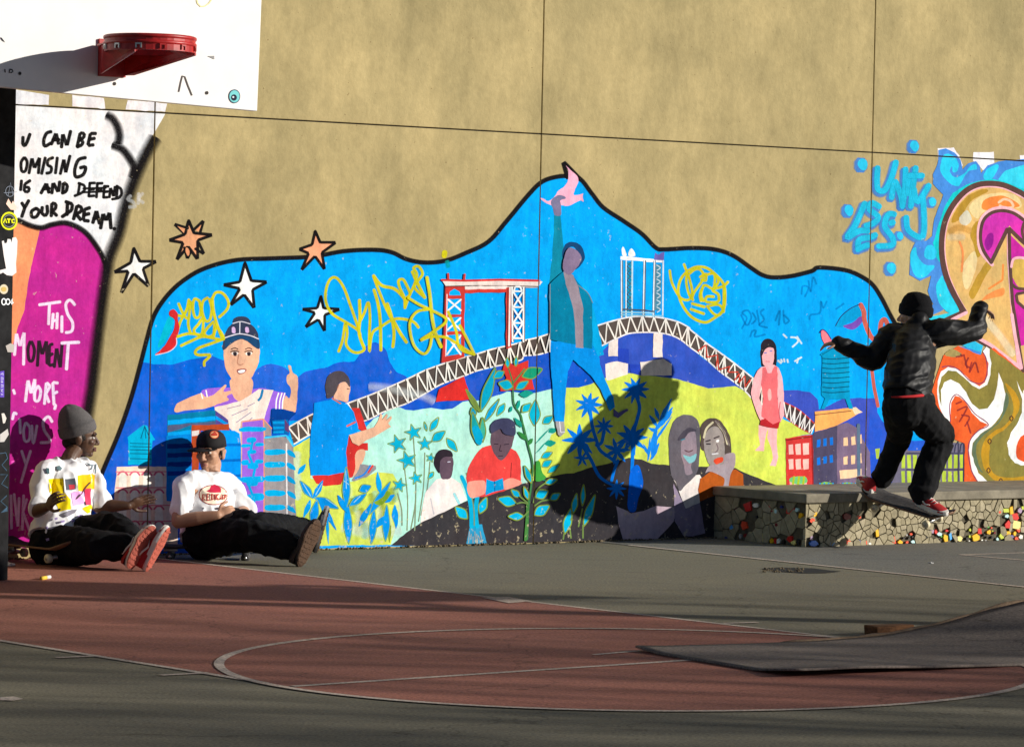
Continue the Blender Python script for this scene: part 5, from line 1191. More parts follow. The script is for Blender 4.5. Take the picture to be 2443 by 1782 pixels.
fill('r2', (44, 180, 214), [(340, 270), (430, 222), (545, 280), (520, 360), (400, 300)], False); fill('r2', MB, [(320, 280), (400, 300), (525, 335), (515, 365), (340, 290)], False)
# orange ground and the olive tentacle
fill('r2', (226, 92, 42), [(320, 280), (520, 365), (545, 340), (640, 300), (900, 520), (1100, 520), (1100, 1560), (370, 1548), (380, 1150), (285, 1120), (240, 1010), (60, 760), (150, 480), (190, 370)], False)
fill('r2', (160, 140, 84), [(200, 360), (260, 310), (350, 350), (330, 380), (240, 380)])
fill('r2', (244, 240, 232), [(130, 720), (135, 600), (165, 510), (230, 472), (300, 485), (380, 540), (450, 610), (510, 640), (560, 610), (585, 540), (590, 440), (560, 370), (540, 330), (575, 290), (640, 340), (900, 560), (1100, 600), (1100, 1560), (700, 1560), (530, 1555), (440, 1400), (415, 1220), (430, 1120), (500, 1040), (590, 985), (520, 960), (440, 880), (380, 780), (330, 740), (290, 730), (255, 790), (245, 960), (190, 910), (150, 830)], False)
fill('r2', (134, 122, 58), [(600, 300), (900, 520), (1100, 620), (1100, 700), (930, 760), (880, 680), (840, 590), (890, 760), (890, 880), (840, 990), (790, 1060), (760, 1150), (770, 1260), (830, 1330), (1100, 1380), (1100, 1555), (760, 1560), (600, 1510), (500, 1420), (440, 1260), (450, 1150), (520, 1070), (620, 1000), (690, 920), (735, 830), (745, 720), (720, 620), (680, 520), (670, 640), (640, 760), (580, 840), (510, 850), (440, 800), (390, 700), (330, 620), (250, 580), (190, 610), (165, 680), (170, 820), (150, 760), (145, 650), (170, 560), (230, 500), (300, 510), (370, 560), (440, 630), (510, 665), (580, 630), (610, 540), (615, 440), (600, 370)], False)
fill('r2', (96, 112, 84), [(745, 700), (770, 760), (750, 860), (690, 960), (600, 1040), (520, 1110), (480, 1200), (500, 1330), (540, 1420), (470, 1350), (445, 1240), (460, 1150), (540, 1060), (640, 990), (710, 900)])
fill('r2', (186, 140, 38), [(740, 620), (800, 660), (860, 760), (860, 860), (800, 960), (720, 1040), (620, 1110), (600, 1220), (600, 1340), (650, 1430), (760, 1460), (1100, 1440), (1100, 1480), (720, 1500), (590, 1430), (530, 1300), (540, 1150), (620, 1060), (740, 990), (810, 880), (800, 760)])
fill('r2', (110, 76, 46), [(720, 1510), (800, 1490), (1100, 1485), (1100, 1530), (760, 1530)], False)
for (x, y) in ((795, 930), (600, 1135), (590, 1395), (700, 1490)): line('r2', (96, 66, 40), 3, [(x-16, y), (x, y-22), (x+16, y), (x, y+24)], closed=True)
fill('r2', (234, 230, 222), [(1100, 640), (900, 680), (905, 860), (870, 980), (800, 1080), (760, 1180), (790, 1290), (880, 1350), (1100, 1360)], False); fill('r2', (222, 84, 40), [(1100, 1040), (900, 1080), (840, 1200), (870, 1300), (1100, 1330)])
line('r2', (140, 60, 90), 2.4, [(175, 470), (250, 465), (330, 500), (420, 590), (510, 620), (560, 585), (580, 500), (570, 400), (545, 345)]); line('r2', (140, 60, 90), 2.4, [(250, 960), (245, 800), (290, 720), (340, 735), (400, 800), (470, 890), (590, 985), (500, 1040), (430, 1120), (410, 1220), (440, 1400), (530, 1550)])
for s_ in ([(300, 380), (360, 370), (340, 360)], [(370, 360), (400, 480)], [(410, 390), (385, 450), (430, 480)], [(440, 430), (420, 520), (470, 430), (500, 520)], [(300, 800), (350, 780)], [(310, 860), (400, 830), (330, 960)], [(350, 900), (420, 920), (380, 1000)], [(400, 960), (430, 1060)]): line('r2', (150, 50, 50), 3, s_, soft=1, a=.7)

# --- turn the painted groups into thin paint films on the wall panels
M_PAINT = None
def paint_mat(name, alpha):
    m = bpy.data.materials.new(name); m.use_nodes = True
    N, L, b = nodes_of(m)
    b.inputs['Roughness'].default_value = .9; b.inputs['Specular IOR Level'].default_value = .05
    at = N.new('ShaderNodeAttribute'); at.attribute_name = 'paint'
    g = N.new('ShaderNodeNewGeometry')
    def nz(s, d, st=(1, 1, 1)):
        mp = N.new('ShaderNodeMapping'); mp.inputs['Scale'].default_value = st; L.new(g.outputs['Position'], mp.inputs[0])
        n = N.new('ShaderNodeTexNoise'); n.inputs['Scale'].default_value = s; n.inputs['Detail'].default_value = d; n.inputs['Roughness'].default_value = .65
        L.new(mp.outputs[0], n.inputs[0]); return n.outputs[0]
    def ramp(x, p0, p1, c0, c1):
        r = N.new('ShaderNodeValToRGB'); L.new(x, r.inputs[0]); r.color_ramp.elements[0].position = p0; r.color_ramp.elements[1].position = p1
        r.color_ramp.elements[0].color = (*c0, 1); r.color_ramp.elements[1].color = (*c1, 1); return r.outputs[0]
    def mul(a, c, f=1.0, mode='MULTIPLY'):
        x = N.new('ShaderNodeMix'); x.data_type = 'RGBA'; x.blend_type = mode; x.inputs[0].default_value = f
        L.new(a, x.inputs[6]); L.new(c, x.inputs[7]); return x.outputs[2]
    c = mul(at.outputs['Color'], ramp(nz(7, 7), .3, .7, (.80, .82, .85), (1.12, 1.10, 1.07)))
    c = mul(c, ramp(nz(40, 3), .3, .7, (.92, .92, .92), (1.08, 1.08, 1.08)))
    c = mul(c, ramp(nz(2.6, 5, (1, 1, 1.6)), .34, .66, (1.05, .985, .95), (.94, 1.01, 1.03)))
    c = mul(c, ramp(nz(16, 5, (1, 1, .3)), .36, .66, (.86, .86, .88), (1.07, 1.07, 1.07)))
    if not alpha:                                        # dabbed second colour on the painted hills
        inv = N.new('ShaderNodeMath'); inv.operation = 'SUBTRACT'; inv.inputs[0].default_value = 1.0; L.new(at.outputs['Alpha'], inv.inputs[1])
        dab = N.new('ShaderNodeMath'); dab.operation = 'MULTIPLY'; L.new(inv.outputs[0], dab.inputs[0]); L.new(ramp(nz(9, 8), .42, .68, (0, 0, 0), (1, 1, 1)), dab.inputs[1])
        dm = N.new('ShaderNodeMix'); dm.data_type = 'RGBA'; L.new(dab.outputs[0], dm.inputs[0]); L.new(c, dm.inputs[6]); dm.inputs[7].default_value = (*alb((78, 92, 190)), 1); c = dm.outputs[2]
    # chips where the wall shows through
    chip = N.new('ShaderNodeMix'); chip.data_type = 'RGBA'; L.new(c, chip.inputs[6]); chip.inputs[7].default_value = (*alb((206, 188, 150)), 1)
    sep = N.new('ShaderNodeSeparateXYZ'); L.new(g.outputs['Position'], sep.inputs[0])
    low = N.new('ShaderNodeMapRange'); low.inputs[1].default_value = 0.0; low.inputs[2].default_value = .55; low.inputs[3].default_value = .075; low.inputs[4].default_value = 0.0
    L.new(sep.outputs['Z'], low.inputs[0])
    adz = N.new('ShaderNodeMath'); adz.operation = 'ADD'; L.new(nz(26, 6), adz.inputs[0]); L.new(low.outputs[0], adz.inputs[1])
    L.new(ramp(adz.outputs[0], .66, .72, (0, 0, 0), (.6, .6, .6)), chip.inputs[0])
    L.new(chip.outputs[2], b.inputs['Base Color'])
    bp = N.new('ShaderNodeBump'); bp.inputs['Strength'].default_value = .3; bp.inputs['Distance'].default_value = .006
    L.new(nz(45, 5), bp.inputs['Height']); L.new(bp.outputs[0], b.inputs['Normal'])
    if alpha:
        al = N.new('ShaderNodeMath'); al.operation = 'MULTIPLY'
        L.new(at.outputs['Alpha'], al.inputs[0]); L.new(ramp(nz(120, 2), .25, .6, (.75, .75, .75), (1, 1, 1)), al.inputs[1])
        L.new(al.outputs[0], b.inputs['Alpha'])
    return m
M_PAINT = paint_mat('mural_paint', False); M_SPRAY = paint_mat('spray_paint', True)
SECTION = {'slogan_panel': 'slogan_graffiti', 'black_slogan_lettering': 'slogan_graffiti', 'white_slogan_lettering': 'slogan_graffiti',
           'blue_swirl_graffiti': 'swirl_graffiti', 'orange_swirl_graffiti': 'swirl_graffiti'}
SLAB = {'slogan_graffiti': 'white and magenta painted panel with hand-lettered slogan', 'swirl_graffiti': 'blue lettering and orange, pink and olive swirl graffiti', 'mural': 'blue mural of people, bridge and plants'}
secs = {}
STEP = .00011
NFILM = [0, 0]
def build_film():
    global secs
    for g in PT.order:
        V, F, C = PT.groups[g]
        soft = g.endswith('~'); base = g.rstrip('~').rstrip('_')
        sec = SECTION.get(base, 'mural')
        if sec not in secs:
            e = bpy.data.objects.new(sec, None); e.empty_display_size = .1; link(e, wall); e['label'] = SLAB[sec]; secs[sec] = e
        bm = bmesh.new(); lay = bm.loops.layers.float_color.new('paint')
        vs = [bm.verts.new((v[0], v[1], v[2])) for v in V]
        for f in F:
            try: fc = bm.faces.new([vs[i] for i in f])
            except ValueError: continue
            for lp, i in zip(fc.loops, f): lp[lay] = C[i]
        # the open joints between panels also cut the paint
        for axis, vals in ((0, JS), (1, [JZ])):
            for j in vals:
                xs = [v.co[axis] for v in bm.verts]
                if not xs or min(xs) > j or max(xs) < j: continue
                no = Vector((1, 0, 0)) if axis == 0 else Vector((0, 1, 0))
                for e in (-GAP/2-.001, GAP/2+.001):
                    co = no*(j+e)
                    bmesh.ops.bisect_plane(bm, geom=list(bm.verts)+list(bm.edges)+list(bm.faces), plane_co=co, plane_no=no, dist=1e-6)
                kill = [f for f in bm.faces if abs(f.calc_center_median()[axis]-j) < GAP/2+.0005]
                bmesh.ops.delete(bm, geom=kill, context='FACES')
        for v in bm.verts: v.co = wall_pt(v.co.x, v.co.y, .0006 + STEP*v.co.z)
        bmesh.ops.recalc_face_normals(bm, faces=bm.faces)
        for f in bm.faces:
            f.normal_update()
            if f.normal.dot(WN) < 0: f.normal_flip()
        nm = base if not soft else ('sprayed_' + base if not base.startswith(('yellow', 'faint')) else base)
        o = bm_obj(nm, bm, M_SPRAY if soft else M_PAINT, None)
        o.parent = secs[sec]
build_film()
print('paint levels', max(l for b, l in PT.boxes), 'shapes', len(PT.boxes))

# ================================================================== PEOPLE
M_SKIN_D = mat('skin_dark', (.085, .040, .022), rough=.5, spec=.45, var=.12, scale=30)
M_SKIN_L = mat('skin_light', (.44, .235, .145), rough=.55, spec=.35, var=.08, scale=30)
M_WHITE_T = mat('white_cotton', (.80, .79, .80), rough=.9, spec=.1, var=.03, scale=40)
M_BLACK_P = mat('black_trousers', (.009, .009, .010), rough=.85, spec=.08, var=.3, scale=20, bump=.3, bscale=300)
M_CHAR_P = mat('charcoal_jeans', (.012, .012, .013), rough=.85, spec=.08, var=.35, scale=14, bump=.3, bscale=300)
M_JACKET = mat('black_jacket', (.010, .010, .011), rough=.5, spec=.17, var=.3, scale=16)
M_BEANIE = mat('grey_knit', (.115, .108, .108), rough=.95, spec=.1, var=.18, scale=120, bump=.6, bscale=240)
M_BEANIE_K = mat('black_knit', (.012, .012, .013), rough=.95, spec=.1, var=.2, scale=120, bump=.6, bscale=240)
M_CAP = mat('black_cap', (.014, .013, .014), rough=.8, spec=.2, var=.2, scale=30)
M_HAIR = mat('dark_hair', (.012, .009, .008), rough=.6, spec=.3, var=.3, scale=90, bump=.5, bscale=200)
M_REDSHOE = mat('red_canvas', (.40, .020, .022), rough=.75, spec=.25, var=.12, scale=60)
M_DARKSHOE = mat('dark_canvas', (.030, .026, .026), rough=.75, var=.2, scale=60)
M_GUM = mat('gum_sole', (.44, .105, .070), rough=.7, var=.22, scale=26, bump=.6, bscale=160)
M_BROWNSOLE = mat('brown_sole', (.080, .040, .020), rough=.7, var=.3, scale=22, bump=.6, bscale=160)
M_FOXING = mat('shoe_foxing', (.72, .68, .62), rough=.6, var=.06)
M_EYEW = mat('eye_white', (.7, .68, .64), rough=.3); M_EYEB = mat('iris', (.02, .014, .01), rough=.2)
M_LIP = mat('lips', (.30, .105, .085), rough=.5); M_LIPD = mat('lips_dark', (.12, .040, .032), rough=.5)
M_REDSHIRT = mat('red_cotton', (.42, .016, .020), rough=.9, var=.1)
M_GRIP = mat('grip_tape', (.060, .056, .056), rough=.95, spec=.1, var=.25, scale=40, bump=.5, bscale=400)
M_MAPLE = mat('deck_wood', (.20, .105, .055), rough=.5, var=.2, scale=8, stretch=(1, 6, 6))
M_DECKK = mat('deck_dark', (.030, .026, .026), rough=.5, var=.2)
M_TRUCK = mat('truck_metal', (.42, .41, .40), rough=.38, metal=.85)
M_WHEEL = mat('urethane_wheel', (.62, .54, .36), rough=.5, var=.1)
M_WHEELK = mat('dark_wheel', (.05, .048, .05), rough=.5)

def solid(name, bm, m, parent, voxel=.007, iters=4, wr=None):
    """fuse overlapping closed shapes into one continuous skin"""
    me = bpy.data.meshes.new(name + '_src'); bmesh.ops.recalc_face_normals(bm, faces=bm.faces); bm.to_mesh(me); bm.free()
    t = bpy.data.objects.new(name + '_src', me); COL.objects.link(t)
    md = t.modifiers.new('r', 'REMESH'); md.mode = 'VOXEL'; md.voxel_size = voxel; md.use_smooth_shade = True
    if iters:
        sm = t.modifiers.new('s', 'SMOOTH'); sm.iterations = iters; sm.factor = .5
    dg = bpy.context.evaluated_depsgraph_get(); ev = t.evaluated_get(dg)
    out = bpy.data.meshes.new_from_object(ev)
    bpy.data.objects.remove(t); bpy.data.meshes.remove(me)
    out.name = name
    if wr:
        out.update()
        co = [(v.co.copy(), v.normal.copy()) for v in out.vertices]
        for v, (c, n) in zip(out.vertices, co): v.co = c + n*wr(c)
    for p in out.polygons: p.use_smooth = True
    out.materials.clear(); out.materials.append(m)
    o = bpy.data.objects.new(name, out); return link(o, parent)
def chain(bm, pts, rads, seg=14, ref=ZA):
    """tapered limb: tube plus balls at the joints"""
    tube(bm, pts, rads, seg, True, ref=ref)
    for p, r in zip(pts, rads):
        rr = min(r) if isinstance(r, tuple) else r
        ball(bm, p, rr*.995, u=14, v=9)
def dense(pts, rads, k=5):
    """resample a polyline smoothly"""
    P = []; Q = []; n = len(pts)
    for i in range(n-1):
        p0, p1, p2, p3 = pts[max(i-1, 0)], pts[i], pts[i+1], pts[min(i+2, n-1)]
        for j in range(k):
            t = j/k; P.append(.5*((2*p1)+(p2-p0)*t+(2*p0-5*p1+4*p2-p3)*t*t+(3*p1-p0-3*p2+p3)*t**3))
            a, b = rads[i], rads[i+1]
            Q.append(tuple(x+(y-x)*t for x, y in zip(a, b)) if isinstance(a, tuple) else a+(b-a)*t)
    P.append(pts[-1]); Q.append(rads[-1]); return P, Q
def limb(bm, pts, rads, k=5, seg=14, ref=ZA):
    P, Q = dense(pts, rads, k); tube(bm, P, Q, seg, True, ref=ref)
    for p, r in ((P[0], Q[0]), (P[-1], Q[-1])):
        ball(bm, p, (min(r) if isinstance(r, tuple) else r)*.99, u=14, v=9)
def folds(amp, scale, stretch=Vector((1, 1, 1)), seed=0.0, amp2=0.0):
    off = Vector((seed, seed*1.7, seed*.6))
    def f(c):
        q = Vector((c.x*stretch.x, c.y*stretch.y, c.z*stretch.z))*scale + off
        r = 1.0-abs(noise.noise(q))*2.2
        return amp*(r-.45) + amp2*noise.noise(q*3.1)
    return f
def hand(bm, wrist, d, nrm, size=1.0, curl=.35, spread=.12, thumb=1, bend=None):
    """palm, four unequal fingers and a thumb; d to the fingertips, nrm out of the palm's back"""
    d = d.normalized(); nrm = (nrm - d*nrm.dot(d)).normalized(); s = d.cross(nrm).normalized()*thumb
    pc = wrist + d*.052*size
    ball(bm, pc, .046*size, .040*size, .016*size, d, s, nrm, 14, 10)
    ball(bm, wrist + d*.02*size, .034*size, .029*size, .018*size, d, s, nrm, 12, 8)
    for i, (off, ln, r) in enumerate(((.030, .076, .0085), (.010, .084, .009), (-.011, .078, .0085), (-.031, .060, .0075))):
        b0 = wrist + d*.086*size + s*off*size; dd = (d + s*off*spread*22).normalized()
        c = curl*(1.0+.12*i) if bend is None else bend[i]
        pts = [b0 - d*.012*size, b0]; a = 0.0; p = b0
        for f_ in (.42, .32, .26):
            a += c; v = dd*math.cos(a) - nrm*math.sin(a); p = p + v*ln*f_*size; pts.append(p)
        tube(bm, pts, [r*size*1.05, r*size, r*size*.97, r*size*.9, r*size*.72], 8)
        ball(bm, pts[-1], r*size*.72, u=8, v=6)
    t0 = wrist + d*.030*size + s*.030*size; tv = (d*.55 + s*.75 - nrm*.25).normalized()
    t1 = t0 + tv*.032*size; t2 = t1 + (tv*.6 + d*.7 - nrm*.1).normalized()*.032*size; t3 = t2 + (tv*.25 + d*.9 - nrm*.2).normalized()*.025*size
    tube(bm, [t0 - tv*.015*size, t0, t1, t2, t3], [.013*size, .012*size, .0105*size, .0098*size, .0075*size], 8); ball(bm, t3, .0075*size, u=8, v=6)
def head(bm, c, f, u, s=1.0, jaw=1.0):
    """head about centre c, facing f, up u; returns landmarks"""
    f = (f - u*f.dot(u)).normalized(); r = f.cross(u).normalized()
    P = lambda x, y, z: c + (r*x + f*y + u*z)*s
    def bl(x, y, z, a, b, d, **k): ball(bm, P(x, y, z), a*s, b*s, d*s, r, f, u, 18, 12)
    bl(0, -.012, .030, .074, .094, .086)           # skull
    bl(0, .028, -.020, .062, .064, .075)           # face
    bl(0, .040, -.066, .043*jaw, .048, .042)           # jaw
    bl(0, .074, -.094, .022, .017, .018)           # chin
    bl(0, .078, .026, .048, .018, .014)            # brow
    tube(bm, [P(0, .082, .022), P(0, .098, -.004), P(0, .112, -.026)], [.008*s, .010*s, .013*s], 10)
    bl(0, .108, -.028, .014, .014, .011); bl(.011, .098, -.031, .008, .010, .008); bl(-.011, .098, -.031, .008, .010, .008)
    for e in (-1, 1):
        bl(.036*e, .062, -.018, .024, .024, .020)     # cheek
        bl(.075*e, -.008, -.012, .009, .020, .032)    # ear
        bl(.080*e, -.016, .004, .008, .016, .016)
    bl(0, .090, -.058, .024, .012, .008); bl(0, .088, -.070, .021, .012, .009)   # lips
    return P, r, f, u
def face_bits(P, r, f, u, s, parent, lip, eyes=True):
    for e in (-1, 1):
        if not eyes: break
        bm = bmesh.new(); ball(bm, P(.030*e, .077, .006), .0125*s, .0095*s, .0065*s, r, f, u, 12, 8); eo = bm_obj('eye', bm, M_EYEW, parent, True)
        bm = bmesh.new(); ball(bm, P(.029*e, .0845, .006), .0056*s, .0030*s, .0056*s, r, f, u, 10, 6); bm_obj('iris', bm, M_EYEB, eo, True)
        bm = bmesh.new(); tube(bm, [P(.014*e, .094, .026), P(.032*e, .093, .031), P(.050*e, .080, .024)], [.0035*s, .0042*s, .0024*s], 8); bm_obj('eyebrow', bm, M_HAIR, parent, True)
    bm = bmesh.new()
    tube(bm, [P(-.023, .090, -.060), P(-.008, .1015, -.057), P(0, .1015, -.0585), P(.008, .1015, -.057), P(.023, .090, -.060)], [.002*s, .0055*s, .005*s, .0055*s, .002*s], 8)
    tube(bm, [P(-.021, .090, -.065), P(0, .101, -.070), P(.021, .090, -.065)], [.002*s, .007*s, .002*s], 8)
    bm_obj('lips', bm, lip, parent, True)
def shoe(parent, heel, L, N, upm, solem, size=1.0, side_stripe=None, fox=M_FOXING):
    """heel: back end of the sole at ground level; L heel->toe; N out of the sole"""
    L = L.normalized(); N = (N - L*N.dot(L)).normalized(); S = L.cross(N).normalized()
    def outline(k):
        o = []
        for i in range(28):
            t = 2*math.pi*i/28; y = -math.cos(t); x = math.sin(t)
            w = .050 + (.008 if y > .1 else -.004*math.cos((y+.3)*3))
            o.append((x*w*k, .143*size*(1+y*k) + (1-k)*0))
        return o
    sh = bpy.data.objects.new('shoe', None); sh.empty_display_size = .05
    bm = bmesh.new()
    def ring(k, n, cam=0.0): return [bm.verts.new(heel + S*x*size + L*(y) + N*(n + cam*((y/(.286*size))-.5)**2)) for x, y in outline(k)]
    rs = [ring(.80, -.034), ring(1.0, -.030), ring(1.03, -.012), ring(1.0, 0.0), ring(.90, .004)]
    for a, b in zip(rs, rs[1:]):
        for i in range(28): bm.faces.new((a[i], a[(i+1) % 28], b[(i+1) % 28], b[i]))
    bm.faces.new(rs[-1]); bm.faces.new(list(reversed(rs[0])))
    for f in bm.faces:
        c = f.calc_center_median() - heel; f.material_index = 1 if c.dot(N) > .0005 else 0
    bmesh.ops.recalc_face_normals(bm, faces=bm.faces)
    so = bm_obj('sole', bm, [fox, solem], parent, False)
    # tread grooves
    bm = bmesh.new()
    for i in range(9):
        y = (.035 + i*.028)*size; w = (.040 if i > 3 else .034)*size
        box(bm, heel + L*y + N*.0045, S, L, N, w*1.7, .010*size, .004, 0)
    bm_obj('tread', bm, solem, so)
    # upper
    bm = bmesh.new(); secs_ = ((.004, .034, .085), (.03, .042, .100), (.075, .043, .098), (.115, .044, .078), (.16, .049, .060), (.205, .051, .050), (.245, .044, .040), (.272, .028, .028), (.283, .010, .018))
    prev = None; n = 12
    for (y, w, h) in secs_:
        rg = []
        for i in range(n+1):
            t = math.pi*i/n
            rg.append(bm.verts.new(heel + L*y*size + S*math.cos(t)*w*size*(1.0) - N*(.018 + math.sin(t)**.75*(h-.018))*size))
        if prev:
            for i in range(n): bm.faces.new((prev[i], prev[i+1], rg[i+1], rg[i]))
        prev = rg
        if y == .004: first = rg
    bm.faces.new(first); bm.faces.new(list(reversed(prev)))
    bmesh.ops.recalc_face_normals(bm, faces=bm.faces)
    up = bm_obj('shoe_upper', bm, upm, parent, True)
    # laces
    bm = bmesh.new()
    for i in range(4):
        y = (.105 + i*.024)*size; h = (.080 - i*.0065)*size
        tube(bm, [heel + L*y + S*.022*size - N*(h-.012*size), heel + L*(y+.006) - N*(h+.004), heel + L*y - S*.022*size - N*(h-.012*size)], [.0035, .004, .0035], 6)
    bm_obj('laces', bm, fox, up, True)
    if side_stripe:
        for e in (-1, 1):
            bm = bmesh.new()
            pts = [heel + L*y*size + S*e*(w+.0035)*size - N*h*size for y, w, h in ((.05, .040, .070), (.09, .0425, .060), (.13, .0445, .040), (.17, .0475, .050))]
            tube(bm, pts, [.003, .006, .006, .003], 6); bm_obj('side_stripe', bm, fox, up, True)
    return so, up
def skateboard(name, label, cat_label, c, d, n, wheelm, deckm, length=.80, grip=M_GRIP):
    """board: centre of the deck's top c, direction d, up n"""
    d = d.normalized(); n = (n - d*n.dot(d)).normalized(); s = d.cross(n).normalized()
    b = thing(name, label, 'skateboard', (c.x, c.y, max(0, c.z-.12)), 'skateboards the people use')
    bm = bmesh.new(); rows = []; N = 36; w0 = .102
    for i in range(N+1):
        t = -1 + 2*i/N; x = t*length/2
        e = max(0, abs(t)-.66)/.34; w = w0*math.sqrt(max(.02, 1-e**2.6)) ; lift = .055*max(0, (abs(t)-.60)/.40)**1.5
        rows.append([bm.verts.new(c + d*x + s*w*v + n*(lift + .008*abs(v)**2 + h)) for h in (0, -.012) for v in (-1, -.5, 0, .5, 1)])
    for a, q in zip(rows, rows[1:]):
        for j in range(4):
            f = bm.faces.new((a[j], a[j+1], q[j+1], q[j])); f.material_index = 0
            f = bm.faces.new((a[5+j+1], a[5+j], q[5+j], q[5+j+1])); f.material_index = 1
        f = bm.faces.new((a[0], q[0], q[5], a[5])); f.material_index = 1
        f = bm.faces.new((a[4], a[9], q[9], q[4])); f.material_index = 1
    for a in (rows[0], rows[-1]):
        f = bm.faces.new((a[0], a[1], a[2], a[3], a[4], a[9], a[8], a[7], a[6], a[5])); f.material_index = 1
    bmesh.ops.recalc_face_normals(bm, faces=bm.faces)
    bm_obj('deck', bm, [grip, deckm], b, True)
    for e in (-1, 1):
        o = c + d*e*length*.285
        bm = bmesh.new(); box(bm, o - n*.021, d, s, n, .085, .055, .016, .003)
        tube(bm, [o - n*.025, o - n*.050 - d*e*.014], [.020, .014], 10); tube(bm, [o - n*.052 - s*.068, o - n*.046, o - n*.052 + s*.068], [.009, .017, .009], 10)
        tk = bm_obj('truck', bm, M_TRUCK, b, True)
        for v in (-1, 1):
            bm = bmesh.new(); wc = o - n*.056 + s*v*.083
            tube(bm, [wc - s*.017, wc - s*.012, wc + s*.012, wc + s*.017], [.022, .027, .027, .022], 20)
            wh = bm_obj('wheel', bm, wheelm, b, True)
            bm = bmesh.new(); tube(bm, [wc - s*v*.001, wc + s*v*.0185], [.010, .010], 10); bm_obj('bearing', bm, M_TRUCK, wh, True)
    return b
def decals(name, parent, target_objs, shapes, m, off=.0025, edge=.010):
    """flat print on cloth: photo-pixel polygons laid onto the mesh they are printed on"""
    trees = []
    for o in target_objs:
        me = o.data; trees.append(BVHTree.FromPolygons([v.co for v in me.vertices], [tuple(p.vertices) for p in me.polygons]))
    bm = bmesh.new(); lay = bm.loops.layers.float_color.new('paint')
    for li, (poly, col) in enumerate(shapes):
        tb = bmesh.new(); vs = [tb.verts.new((x, y, 0)) for x, y in poly]
        for t in tessellate_polygon([[Vector((x, y, 0)) for x, y in poly]]):
            try: tb.faces.new([vs[i] for i in t])
            except ValueError: pass
        for _ in range(5):
            es = [e for e in tb.edges if e.calc_length() > edge*373]
            if not es: break
            bmesh.ops.subdivide_edges(tb, edges=es, cuts=1, use_grid_fill=True); bmesh.ops.triangulate(tb, faces=tb.faces)
        mp = {}
        for v in tb.verts:
            d = ray(v.co.x, v.co.y); best = None
            for t in trees:
                h = t.ray_cast(CAM, d, 60)
                if h[0] is not None and (best is None or h[3] < best[3]): best = h
            if best: mp[v] = bm.verts.new(best[0] - d*(off + .0009*li))
        for f in tb.faces:
            if all(v in mp for v in f.verts):
                q = [mp[v] for v in f.verts]
                if max((a.co-b_.co).length for a in q for b_ in q) > .06: continue
                try: nf = bm.faces.new(q)
                except ValueError: continue
                for lp in nf.loops: lp[lay] = (*col, 1)
        tb.free()
    return bm_obj(name, bm, m, parent, True)
def stroke2(pts, w):
    """photo-pixel stroke as a polygon"""
    n = len(pts); L = []; R_ = []
    for i in range(n):
        a, b = pts[max(i-1, 0)], pts[min(i+1, n-1)]; dx, dy = b[0]-a[0], b[1]-a[1]; l = math.hypot(dx, dy) or 1
        L.append((pts[i][0]-dy/l*w/2, pts[i][1]+dx/l*w/2)); R_.append((pts[i][0]+dy/l*w/2, pts[i][1]-dx/l*w/2))
    return L + R_[::-1]
def print_mat(name):
    m = bpy.data.materials.new(name); m.use_nodes = True; N, L, b = nodes_of(m)
    at = N.new('ShaderNodeAttribute'); at.attribute_name = 'paint'
    nz = N.new('ShaderNodeTexNoise'); nz.inputs['Scale'].default_value = 60
    mx = N.new('ShaderNodeMix'); mx.data_type = 'RGBA'; mx.blend_type = 'OVERLAY'; mx.inputs[0].default_value = .12
    L.new(at.outputs['Color'], mx.inputs[6]); L.new(nz.outputs['Color'], mx.inputs[7]); L.new(mx.outputs[2], b.inputs['Base Color'])
    b.inputs['Roughness'].default_value = .85; b.inputs['Specular IOR Level'].default_value = .15; return m
M_PRINT = print_mat('screen_print')
PP = lambda k, pts: [px(k, p) for p in pts]
def pOf(v): return (v-WA).dot(WN)

# ------------------------------------------------------------------ seated person in a grey beanie
def beanie(name, P, r, f, u, s, m, parent, slouch=.06, low=-.005, tilt=.25, peak=0.0):
    bm = bmesh.new(); rings = []; n = 28
    ax = (u - f*tilt).normalized(); fx = (f + u*tilt).normalized()
    o = P(0, -.010, .02)
    prof = [(-.004, .088, .104), (.010, .094, .110), (.040, .094, .110), (.052, .092, .108), (.055, .0855, .1015), (.075, .084, .098), (.10, .076, .088), (.125+slouch*.4, .055, .066), (.135+slouch*.75, .034, .042), (.140+slouch, .014, .016)]
    for i, (h, a, b) in enumerate(prof):
        sh = -slouch*.55*max(0, (h-.07)/.13)
        rings.append([bm.verts.new(o + ax*h*s*1.0 + fx*(math.sin(t)*b*s + sh*s) + r*math.cos(t)*a*s + r*(.004*math.sin(5*t+h*60) if h > .06 else 0)) for t in [2*math.pi*k/n for k in range(n)]])
    for a, b in zip(rings, rings[1:]):
        for k in range(n): bm.faces.new((a[k], a[(k+1) % n], b[(k+1) % n], b[k]))
    bm.faces.new(rings[-1]); bm.faces.new(list(reversed(rings[0])))
    bmesh.ops.recalc_face_normals(bm, faces=bm.faces)
    return bm_obj(name, bm, m, parent, True)
p1 = thing('person', 'person in grey beanie and printed white T-shirt sitting against the wall on a skateboard', 'person', G('z3', 430, 1440))
A = lambda x, y, p: W('z3', x, y, p)
hd = A(628, 470, .19); HF = (WD*.90 + WN*.42).normalized(); HU = (ZA*.98 + WD*.05 + WN*.12).normalized()
bm = bmesh.new()
P_, r_, f_, u_ = head(bm, hd, HF, HU, 1.02)
neck = A(545, 655, .23)
limb(bm, [neck - ZA*.05, neck + ZA*.01, P_(0, -.012, -.07)], [.054, .049, .050])
chest = A(530, 860, .25); pel = A(470, 1250, .36)
limb(bm, [pel, chest, neck - ZA*.05], [.06, .065, .05])
shR, shL = A(345, 760, .27), A(725, 770, .22)
elR, wrR = A(290, 1050, .36), A(372, 1022, .56)
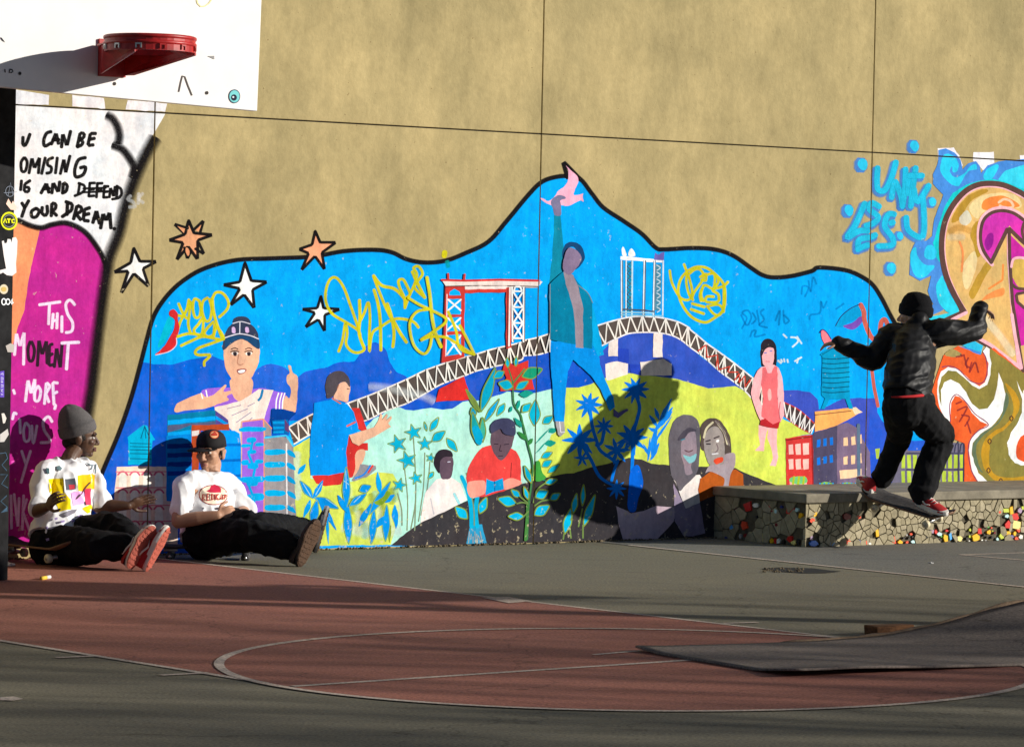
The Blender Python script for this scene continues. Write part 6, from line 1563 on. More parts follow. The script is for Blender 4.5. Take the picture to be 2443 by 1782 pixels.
elL, wrL = A(775, 1012, .32), A(1010, 1010, .44)
limb(bm, [chest, shR], [.045, .045]); limb(bm, [chest, shL], [.045, .045])
limb(bm, [shR, elR], [.052, .042]); limb(bm, [elR, (elR+wrR)/2, wrR], [.042, .038, .026])
limb(bm, [shL, elL], [.052, .042]); limb(bm, [elL, (elL+wrL)/2, wrL], [.042, .038, .026])
hand(bm, wrL, A(1190, 945, .47) - wrL, ZA*.55 - WN*.75, 1.04, curl=.10, spread=.10, thumb=-1)
hand(bm, wrR, A(430, 985, .66) - wrR + ZA*.03, ZA*-.2 - WN*.3 - WD*.9, 1.0, curl=.42, spread=.12, thumb=1)
body1 = solid('body', bm, M_SKIN_D, p1, voxel=.0042, iters=3)
face_bits(P_, r_, f_, u_, 1.02, p1, M_LIPD)
bm = bmesh.new()                                       # hair under the beanie
ball(bm, P_(0, -.022, .012), .081, .092, .070, r_, f_, u_); ball(bm, P_(0, -.06, -.035), .055, .040, .045, r_, f_, u_)
solid('hair', bm, M_HAIR, p1, voxel=.006, iters=1, wr=folds(.004, 90))
beanie('beanie', P_, r_, f_, u_, 1.06, M_BEANIE, p1, slouch=.035, tilt=.42)
bm = bmesh.new()                                       # T-shirt
tor, rad = dense([A(455, 1290, .37), A(490, 1120, .32), A(525, 930, .265), A(535, 800, .25), A(542, 684, .235)], [(.185, .150), (.172, .135), (.163, .118), (.160, .105), (.105, .080)], 6)
tube(bm, tor, rad, 22, True, ref=WN)
limb(bm, [A(540, 730, .24), A(430, 722, .25), shR + ZA*.005, (shR*.45+elR*.55), (shR*.12+elR*.88)], [.075, .066, .064, .062, .066], 4)
limb(bm, [A(545, 730, .24), A(650, 722, .23), shL + ZA*.005, (shL*.45+elL*.55), (shL*.16+elL*.84) + WD*.02], [.075, .066, .064, .064, .070], 4)
limb(bm, [A(420, 1290, .42), A(360, 1330, .40)], [.10, .055])
ball(bm, neck - ZA*.035, .092, .080, .055, WD, WN, ZA)
shirt1 = solid('t_shirt', bm, M_WHITE_T, p1, voxel=.0065, iters=3, wr=folds(.017, 8.5, Vector((1.3, 1.3, .6)), 3.0, .003))
bm = bmesh.new(); q = [neck + (WD*math.cos(t)*.070 + (WN*.9+ZA*-.35)*math.sin(t)*.074) + ZA*-.012 for t in [2*math.pi*k/24 for k in range(25)]]
tube(bm, q, [.009]*25, 8); bm_obj('collar', bm, M_WHITE_T, shirt1, True)
hR, hL = A(430, 1330, .40), A(560, 1290, .34)
kR, kL = A(745, 1335, .84), A(880, 1185, .66)
heelR, heelL = G('z3', 1010, 1503, .022), G('z3', 1152, 1532)
anR = heelR + ZA*.115 - WN*.115 + WD*.03; anL = heelL + ZA*.115 - WN*.10 + WD*.03
bm = bmesh.new()
limb(bm, [hR, (hR+kR)/2 + ZA*.005, kR, (kR+anR)/2, anR - WN*.005], [.125, .118, .098, .088, .078])
limb(bm, [hL, (hL+kL)/2 + ZA*.01, kL, (kL+anL)/2 + ZA*.01, anL - WN*.005], [.125, .115, .095, .085, .074])
limb(bm, [hR - WD*.02, hL + WD*.02], [.135, .13])
solid('trousers', bm, M_BLACK_P, p1, voxel=.008, iters=3, wr=folds(.014, 10.0, Vector((1, 1, 1.2)), 8.0, .004))
LR = (A(1165, 1195, pOf(heelR)) - A(1010, 1500, pOf(heelR))); LL = (A(1290, 1180, pOf(heelL)) - A(1150, 1530, pOf(heelL)))
shoe(p1, heelR, LR + WN*.05, WN*1.0 + WD*-.02, M_REDSHOE, M_GUM, 1.0, True)
shoe(p1, heelL, LL + WN*.06, WN*.80 + WD*.62, M_REDSHOE, M_GUM, 1.02, True)
sk = lambda c: alb(c, .95)
f1 = []
f1.append((PP('z3', [(385, 800), (500, 795), (505, 900), (560, 960), (560, 1040), (470, 1055), (420, 960), (390, 900)]), sk((226, 196, 10))))
f1.append((PP('z3', [(610, 775), (720, 760), (750, 770), (745, 880), (700, 890), (640, 900), (615, 890)]), sk((240, 178, 20))))
f1.append((PP('z3', [(560, 905), (660, 895), (665, 1000), (580, 1010)]), sk((236, 170, 220))))
f1.append((PP('z3', [(650, 1035), (720, 1000), (735, 1050), (690, 1075)]), sk((226, 190, 20))))
f1.append((PP('z3', [(500, 785), (605, 780), (618, 898), (512, 908)]), sk((236, 236, 236))))
f1.append((PP('z3', [(512, 802), (592, 797), (602, 882), (522, 890)]), sk((84, 88, 96))))
f1.append((PP('z3', [(540, 850), (590, 845), (592, 880), (548, 884)]), sk((196, 60, 70))))
f1.append((PP('z3', [(665, 880), (720, 875), (715, 1005), (680, 1010)]), sk((214, 60, 90))))
f1.append((stroke2(PP('z3', [(600, 960), (660, 890), (715, 825)]), 2.6), sk((90, 70, 60))))
f1.append((PP('z3', [(445, 700), (470, 695), (490, 715), (475, 740), (450, 730)]), sk((90, 110, 112))))
f1.append((PP('z3', [(365, 710), (390, 715), (392, 760), (372, 755)]), sk((60, 84, 86))))
f1.append((stroke2(PP('z3', [(680, 675), (720, 690), (755, 685), (750, 760)]), 3.5), sk((100, 112, 116))))
f1.append((stroke2(PP('z3', [(725, 690), (722, 730)]), 3), sk((100, 112, 116))))
f1.append((PP('z3', [(500, 1075), (560, 1045), (610, 1035), (590, 1070), (530, 1100)]), sk((130, 124, 130))))
for (x, y) in ((430, 1110), (350, 1180), (400, 1215), (480, 1130), (560, 1125), (360, 1270), (450, 1180), (620, 1090)):
    f1.append((PP('z3', [(x, y), (x+26, y-8), (x+30, y+10), (x+8, y+18)]), sk((150, 130, 170))))
tag(decals('shirt_print', shirt1, [shirt1], [(wob(q_, True, 2.2), c_) for q_, c_ in f1], M_PRINT), kind='stuff')
skateboard('skateboard', 'skateboard with pale wheels under the person in the grey beanie', '', Vector((A(95, 1318, .12).x, A(95, 1318, .12).y, .105)) + (WN*.98 + WD*.15)*.24, WN*.98 + WD*.15, ZA, M_WHEEL, M_MAPLE)

# ------------------------------------------------------------------ seated person in a black cap
p2 = thing('person', 'person in black cap and white T-shirt with red oval logo sitting by the wall', 'person', G('z4', 480, 1420))
A = lambda x, y, p: W('z4', x, y, p)
hd = A(562, 470, .17); HF = (WN*.52 - WD*.85 + ZA*-.02).normalized(); HU = (ZA*.99 - WD*.08 + WN*.05).normalized()
bm = bmesh.new()
P_, r_, f_, u_ = head(bm, hd, HF, HU, 1.08)
neck = A(560, 665, .19)
limb(bm, [neck - ZA*.05, neck + ZA*.01, P_(0, -.012, -.07)], [.066, .060, .058])
chest = A(560, 850, .24); pel = A(500, 1200, .36)
limb(bm, [pel, chest, neck - ZA*.05], [.06, .065, .05])
shR, shL = A(325, 775, .29), A(745, 790, .19)
elR, wrR = A(280, 1075, .40), A(620, 1025, .56)
elL, wrL = A(850, 1000, .30), A(805, 1010, .47)
limb(bm, [chest, shR], [.045, .045]); limb(bm, [chest, shL], [.045, .045])
limb(bm, [shR, elR], [.055, .046]); limb(bm, [elR, (elR+wrR)/2, wrR], [.046, .043, .029])
limb(bm, [shL, elL], [.055, .046]); limb(bm, [elL, (elL+wrL)/2, wrL], [.046, .042, .029])
hand(bm, wrR, A(765, 975, .58) - wrR, ZA*.6 + WN*.8, 1.02, curl=.55, spread=.05, thumb=-1)
hand(bm, wrL, A(700, 1000, .55) - wrL, ZA*.7 + WN*.7, 1.0, curl=.55, spread=.05, thumb=1)
body2 = solid('body', bm, M_SKIN_L, p2, voxel=.0042, iters=3)
face_bits(P_, r_, f_, u_, 1.08, p2, M_LIP)
bm = bmesh.new(); ball(bm, P_(0, -.030, .010), .0785, .078, .058, r_, f_, u_); ball(bm, P_(0, -.062, -.025), .060, .036, .040, r_, f_, u_)
for e in (-1, 1): ball(bm, P_(.074*e, .012, -.004), .006, .010, .022, r_, f_, u_)
solid('hair', bm, M_HAIR, p2, voxel=.005, iters=1)
# cap: dome, bill, round badge
bm = bmesh.new(); n = 30; rings = []
o_ = P_(0, -.008, .034); ax = (u_ + f_*.06).normalized()
for (h, a, b) in ((-.006, .086, .106), (.020, .086, .106), (.045, .083, .101), (.068, .073, .089), (.085, .055, .068), (.095, .030, .038), (.099, .008, .010)):
    rings.append([bm.verts.new(o_ + ax*h*1.04 + r_*math.cos(t)*a*1.04 + f_*math.sin(t)*b*1.02) for t in [2*math.pi*k/n for k in range(n)]])
for a, b in zip(rings, rings[1:]):
    for k in range(n): bm.faces.new((a[k], a[(k+1) % n], b[(k+1) % n], b[k]))
bm.faces.new(rings[-1]); bm.faces.new(list(reversed(rings[0])))
bmesh.ops.recalc_face_normals(bm, faces=bm.faces)
cap = bm_obj('cap', bm, M_CAP, p2, True)
rb = Matrix.Rotation(R(-22), 3, u_); r_, f_ = rb @ r_, rb @ f_
Pb = lambda x, y, z: hd + (r_*x + f_*y + u_*z)*1.08
bm = bmesh.new(); B0 = []; B1 = []
for i in range(15):
    t = math.pi*(.08 + .84*i/14)
    e = Pb(math.cos(t)*.084, .086*math.sin(t)**.7 - .01, .036 - .010*abs(math.cos(t))**2)
    q = e + f_*(.088*math.sin(t)**.8) - u_*.016*math.sin(t) + r_*math.cos(t)*.004
    B0.append((bm.verts.new(e), bm.verts.new(q))); B1.append((bm.verts.new(e - u_*.005), bm.verts.new(q - u_*.005)))
for i in range(14):
    bm.faces.new((B0[i][0], B0[i][1], B0[i+1][1], B0[i+1][0])); bm.faces.new((B1[i][0], B1[i+1][0], B1[i+1][1], B1[i][1]))
    bm.faces.new((B0[i][1], B1[i][1], B1[i+1][1], B0[i+1][1])); bm.faces.new((B0[i][0], B0[i+1][0], B1[i+1][0], B1[i][0]))
bmesh.ops.recalc_face_normals(bm, faces=bm.faces)
bm_obj('bill', bm, M_CAP, cap, True)
bm = bmesh.new()                                       # T-shirt
tor, rad = dense([A(500, 1250, .38), A(525, 1080, .33), A(550, 930, .27), A(552, 815, .235), A(555, 700, .21)], [(.165, .135), (.160, .130), (.158, .118), (.156, .105), (.100, .080)], 6)
tube(bm, tor, rad, 22, True, ref=WN)
limb(bm, [A(555, 745, .22), A(420, 735, .26), shR, (shR*.45+elR*.55), (shR*.30+elR*.70)], [.075, .068, .066, .066, .070], 4)
limb(bm, [A(560, 745, .22), A(660, 742, .20), shL, (shL*.45+elL*.55), (shL*.10+elL*.90) + WD*.02], [.075, .068, .066, .066, .070], 4)
ball(bm, neck - ZA*.038, .092, .080, .052, WD, WN, ZA)
shirt2 = solid('t_shirt', bm, M_WHITE_T, p2, voxel=.0065, iters=3, wr=folds(.017, 8.5, Vector((1.3, 1.3, .6)), 11.0, .003))
bm = bmesh.new(); q = [neck + (WD*math.cos(t)*.072 + (WN*.9+ZA*-.35)*math.sin(t)*.078) + ZA*-.014 for t in [2*math.pi*k/24 for k in range(25)]]
tube(bm, q, [.009]*25, 8); bm_obj('collar', bm, M_WHITE_T, shirt2, True)
hR, hL = A(520, 1230, .42), A(640, 1130, .34)
kR, kL = A(900, 1200, .80), A(950, 1130, .70)
heelR, heelL = G('z4', 1335, 1476), G('z4', 1492, 1352)
anR = heelR + ZA*.12 - WN*.13 + WD*.0; anL = heelL + ZA*.12 - WN*.12
bm = bmesh.new()
limb(bm, [hR, (hR+kR)/2 + ZA*.0, kR, (kR+anR)/2, anR + WN*.02], [.122, .112, .096, .092, .085])
limb(bm, [hL, (hL+kL)/2 + ZA*.01, kL, (kL+anL)/2 + ZA*.01, anL + WN*.01], [.115, .105, .092, .086, .080])
limb(bm, [hR - WD*.02, hL + WD*.02], [.128, .12])
solid('trousers', bm, M_BLACK_P, p2, voxel=.008, iters=3, wr=folds(.015, 9.5, Vector((1, 1, 1.2)), 21.0, .004))
LR = A(1455, 1120, pOf(heelR)) - A(1335, 1470, pOf(heelR)); LL = A(1545, 1040, pOf(heelL)) - A(1490, 1360, pOf(heelL))
shoe(p2, heelR, LR + WN*.03, WN*.88 + WD*.15, M_DARKSHOE, M_BROWNSOLE, 1.06, False, M_DARKSHOE)
shoe(p2, heelL, LL + WN*.04, WN*.62 + WD*.80, M_DARKSHOE, M_BROWNSOLE, 1.05, False, mat('grey_foxing', (.32, .30, .28), rough=.6))
f2 = []
def ell(k, cx, cy, a, b, rot=0.0, n=28): return PP(k, [(cx+math.cos(t)*a*math.cos(rot)-math.sin(t)*b*math.sin(rot), cy+math.cos(t)*a*math.sin(rot)+math.sin(t)*b*math.cos(rot)) for t in [2*math.pi*i/n for i in range(n)]])
f2.append((ell('f2', 668, 1430, 265, 180, .05), sk((150, 60, 60)))); f2.append((ell('f2', 670, 1430, 248, 165, .05), sk((250, 220, 190))))
f2.append((PP('f2', [(540, 1360), (600, 1330), (625, 1270), (690, 1240), (760, 1270), (805, 1310), (805, 1385), (700, 1390), (600, 1385)]), sk((196, 40, 66))))
LC_ = sk((172, 66, 56))
for s_ in ([(470, 1530), (475, 1420)], [(470, 1422), (515, 1425), (515, 1465), (478, 1475), (525, 1530)], [(560, 1410), (558, 1525)], [(556, 1412), (600, 1410)], [(556, 1465), (592, 1463)], [(556, 1525), (602, 1522)], [(635, 1410), (632, 1520)], [(632, 1412), (672, 1425), (676, 1500), (632, 1520)],
           [(715, 1410), (718, 1520)], [(765, 1410), (722, 1462), (772, 1520)], [(795, 1515), (820, 1410), (845, 1510)], [(800, 1480), (842, 1478)], [(868, 1510), (868, 1420)], [(866, 1422), (900, 1432), (898, 1470), (868, 1475)]):
    f2.append((stroke2(PP('f2', s_), 2.6), LC_))
decals('shirt_logo', shirt2, [shirt2], f2, M_PRINT, edge=.012)
decals('cap_badge', cap, [cap], [(ell('f2', 685, 350, 82, 72, .1), sk((190, 70, 40))), (ell('f2', 685, 352, 68, 58, .1), sk((226, 170, 120))), (PP('f2', [(625, 340), (690, 290), (745, 340), (740, 372), (630, 372)]), sk((176, 60, 44)))], M_PRINT, edge=.012)
skateboard('skateboard', 'dark skateboard with black and yellow wheels under the person in the black cap', '', A(540, 1302, .40), WN*.55 + WD*.83, ZA, M_WHEELK, M_DECKK)

# ------------------------------------------------------------------ skater in mid-air over the ledge
p3 = thing('person', 'skateboarder in black jacket and beanie, arms out, seen from behind on a board', 'person', G('y7', 600, 1700))
A = lambda x, y, p: W('y7', x, y, p)
BL_, BR_ = A(292, 1312, .90), A(862, 1490, 1.56)          # ends of the board
bd = (BR_-BL_).normalized(); bside = bd.cross(ZA).normalized(); bup = bside.cross(bd).normalized()
bup = (Matrix.Rotation(R(13), 3, bd) @ bup)
if bup.y > 0: bup = (Matrix.Rotation(R(-26), 3, bd) @ bup)
bside = bd.cross(bup).normalized()
hd = A(614, 206, 1.14); HF = (-WN*.90 - WD*.42).normalized(); HU = (ZA*.97 - WD*.06 + WN*.1).normalized()
bm = bmesh.new(); P_, r_, f_, u_ = head(bm, hd, HF, HU, 1.02)
neck = A(640, 275, 1.20); chest = A(615, 440, 1.30); pel = A(555, 790, 1.46)
limb(bm, [neck - ZA*.05, neck, P_(0, -.012, -.07)], [.065, .06, .058]); limb(bm, [pel, chest, neck - ZA*.04], [.08, .08, .06])
shL, shR = A(475, 330, 1.16), A(790, 300, 1.36)
elL, wrL = A(345, 470, 1.08), A(130, 368, 1.00)
elR, wrR = A(1005, 285, 1.42), A(1035, 150, 1.38)
limb(bm, [chest, shL], [.06, .055]); limb(bm, [chest, shR], [.06, .055])
limb(bm, [shL, elL, wrL], [.05, .042, .028]); limb(bm, [shR, elR, wrR], [.05, .042, .028])
hand(bm, wrL, A(75, 374, .97) - wrL, ZA*.8 + WN*.2, .82, curl=.30, spread=.08, thumb=-1)
hand(bm, wrR, A(1080, 158, 1.40) - wrR + ZA*-.01, ZA*.9 + WD*.2, .82, curl=.45, spread=.06, thumb=1)
solid('body', bm, M_SKIN_L, p3, voxel=.0045, iters=3)
beanie('beanie', P_, r_, f_, u_, 1.10, M_BEANIE_K, p3, slouch=.0, tilt=.10)
bm = bmesh.new()                                         # jacket
tor, rad = dense([A(560, 728, 1.46), A(575, 620, 1.41), A(600, 500, 1.35), A(622, 390, 1.28), A(632, 300, 1.21)], [(.172, .140), (.185, .150), (.190, .142), (.180, .125), (.115, .090)], 6)
tube(bm, tor, rad, 22, True, ref=-WN)
limb(bm, [A(600, 350, 1.24), shL, (shL+elL)/2 - ZA*.01, elL, (elL+wrL)/2, wrL + (wrL-elL)*-.02], [.105, .098, .084, .082, .064, .050], 4)
limb(bm, [A(650, 340, 1.26), shR, (shR+elR)/2 - ZA*.01, elR, (elR+wrR)/2, wrR + (wrR-elR)*.05], [.105, .098, .086, .074, .064, .054], 4)
ball(bm, A(650, 246, 1.26), .085, .06, .080, WD, WN, ZA); ball(bm, A(690, 300, 1.30), .07, .05, .05, WD, WN, ZA); ball(bm, A(600, 262, 1.24), .055, .05, .055, WD, WN, ZA)
limb(bm, [A(690, 705, 1.50), A(722, 742, 1.48)], [.055, .035])
def jf(c):
    q = c - chest; t = Vector((q.dot(WD), q.dot(WN), q.z))
    k = Vector((t.x*1.6 - t.z*6.5, t.y*3, t.x*2.2 + t.z*.8))*2.6 + Vector((4, 1, 9))
    r = 1.0-abs(noise.noise(k))*2.4
    return .0085*(r-.5) + .0025*noise.noise(c*26)
jacket = solid('jacket', bm, M_JACKET, p3, voxel=.0075, iters=3, wr=jf)
bm = bmesh.new()
q = [A(x, y, p) for x, y, p in ((470, 712, 1.545), (540, 712, 1.585), (610, 708, 1.60), (665, 702, 1.59), (690, 700, 1.56))]
tube(bm, q, [.004, .008, .010, .011, .004], 8); bm_obj('red_shirt_hem', bm, M_REDSHIRT, p3, True)
# jeans
hipL, hipR = A(515, 810, 1.38), A(645, 810, 1.48)
kL = A(522, 965, 1.16); kR = A(785, 965, 1.34)
anL = A(412, 1225, 1.03); anR = A(668, 1318, 1.36)
bm = bmesh.new()
limb(bm, [A(515, 780, 1.41), (hipL+kL)/2, kL, (kL*.55+anL*.45), anL], [.112, .096, .084, .074, .072])
limb(bm, [A(630, 780, 1.47), (hipR+kR)/2, kR, (kR*.5+anR*.5) - WD*.01, anR], [.125, .110, .096, .094, .088])
limb(bm, [A(510, 775, 1.40), A(570, 785, 1.45), A(640, 775, 1.48)], [.105, .12, .115])
limb(bm, [A(558, 735, 1.455), A(562, 790, 1.45)], [.145, .135])
ball(bm, anL + ZA*.015, .084, .08, .045); ball(bm, anR + ZA*.02, .098, .094, .05); ball(bm, A(832, 965, 1.35), .045)
solid('jeans', bm, M_CHAR_P, p3, voxel=.0075, iters=3, wr=folds(.008, 9, Vector((1.2, 1.2, 1.0)), 31.0, .0025))
# shoes on the deck
def deck_at(x, t): return BL_ + (BR_-BL_)*t + bside*x + bup*.034
cam_side = -1 if bside.y > 0 else 1
toeL = (-WN*.90 + WD*.42); toeL = (toeL - bup*toeL.dot(bup)).normalized()
shoe(p3, deck_at(.075*cam_side, .15), toeL, -bup, M_REDSHOE, M_BROWNSOLE, .96, True)
toeR = (bd*.97 + bside*cam_side*.20); toeR = (toeR - bup*toeR.dot(bup)).normalized()
shoe(p3, deck_at(-.005*cam_side, .575), toeR, -bup, M_REDSHOE, M_BROWNSOLE, 1.02, True)
skateboard('skateboard', 'tilted skateboard with dark grip tape in the air beside the mosaic ledge', '', (BL_+BR_)/2, bd, bup, M_WHEEL, M_MAPLE, length=(BR_-BL_).length)

# ------------------------------------------------------------------ bent sheet ramp at the right
M_SHEET = ground_mat('ramp_sheet', (.205, .168, .145), (.160, .134, .118), (.235, .192, .165))
M_WOODB = mat('wood_block', (.15, .062, .022), rough=.85, var=.5, scale=12, stretch=(1, 6, 6), bump=.3)
M_DIRT = mat('rough_wood_edge', (.17, .115, .072), rough=.95, var=.3, scale=20, bump=.6)
ramp = thing('skate_ramp', 'thin dark sheet ramp with curled edge lying on the painted court', 'ramp', G('d', 1800, 1490))
RL = G('d', 1405, 1441); RF = G('d', 1757, 1500); RV = (RF-RL); VL = RV.length; RV = RV.normalized(); RU = Vector((-RV.y, RV.x, 0))
def lift(g, line_):                                      # height that brings a ground point onto the seen edge
    x, y = project(g)
    q = [px('y8', p) for p in line_]
    for i in range(len(q)-1):
        if x <= q[i+1][0] or i == len(q)-2:
            t = (x-q[i][0])/(q[i+1][0]-q[i][0]); t = min(max(t, -.2), 2.2); yy = q[i][1]+(q[i+1][1]-q[i][1])*t; break
    return min(.45, max(.004, (y-yy)*g.y/FPX))
FARL = [(35, 705), (200, 706), (400, 702), (700, 694), (1060, 680), (1300, 662), (1450, 648), (1600, 620), (1800, 578), (2080, 492), (2265, 450)]
LEFTL = [(35, 705), (250, 775), (430, 800), (560, 818)]
NEARL = [(560, 818), (700, 828), (870, 832), (1100, 832), (1350, 825), (1700, 824), (2265, 812)]
def rh(u, v):                                            # height of the sheet over the court
    t = v/VL
    base = lift(RL + RU*u, FARL)*(1-t)**1.5 + lift(RL + RU*u + RV*VL, NEARL)*t**1.5
    b0 = lift(RL, FARL)*(1-t)**1.5 + lift(RL + RV*VL, NEARL)*t**1.5
    lf = lift(RL + RV*v, LEFTL)
    return base + (lf-b0)*math.exp(-(u/.22)**2)
bm = bmesh.new(); NU, NV = 60, 20; UL_ = 3.2
top_ = [[bm.verts.new(RL + RU*(UL_*i/NU) + RV*(VL*j/NV) + ZA*(rh(UL_*i/NU, VL*j/NV) + .010)) for j in range(NV+1)] for i in range(NU+1)]
bot_ = [[bm.verts.new(v.co - ZA*.010) for v in row] for row in top_]
for i in range(NU):
    for j in range(NV):
        bm.faces.new((top_[i][j], top_[i][j+1], top_[i+1][j+1], top_[i+1][j])); bm.faces.new((bot_[i][j], bot_[i+1][j], bot_[i+1][j+1], bot_[i][j+1]))
for i in range(NU):
    for j in (0, NV): bm.faces.new((top_[i][j], top_[i+1][j], bot_[i+1][j], bot_[i][j]))
for j in range(NV):
    for i in (0, NU): bm.faces.new((top_[i][j], top_[i][j+1], bot_[i][j+1], bot_[i][j]))
bmesh.ops.recalc_face_normals(bm, faces=bm.faces)
bm_obj('sheet', bm, M_SHEET, ramp, True)
bm = bmesh.new(); pts = []                                # ragged raised lip along the far side
for i in range(26):
    u = .85 + 2.3*i/25; pts.append(RL + RU*u + RV*-.01 + ZA*(rh(u, 0) + .006 + .010*noise.noise(Vector((u*9, 1, 2)))))
tube(bm, pts, [.010 + .016*abs(noise.noise(Vector((i*.7, 3, 1)))) for i in range(26)], 7); bm_obj('ragged_edge', bm, M_DIRT, ramp, True)
bm = bmesh.new(); c = G('d', 1968, 1404); 
box(bm, c + ZA*.025, RU, RV, ZA, .24, .10, .05, bev=.006)
for v in bm.verts: v.co += Vector((noise.noise(v.co*9)*.008, noise.noise(v.co*9+Vector((3, 3, 3)))*.008, noise.noise(v.co*7+Vector((8, 1, 3)))*.005))
tag(bm_obj('wood_block', bm, M_WOODB), 'short weathered wooden block propped beside the sheet ramp', 'wood block')

# ------------------------------------------------------------------ marks on the backboard and the post
def flat_marks(name, parent, q, n, shapes, m=M_PRINT, off=.003):
    bm = bmesh.new(); lay = bm.loops.layers.float_color.new('paint')
    for i, (poly, col) in enumerate(shapes):
        vs = [bm.verts.new(on_plane(x, y, q + n*(off + .0008*i), n)) for x, y in poly]
        for t in tessellate_polygon([[Vector((x, y, 0)) for x, y in poly]]):
            try: f = bm.faces.new([vs[j] for j in t])
            except ValueError: continue
            for lp in f.loops: lp[lay] = (*col, 1)
    bmesh.ops.recalc_face_normals(bm, faces=bm.faces)
    for f in bm.faces:
        f.normal_update()
        if f.normal.dot(n) < 0: f.normal_flip()
    return bm_obj(name, bm, m, parent)
GR = alb((90, 84, 78)); KK = alb((30, 30, 34))
flat_marks('marker_drawing', board_o, BZ, ND, [(stroke2(PP('z1', [(1485, 765), (1500, 690), (1515, 632), (1535, 640), (1560, 710), (1595, 795)]), 3.2), GR)])
flat_marks('scuff_mark', board_o, BZ, ND, [(PP('z1', [(1722, 468), (1778, 466), (1780, 495)]), alb((150, 146, 142)))])
flat_marks('round_sticker', board_o, BZ, ND, [(ell('z1', 1946, 802, 48, 58), alb((70, 84, 100))), (ell('z1', 1946, 802, 42, 50), alb((120, 200, 196))), (ell('z1', 1942, 812, 24, 26), alb((40, 44, 60))), (ell('z1', 1936, 808, 8, 8), alb((210, 220, 220)))])
for (x, y) in ((952, 697), (1718, 773), (165, 612)): flat_marks('bolt_head', board_o, BZ, ND, [(ell('z1', x, y, 13, 15, n=12), alb((70, 64, 60)))])
flat_marks('marker_letter', board_o, BZ, ND, [(stroke2(PP('z1', [(40, 575), (44, 605)]), 2.4), KK)]); flat_marks('marker_letter', board_o, BZ, ND, [(stroke2([*PP('z1', [(78, 578), (100, 580), (108, 594), (96, 606), (78, 604), (80, 580)])], 2.6), KK)])
flat_marks('marker_stroke', board_o, BZ, ND, [(PP('z1', [(0, 312), (14, 316), (45, 356), (20, 340)]), KK)])
flat_marks('faded_ring_drawing', board_o, BZ, ND, [(stroke2(PP('z1', [(1632, -5), (1640, 30), (1665, 56), (1700, 55), (1735, 32), (1758, -5)]), 2.6), alb((250, 226, 160)))])
PQ = Vector((POST.x, POST.y, 0)) + PAY*PWD/2
def pst(name, shapes): return flat_marks(name, post_o, PQ, PAY, shapes)
pst('anarchy_scribble', [(stroke2(ell('p0', 65, 708, 28, 34), 1.3), alb((120, 126, 136))), (stroke2(PP('p0', [(52, 740), (70, 650), (86, 735)]), 1.3), alb((120, 126, 136))), (stroke2(PP('p0', [(25, 718), (112, 712)]), 1.3), alb((120, 126, 136)))])
pst('hand_sticker', [(PP('p0', [(40, 790), (55, 755), (75, 790), (85, 770), (110, 810), (105, 832), (70, 828)]), alb((226, 190, 170)))])
pst('round_sticker', [(ell('p0', 60, 902, 55, 60), alb((206, 206, 30))), (ell('p0', 60, 902, 44, 48), alb((40, 40, 40))), (ell('p0', 60, 902, 38, 42), alb((120, 120, 116))), (ell('p0', 60, 902, 33, 36), alb((30, 30, 30)))] +
    [(stroke2(PP('p0', s_), 3.2), alb((216, 216, 30))) for s_ in ([(22, 915), (35, 888), (44, 915)], [(46, 890), (70, 890)], [(58, 890), (58, 916)], [(95, 892), (78, 895), (80, 912), (97, 914)])])
pst('fist_sticker', [(PP('p0', [(12, 1035), (25, 1030), (30, 1050), (45, 1045), (50, 1020), (70, 1022), (75, 1045), (82, 1012), (105, 1008), (115, 1030), (112, 1110), (105, 1180), (108, 1240), (80, 1262), (45, 1258), (20, 1240), (0, 1250), (0, 1225), (40, 1215), (25, 1130)]), alb((216, 206, 200)))])
pst('round_sticker', [(ell('p0', 25, 1350, 28, 32), alb((200, 186, 156))), (ell('p0', 25, 1350, 18, 16), alb((190, 160, 90)))])
pst('number_sticker', [(stroke2(ell('p0', 25, 1432, 13, 20), 2.6), alb((226, 226, 224))), (stroke2(ell('p0', 52, 1432, 12, 18), 2.6), alb((226, 226, 224))), (stroke2(PP('p0', [(78, 1450), (80, 1412), (66, 1438), (90, 1438)]), 2.6), alb((226, 226, 224)))])
pst('torn_sticker', [(PP('p1', [(30, 385), (55, 372), (76, 380), (72, 420), (40, 418)]), alb((170, 160, 150)))])
pst('purple_sticker', [(PP('p1', [(0, 520), (22, 516), (22, 655), (0, 655)]), alb((96, 70, 170)))] + [(stroke2(PP('p1', s_), 1.6), alb((200, 190, 220))) for s_ in ([(3, 535), (16, 528), (16, 540)], [(4, 552), (16, 552), (16, 562), (4, 562)], [(4, 574), (16, 574)], [(10, 569), (10, 580)], [(4, 590), (16, 590), (16, 600), (4, 600)], [(4, 615), (16, 612), (5, 625), (16, 626)], [(4, 640), (16, 640)])])
pst('white_paint_splash', [(PP('p1', [(8, 740), (22, 738), (34, 765), (26, 790), (16, 792)]), alb((206, 196, 184))), (PP('p1', [(0, 850), (40, 820), (46, 850), (22, 888), (0, 890)]), alb((186, 180, 172)))])
for s_ in ([(0, 950), (30, 945), (40, 975), (10, 1010), (36, 1040)], [(2, 1060), (40, 1060), (8, 1110), (42, 1130)], [(36, 1170), (4, 1200), (38, 1230), (6, 1260), (40, 1250)]):
    pst('tag_scribble', [(stroke2(PP('p1', s_), 1.4), alb((70, 96, 116)))])

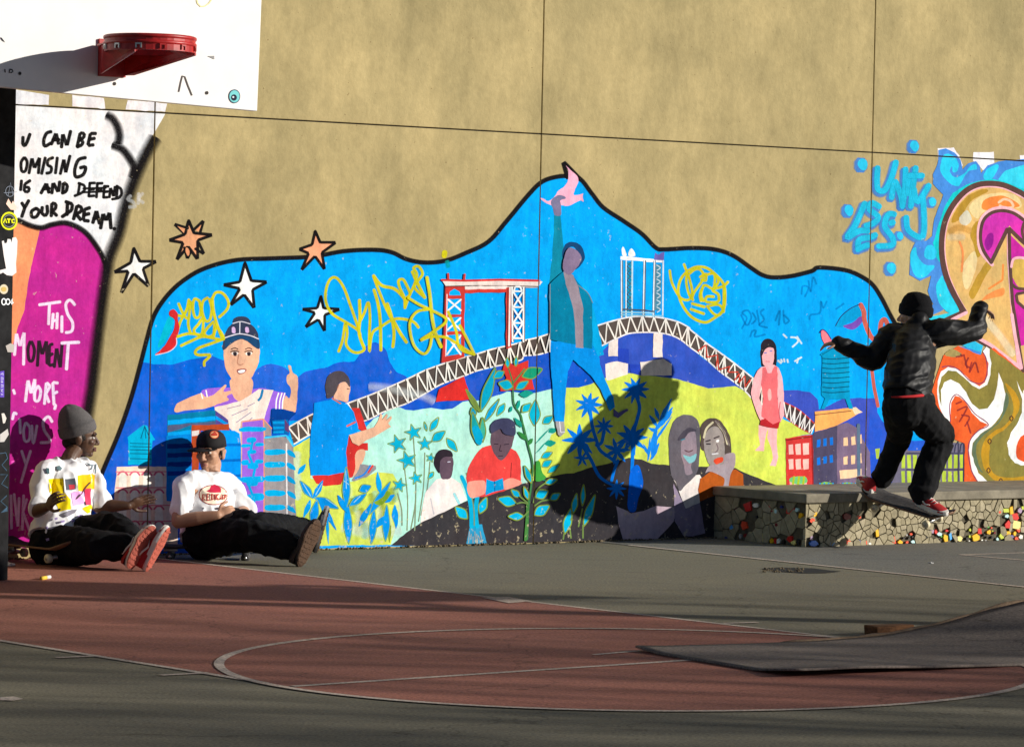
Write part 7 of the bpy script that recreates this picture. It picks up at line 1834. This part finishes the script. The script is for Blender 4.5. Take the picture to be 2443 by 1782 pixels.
# ------------------------------------------------------------------ litter and a worn hole
M_BUTT = mat('cigarette_filter', (.72, .46, .05), rough=.8); M_PAPER = mat('litter_paper', (.62, .60, .57), rough=.9, var=.15, scale=60)
def bits(name, label, cat, a, b, r, m, m2=None):
    t = thing(name, label, cat, a)
    d = b-a; bm = bmesh.new(); tube(bm, [a + ZA*r, a + d*.55 + ZA*r], [r, r], 10); bm_obj('filter', bm, m, t, True)
    bm = bmesh.new(); tube(bm, [a + d*.552 + ZA*r, b + ZA*r], [r*.97, r*.97], 10); bm_obj('paper_end', bm, m2 or m, t, True)
bits('cigarette_butt', 'yellow cigarette butt lying on the red court paint by the post', 'cigarette butt', G('z3', 325, 1600), G('z3', 392, 1588), .011, M_BUTT, M_PAPER)
def scrap(name, label, c, s, seed):
    bm = bmesh.new(); bmesh.ops.create_icosphere(bm, subdivisions=2, radius=1.0)
    for v in bm.verts:
        k = 1 + .5*noise.noise(v.co*2.2 + Vector((seed, 2, 5))); v.co = c + Vector((v.co.x*s*k, v.co.y*s*.7*k, (v.co.z+.9)*s*.35*k))
    tag(bm_obj(name, bm, M_PAPER), label, 'litter')
scrap('paper_scrap', 'crumpled pale paper scrap on the ground at the foot of the post', G('z3', 75, 1490), .035, 2.0)
scrap('paper_scrap', 'tiny white speck of litter on the court in front of the mosaic ledge', G('y8', 1733, 227), .016, 9.0)
M_HOLE = mat('hole_gravel', (.13, .10, .06), rough=.95, var=.4, scale=60, bump=.8); M_TAR = mat('broken_asphalt', (.012, .011, .010), rough=.95)
hp = [G('y8', *p) for p in ((760, 258), (850, 250), (960, 252), (1060, 255), (1160, 268), (1220, 272), (1130, 282), (1000, 283), (880, 275))]
sheet('worn_hole', hp, .0030, M_TAR)
bm = bmesh.new(); rr = random.Random(4)
for i in range(70):
    x = rr.uniform(770, 1000); y = rr.uniform(254, 278); c = G('y8', x, y); r = rr.uniform(.003, .009)
    bmesh.ops.create_icosphere(bm, subdivisions=1, radius=r, matrix=Matrix.Translation(c + ZA*(r*.2+.003)))
tag(bm_obj('gravel', bm, M_HOLE), 'loose gravel in the worn hole in the court', 'gravel', kind='stuff')
# grit along the foot of the wall
bm = bmesh.new()
for i in range(420):
    s_ = rr.uniform(-.3, 5.6); p_ = abs(rr.gauss(0, .025))+.012; r = rr.uniform(.004, .013)
    bmesh.ops.create_icosphere(bm, subdivisions=1, radius=r, matrix=Matrix.Translation(wall_pt(s_, r*.4, p_)))
tag(bm_obj('grit', bm, M_HOLE), 'fine grit and leaf crumbs gathered at the foot of the wall', 'grit', kind='stuff')

# ------------------------------------------------------------------ what stands outside the frame and shades the court
def copy_tree(o, off, rot, parent=None):
    c = o.copy(); COL.objects.link(c)
    if parent is None:
        c.matrix_world = off @ Matrix.Translation(o.location)
    else: c.parent = parent; c.matrix_parent_inverse = o.matrix_parent_inverse.copy()
    for ch in list(o.children): copy_tree(ch, off, rot, c)
    return c
g2 = copy_tree(goal, Matrix.Translation(Vector((9.9, 17.28, 0))) @ Matrix.Rotation(R(165), 4, 'Z') @ Matrix.Translation(-Vector((POST.x, POST.y, 0))), Matrix())
g2['label'] = 'second basketball goal on the far side of the court outside the picture'
M_BARK = mat('bark', (.075, .058, .045), rough=.95, var=.3, scale=14, bump=.6)
def bare_tree(x, y, h, seed, spread, label):
    rr = random.Random(seed); t = thing('bare_tree', label, 'tree', (x, y, 0), 'bare trees beside the court')
    bm = bmesh.new(); base = Vector((x, y, 0))
    tube(bm, [base, base + Vector((0, .03, h*.2)), base + Vector((.04, 0, h*.42))], [.12, .10, .08], 10); bm_obj('trunk', bm, M_BARK, t, True)
    bm = bmesh.new()
    def br(p, d, l, r, k):
        q = p + d*l*.5 + Vector((rr.uniform(-.05, .05), rr.uniform(-.05, .05), rr.uniform(0, .08)))*l; e = p + d*l
        tube(bm, [p, q, e], [r, r*.8, r*.6], 5 if k > 2 else 3, cap=k > 2)
        if k == 0: return
        for i in range(rr.choice((3, 3, 4))):
            a = rr.uniform(0, 6.28); u = Vector((math.cos(a)*spread, math.sin(a)*spread, rr.uniform(-.05, .75)))
            br(p + (e-p)*rr.uniform(.45, 1.0), (d*.8 + u*.8).normalized(), l*rr.uniform(.58, .80), r*.58, k-1)
    for i in range(6):
        a = 2*math.pi*i/6 + rr.uniform(-.3, .3)
        br(base + Vector((0, 0, h*rr.uniform(.30, .42))), Vector((math.cos(a)*spread*.8, math.sin(a)*spread*.8, rr.uniform(.5, 1.0))).normalized(), h*.26, .046, 4)
    bm_obj('branches', bm, M_BARK, t, True)
for i, (x, y, h, sd) in enumerate(((21.0, 12.6, 9.0, 1), (23.5, 9.2, 9.5, 2), (19.5, 15.2, 7.2, 3))):
    bare_tree(x, y, h, sd, 1.0, ('tall bare tree beside the court outside the picture', 'tallest bare tree beside the court outside the picture', 'shorter bare tree beside the court outside the picture')[i])
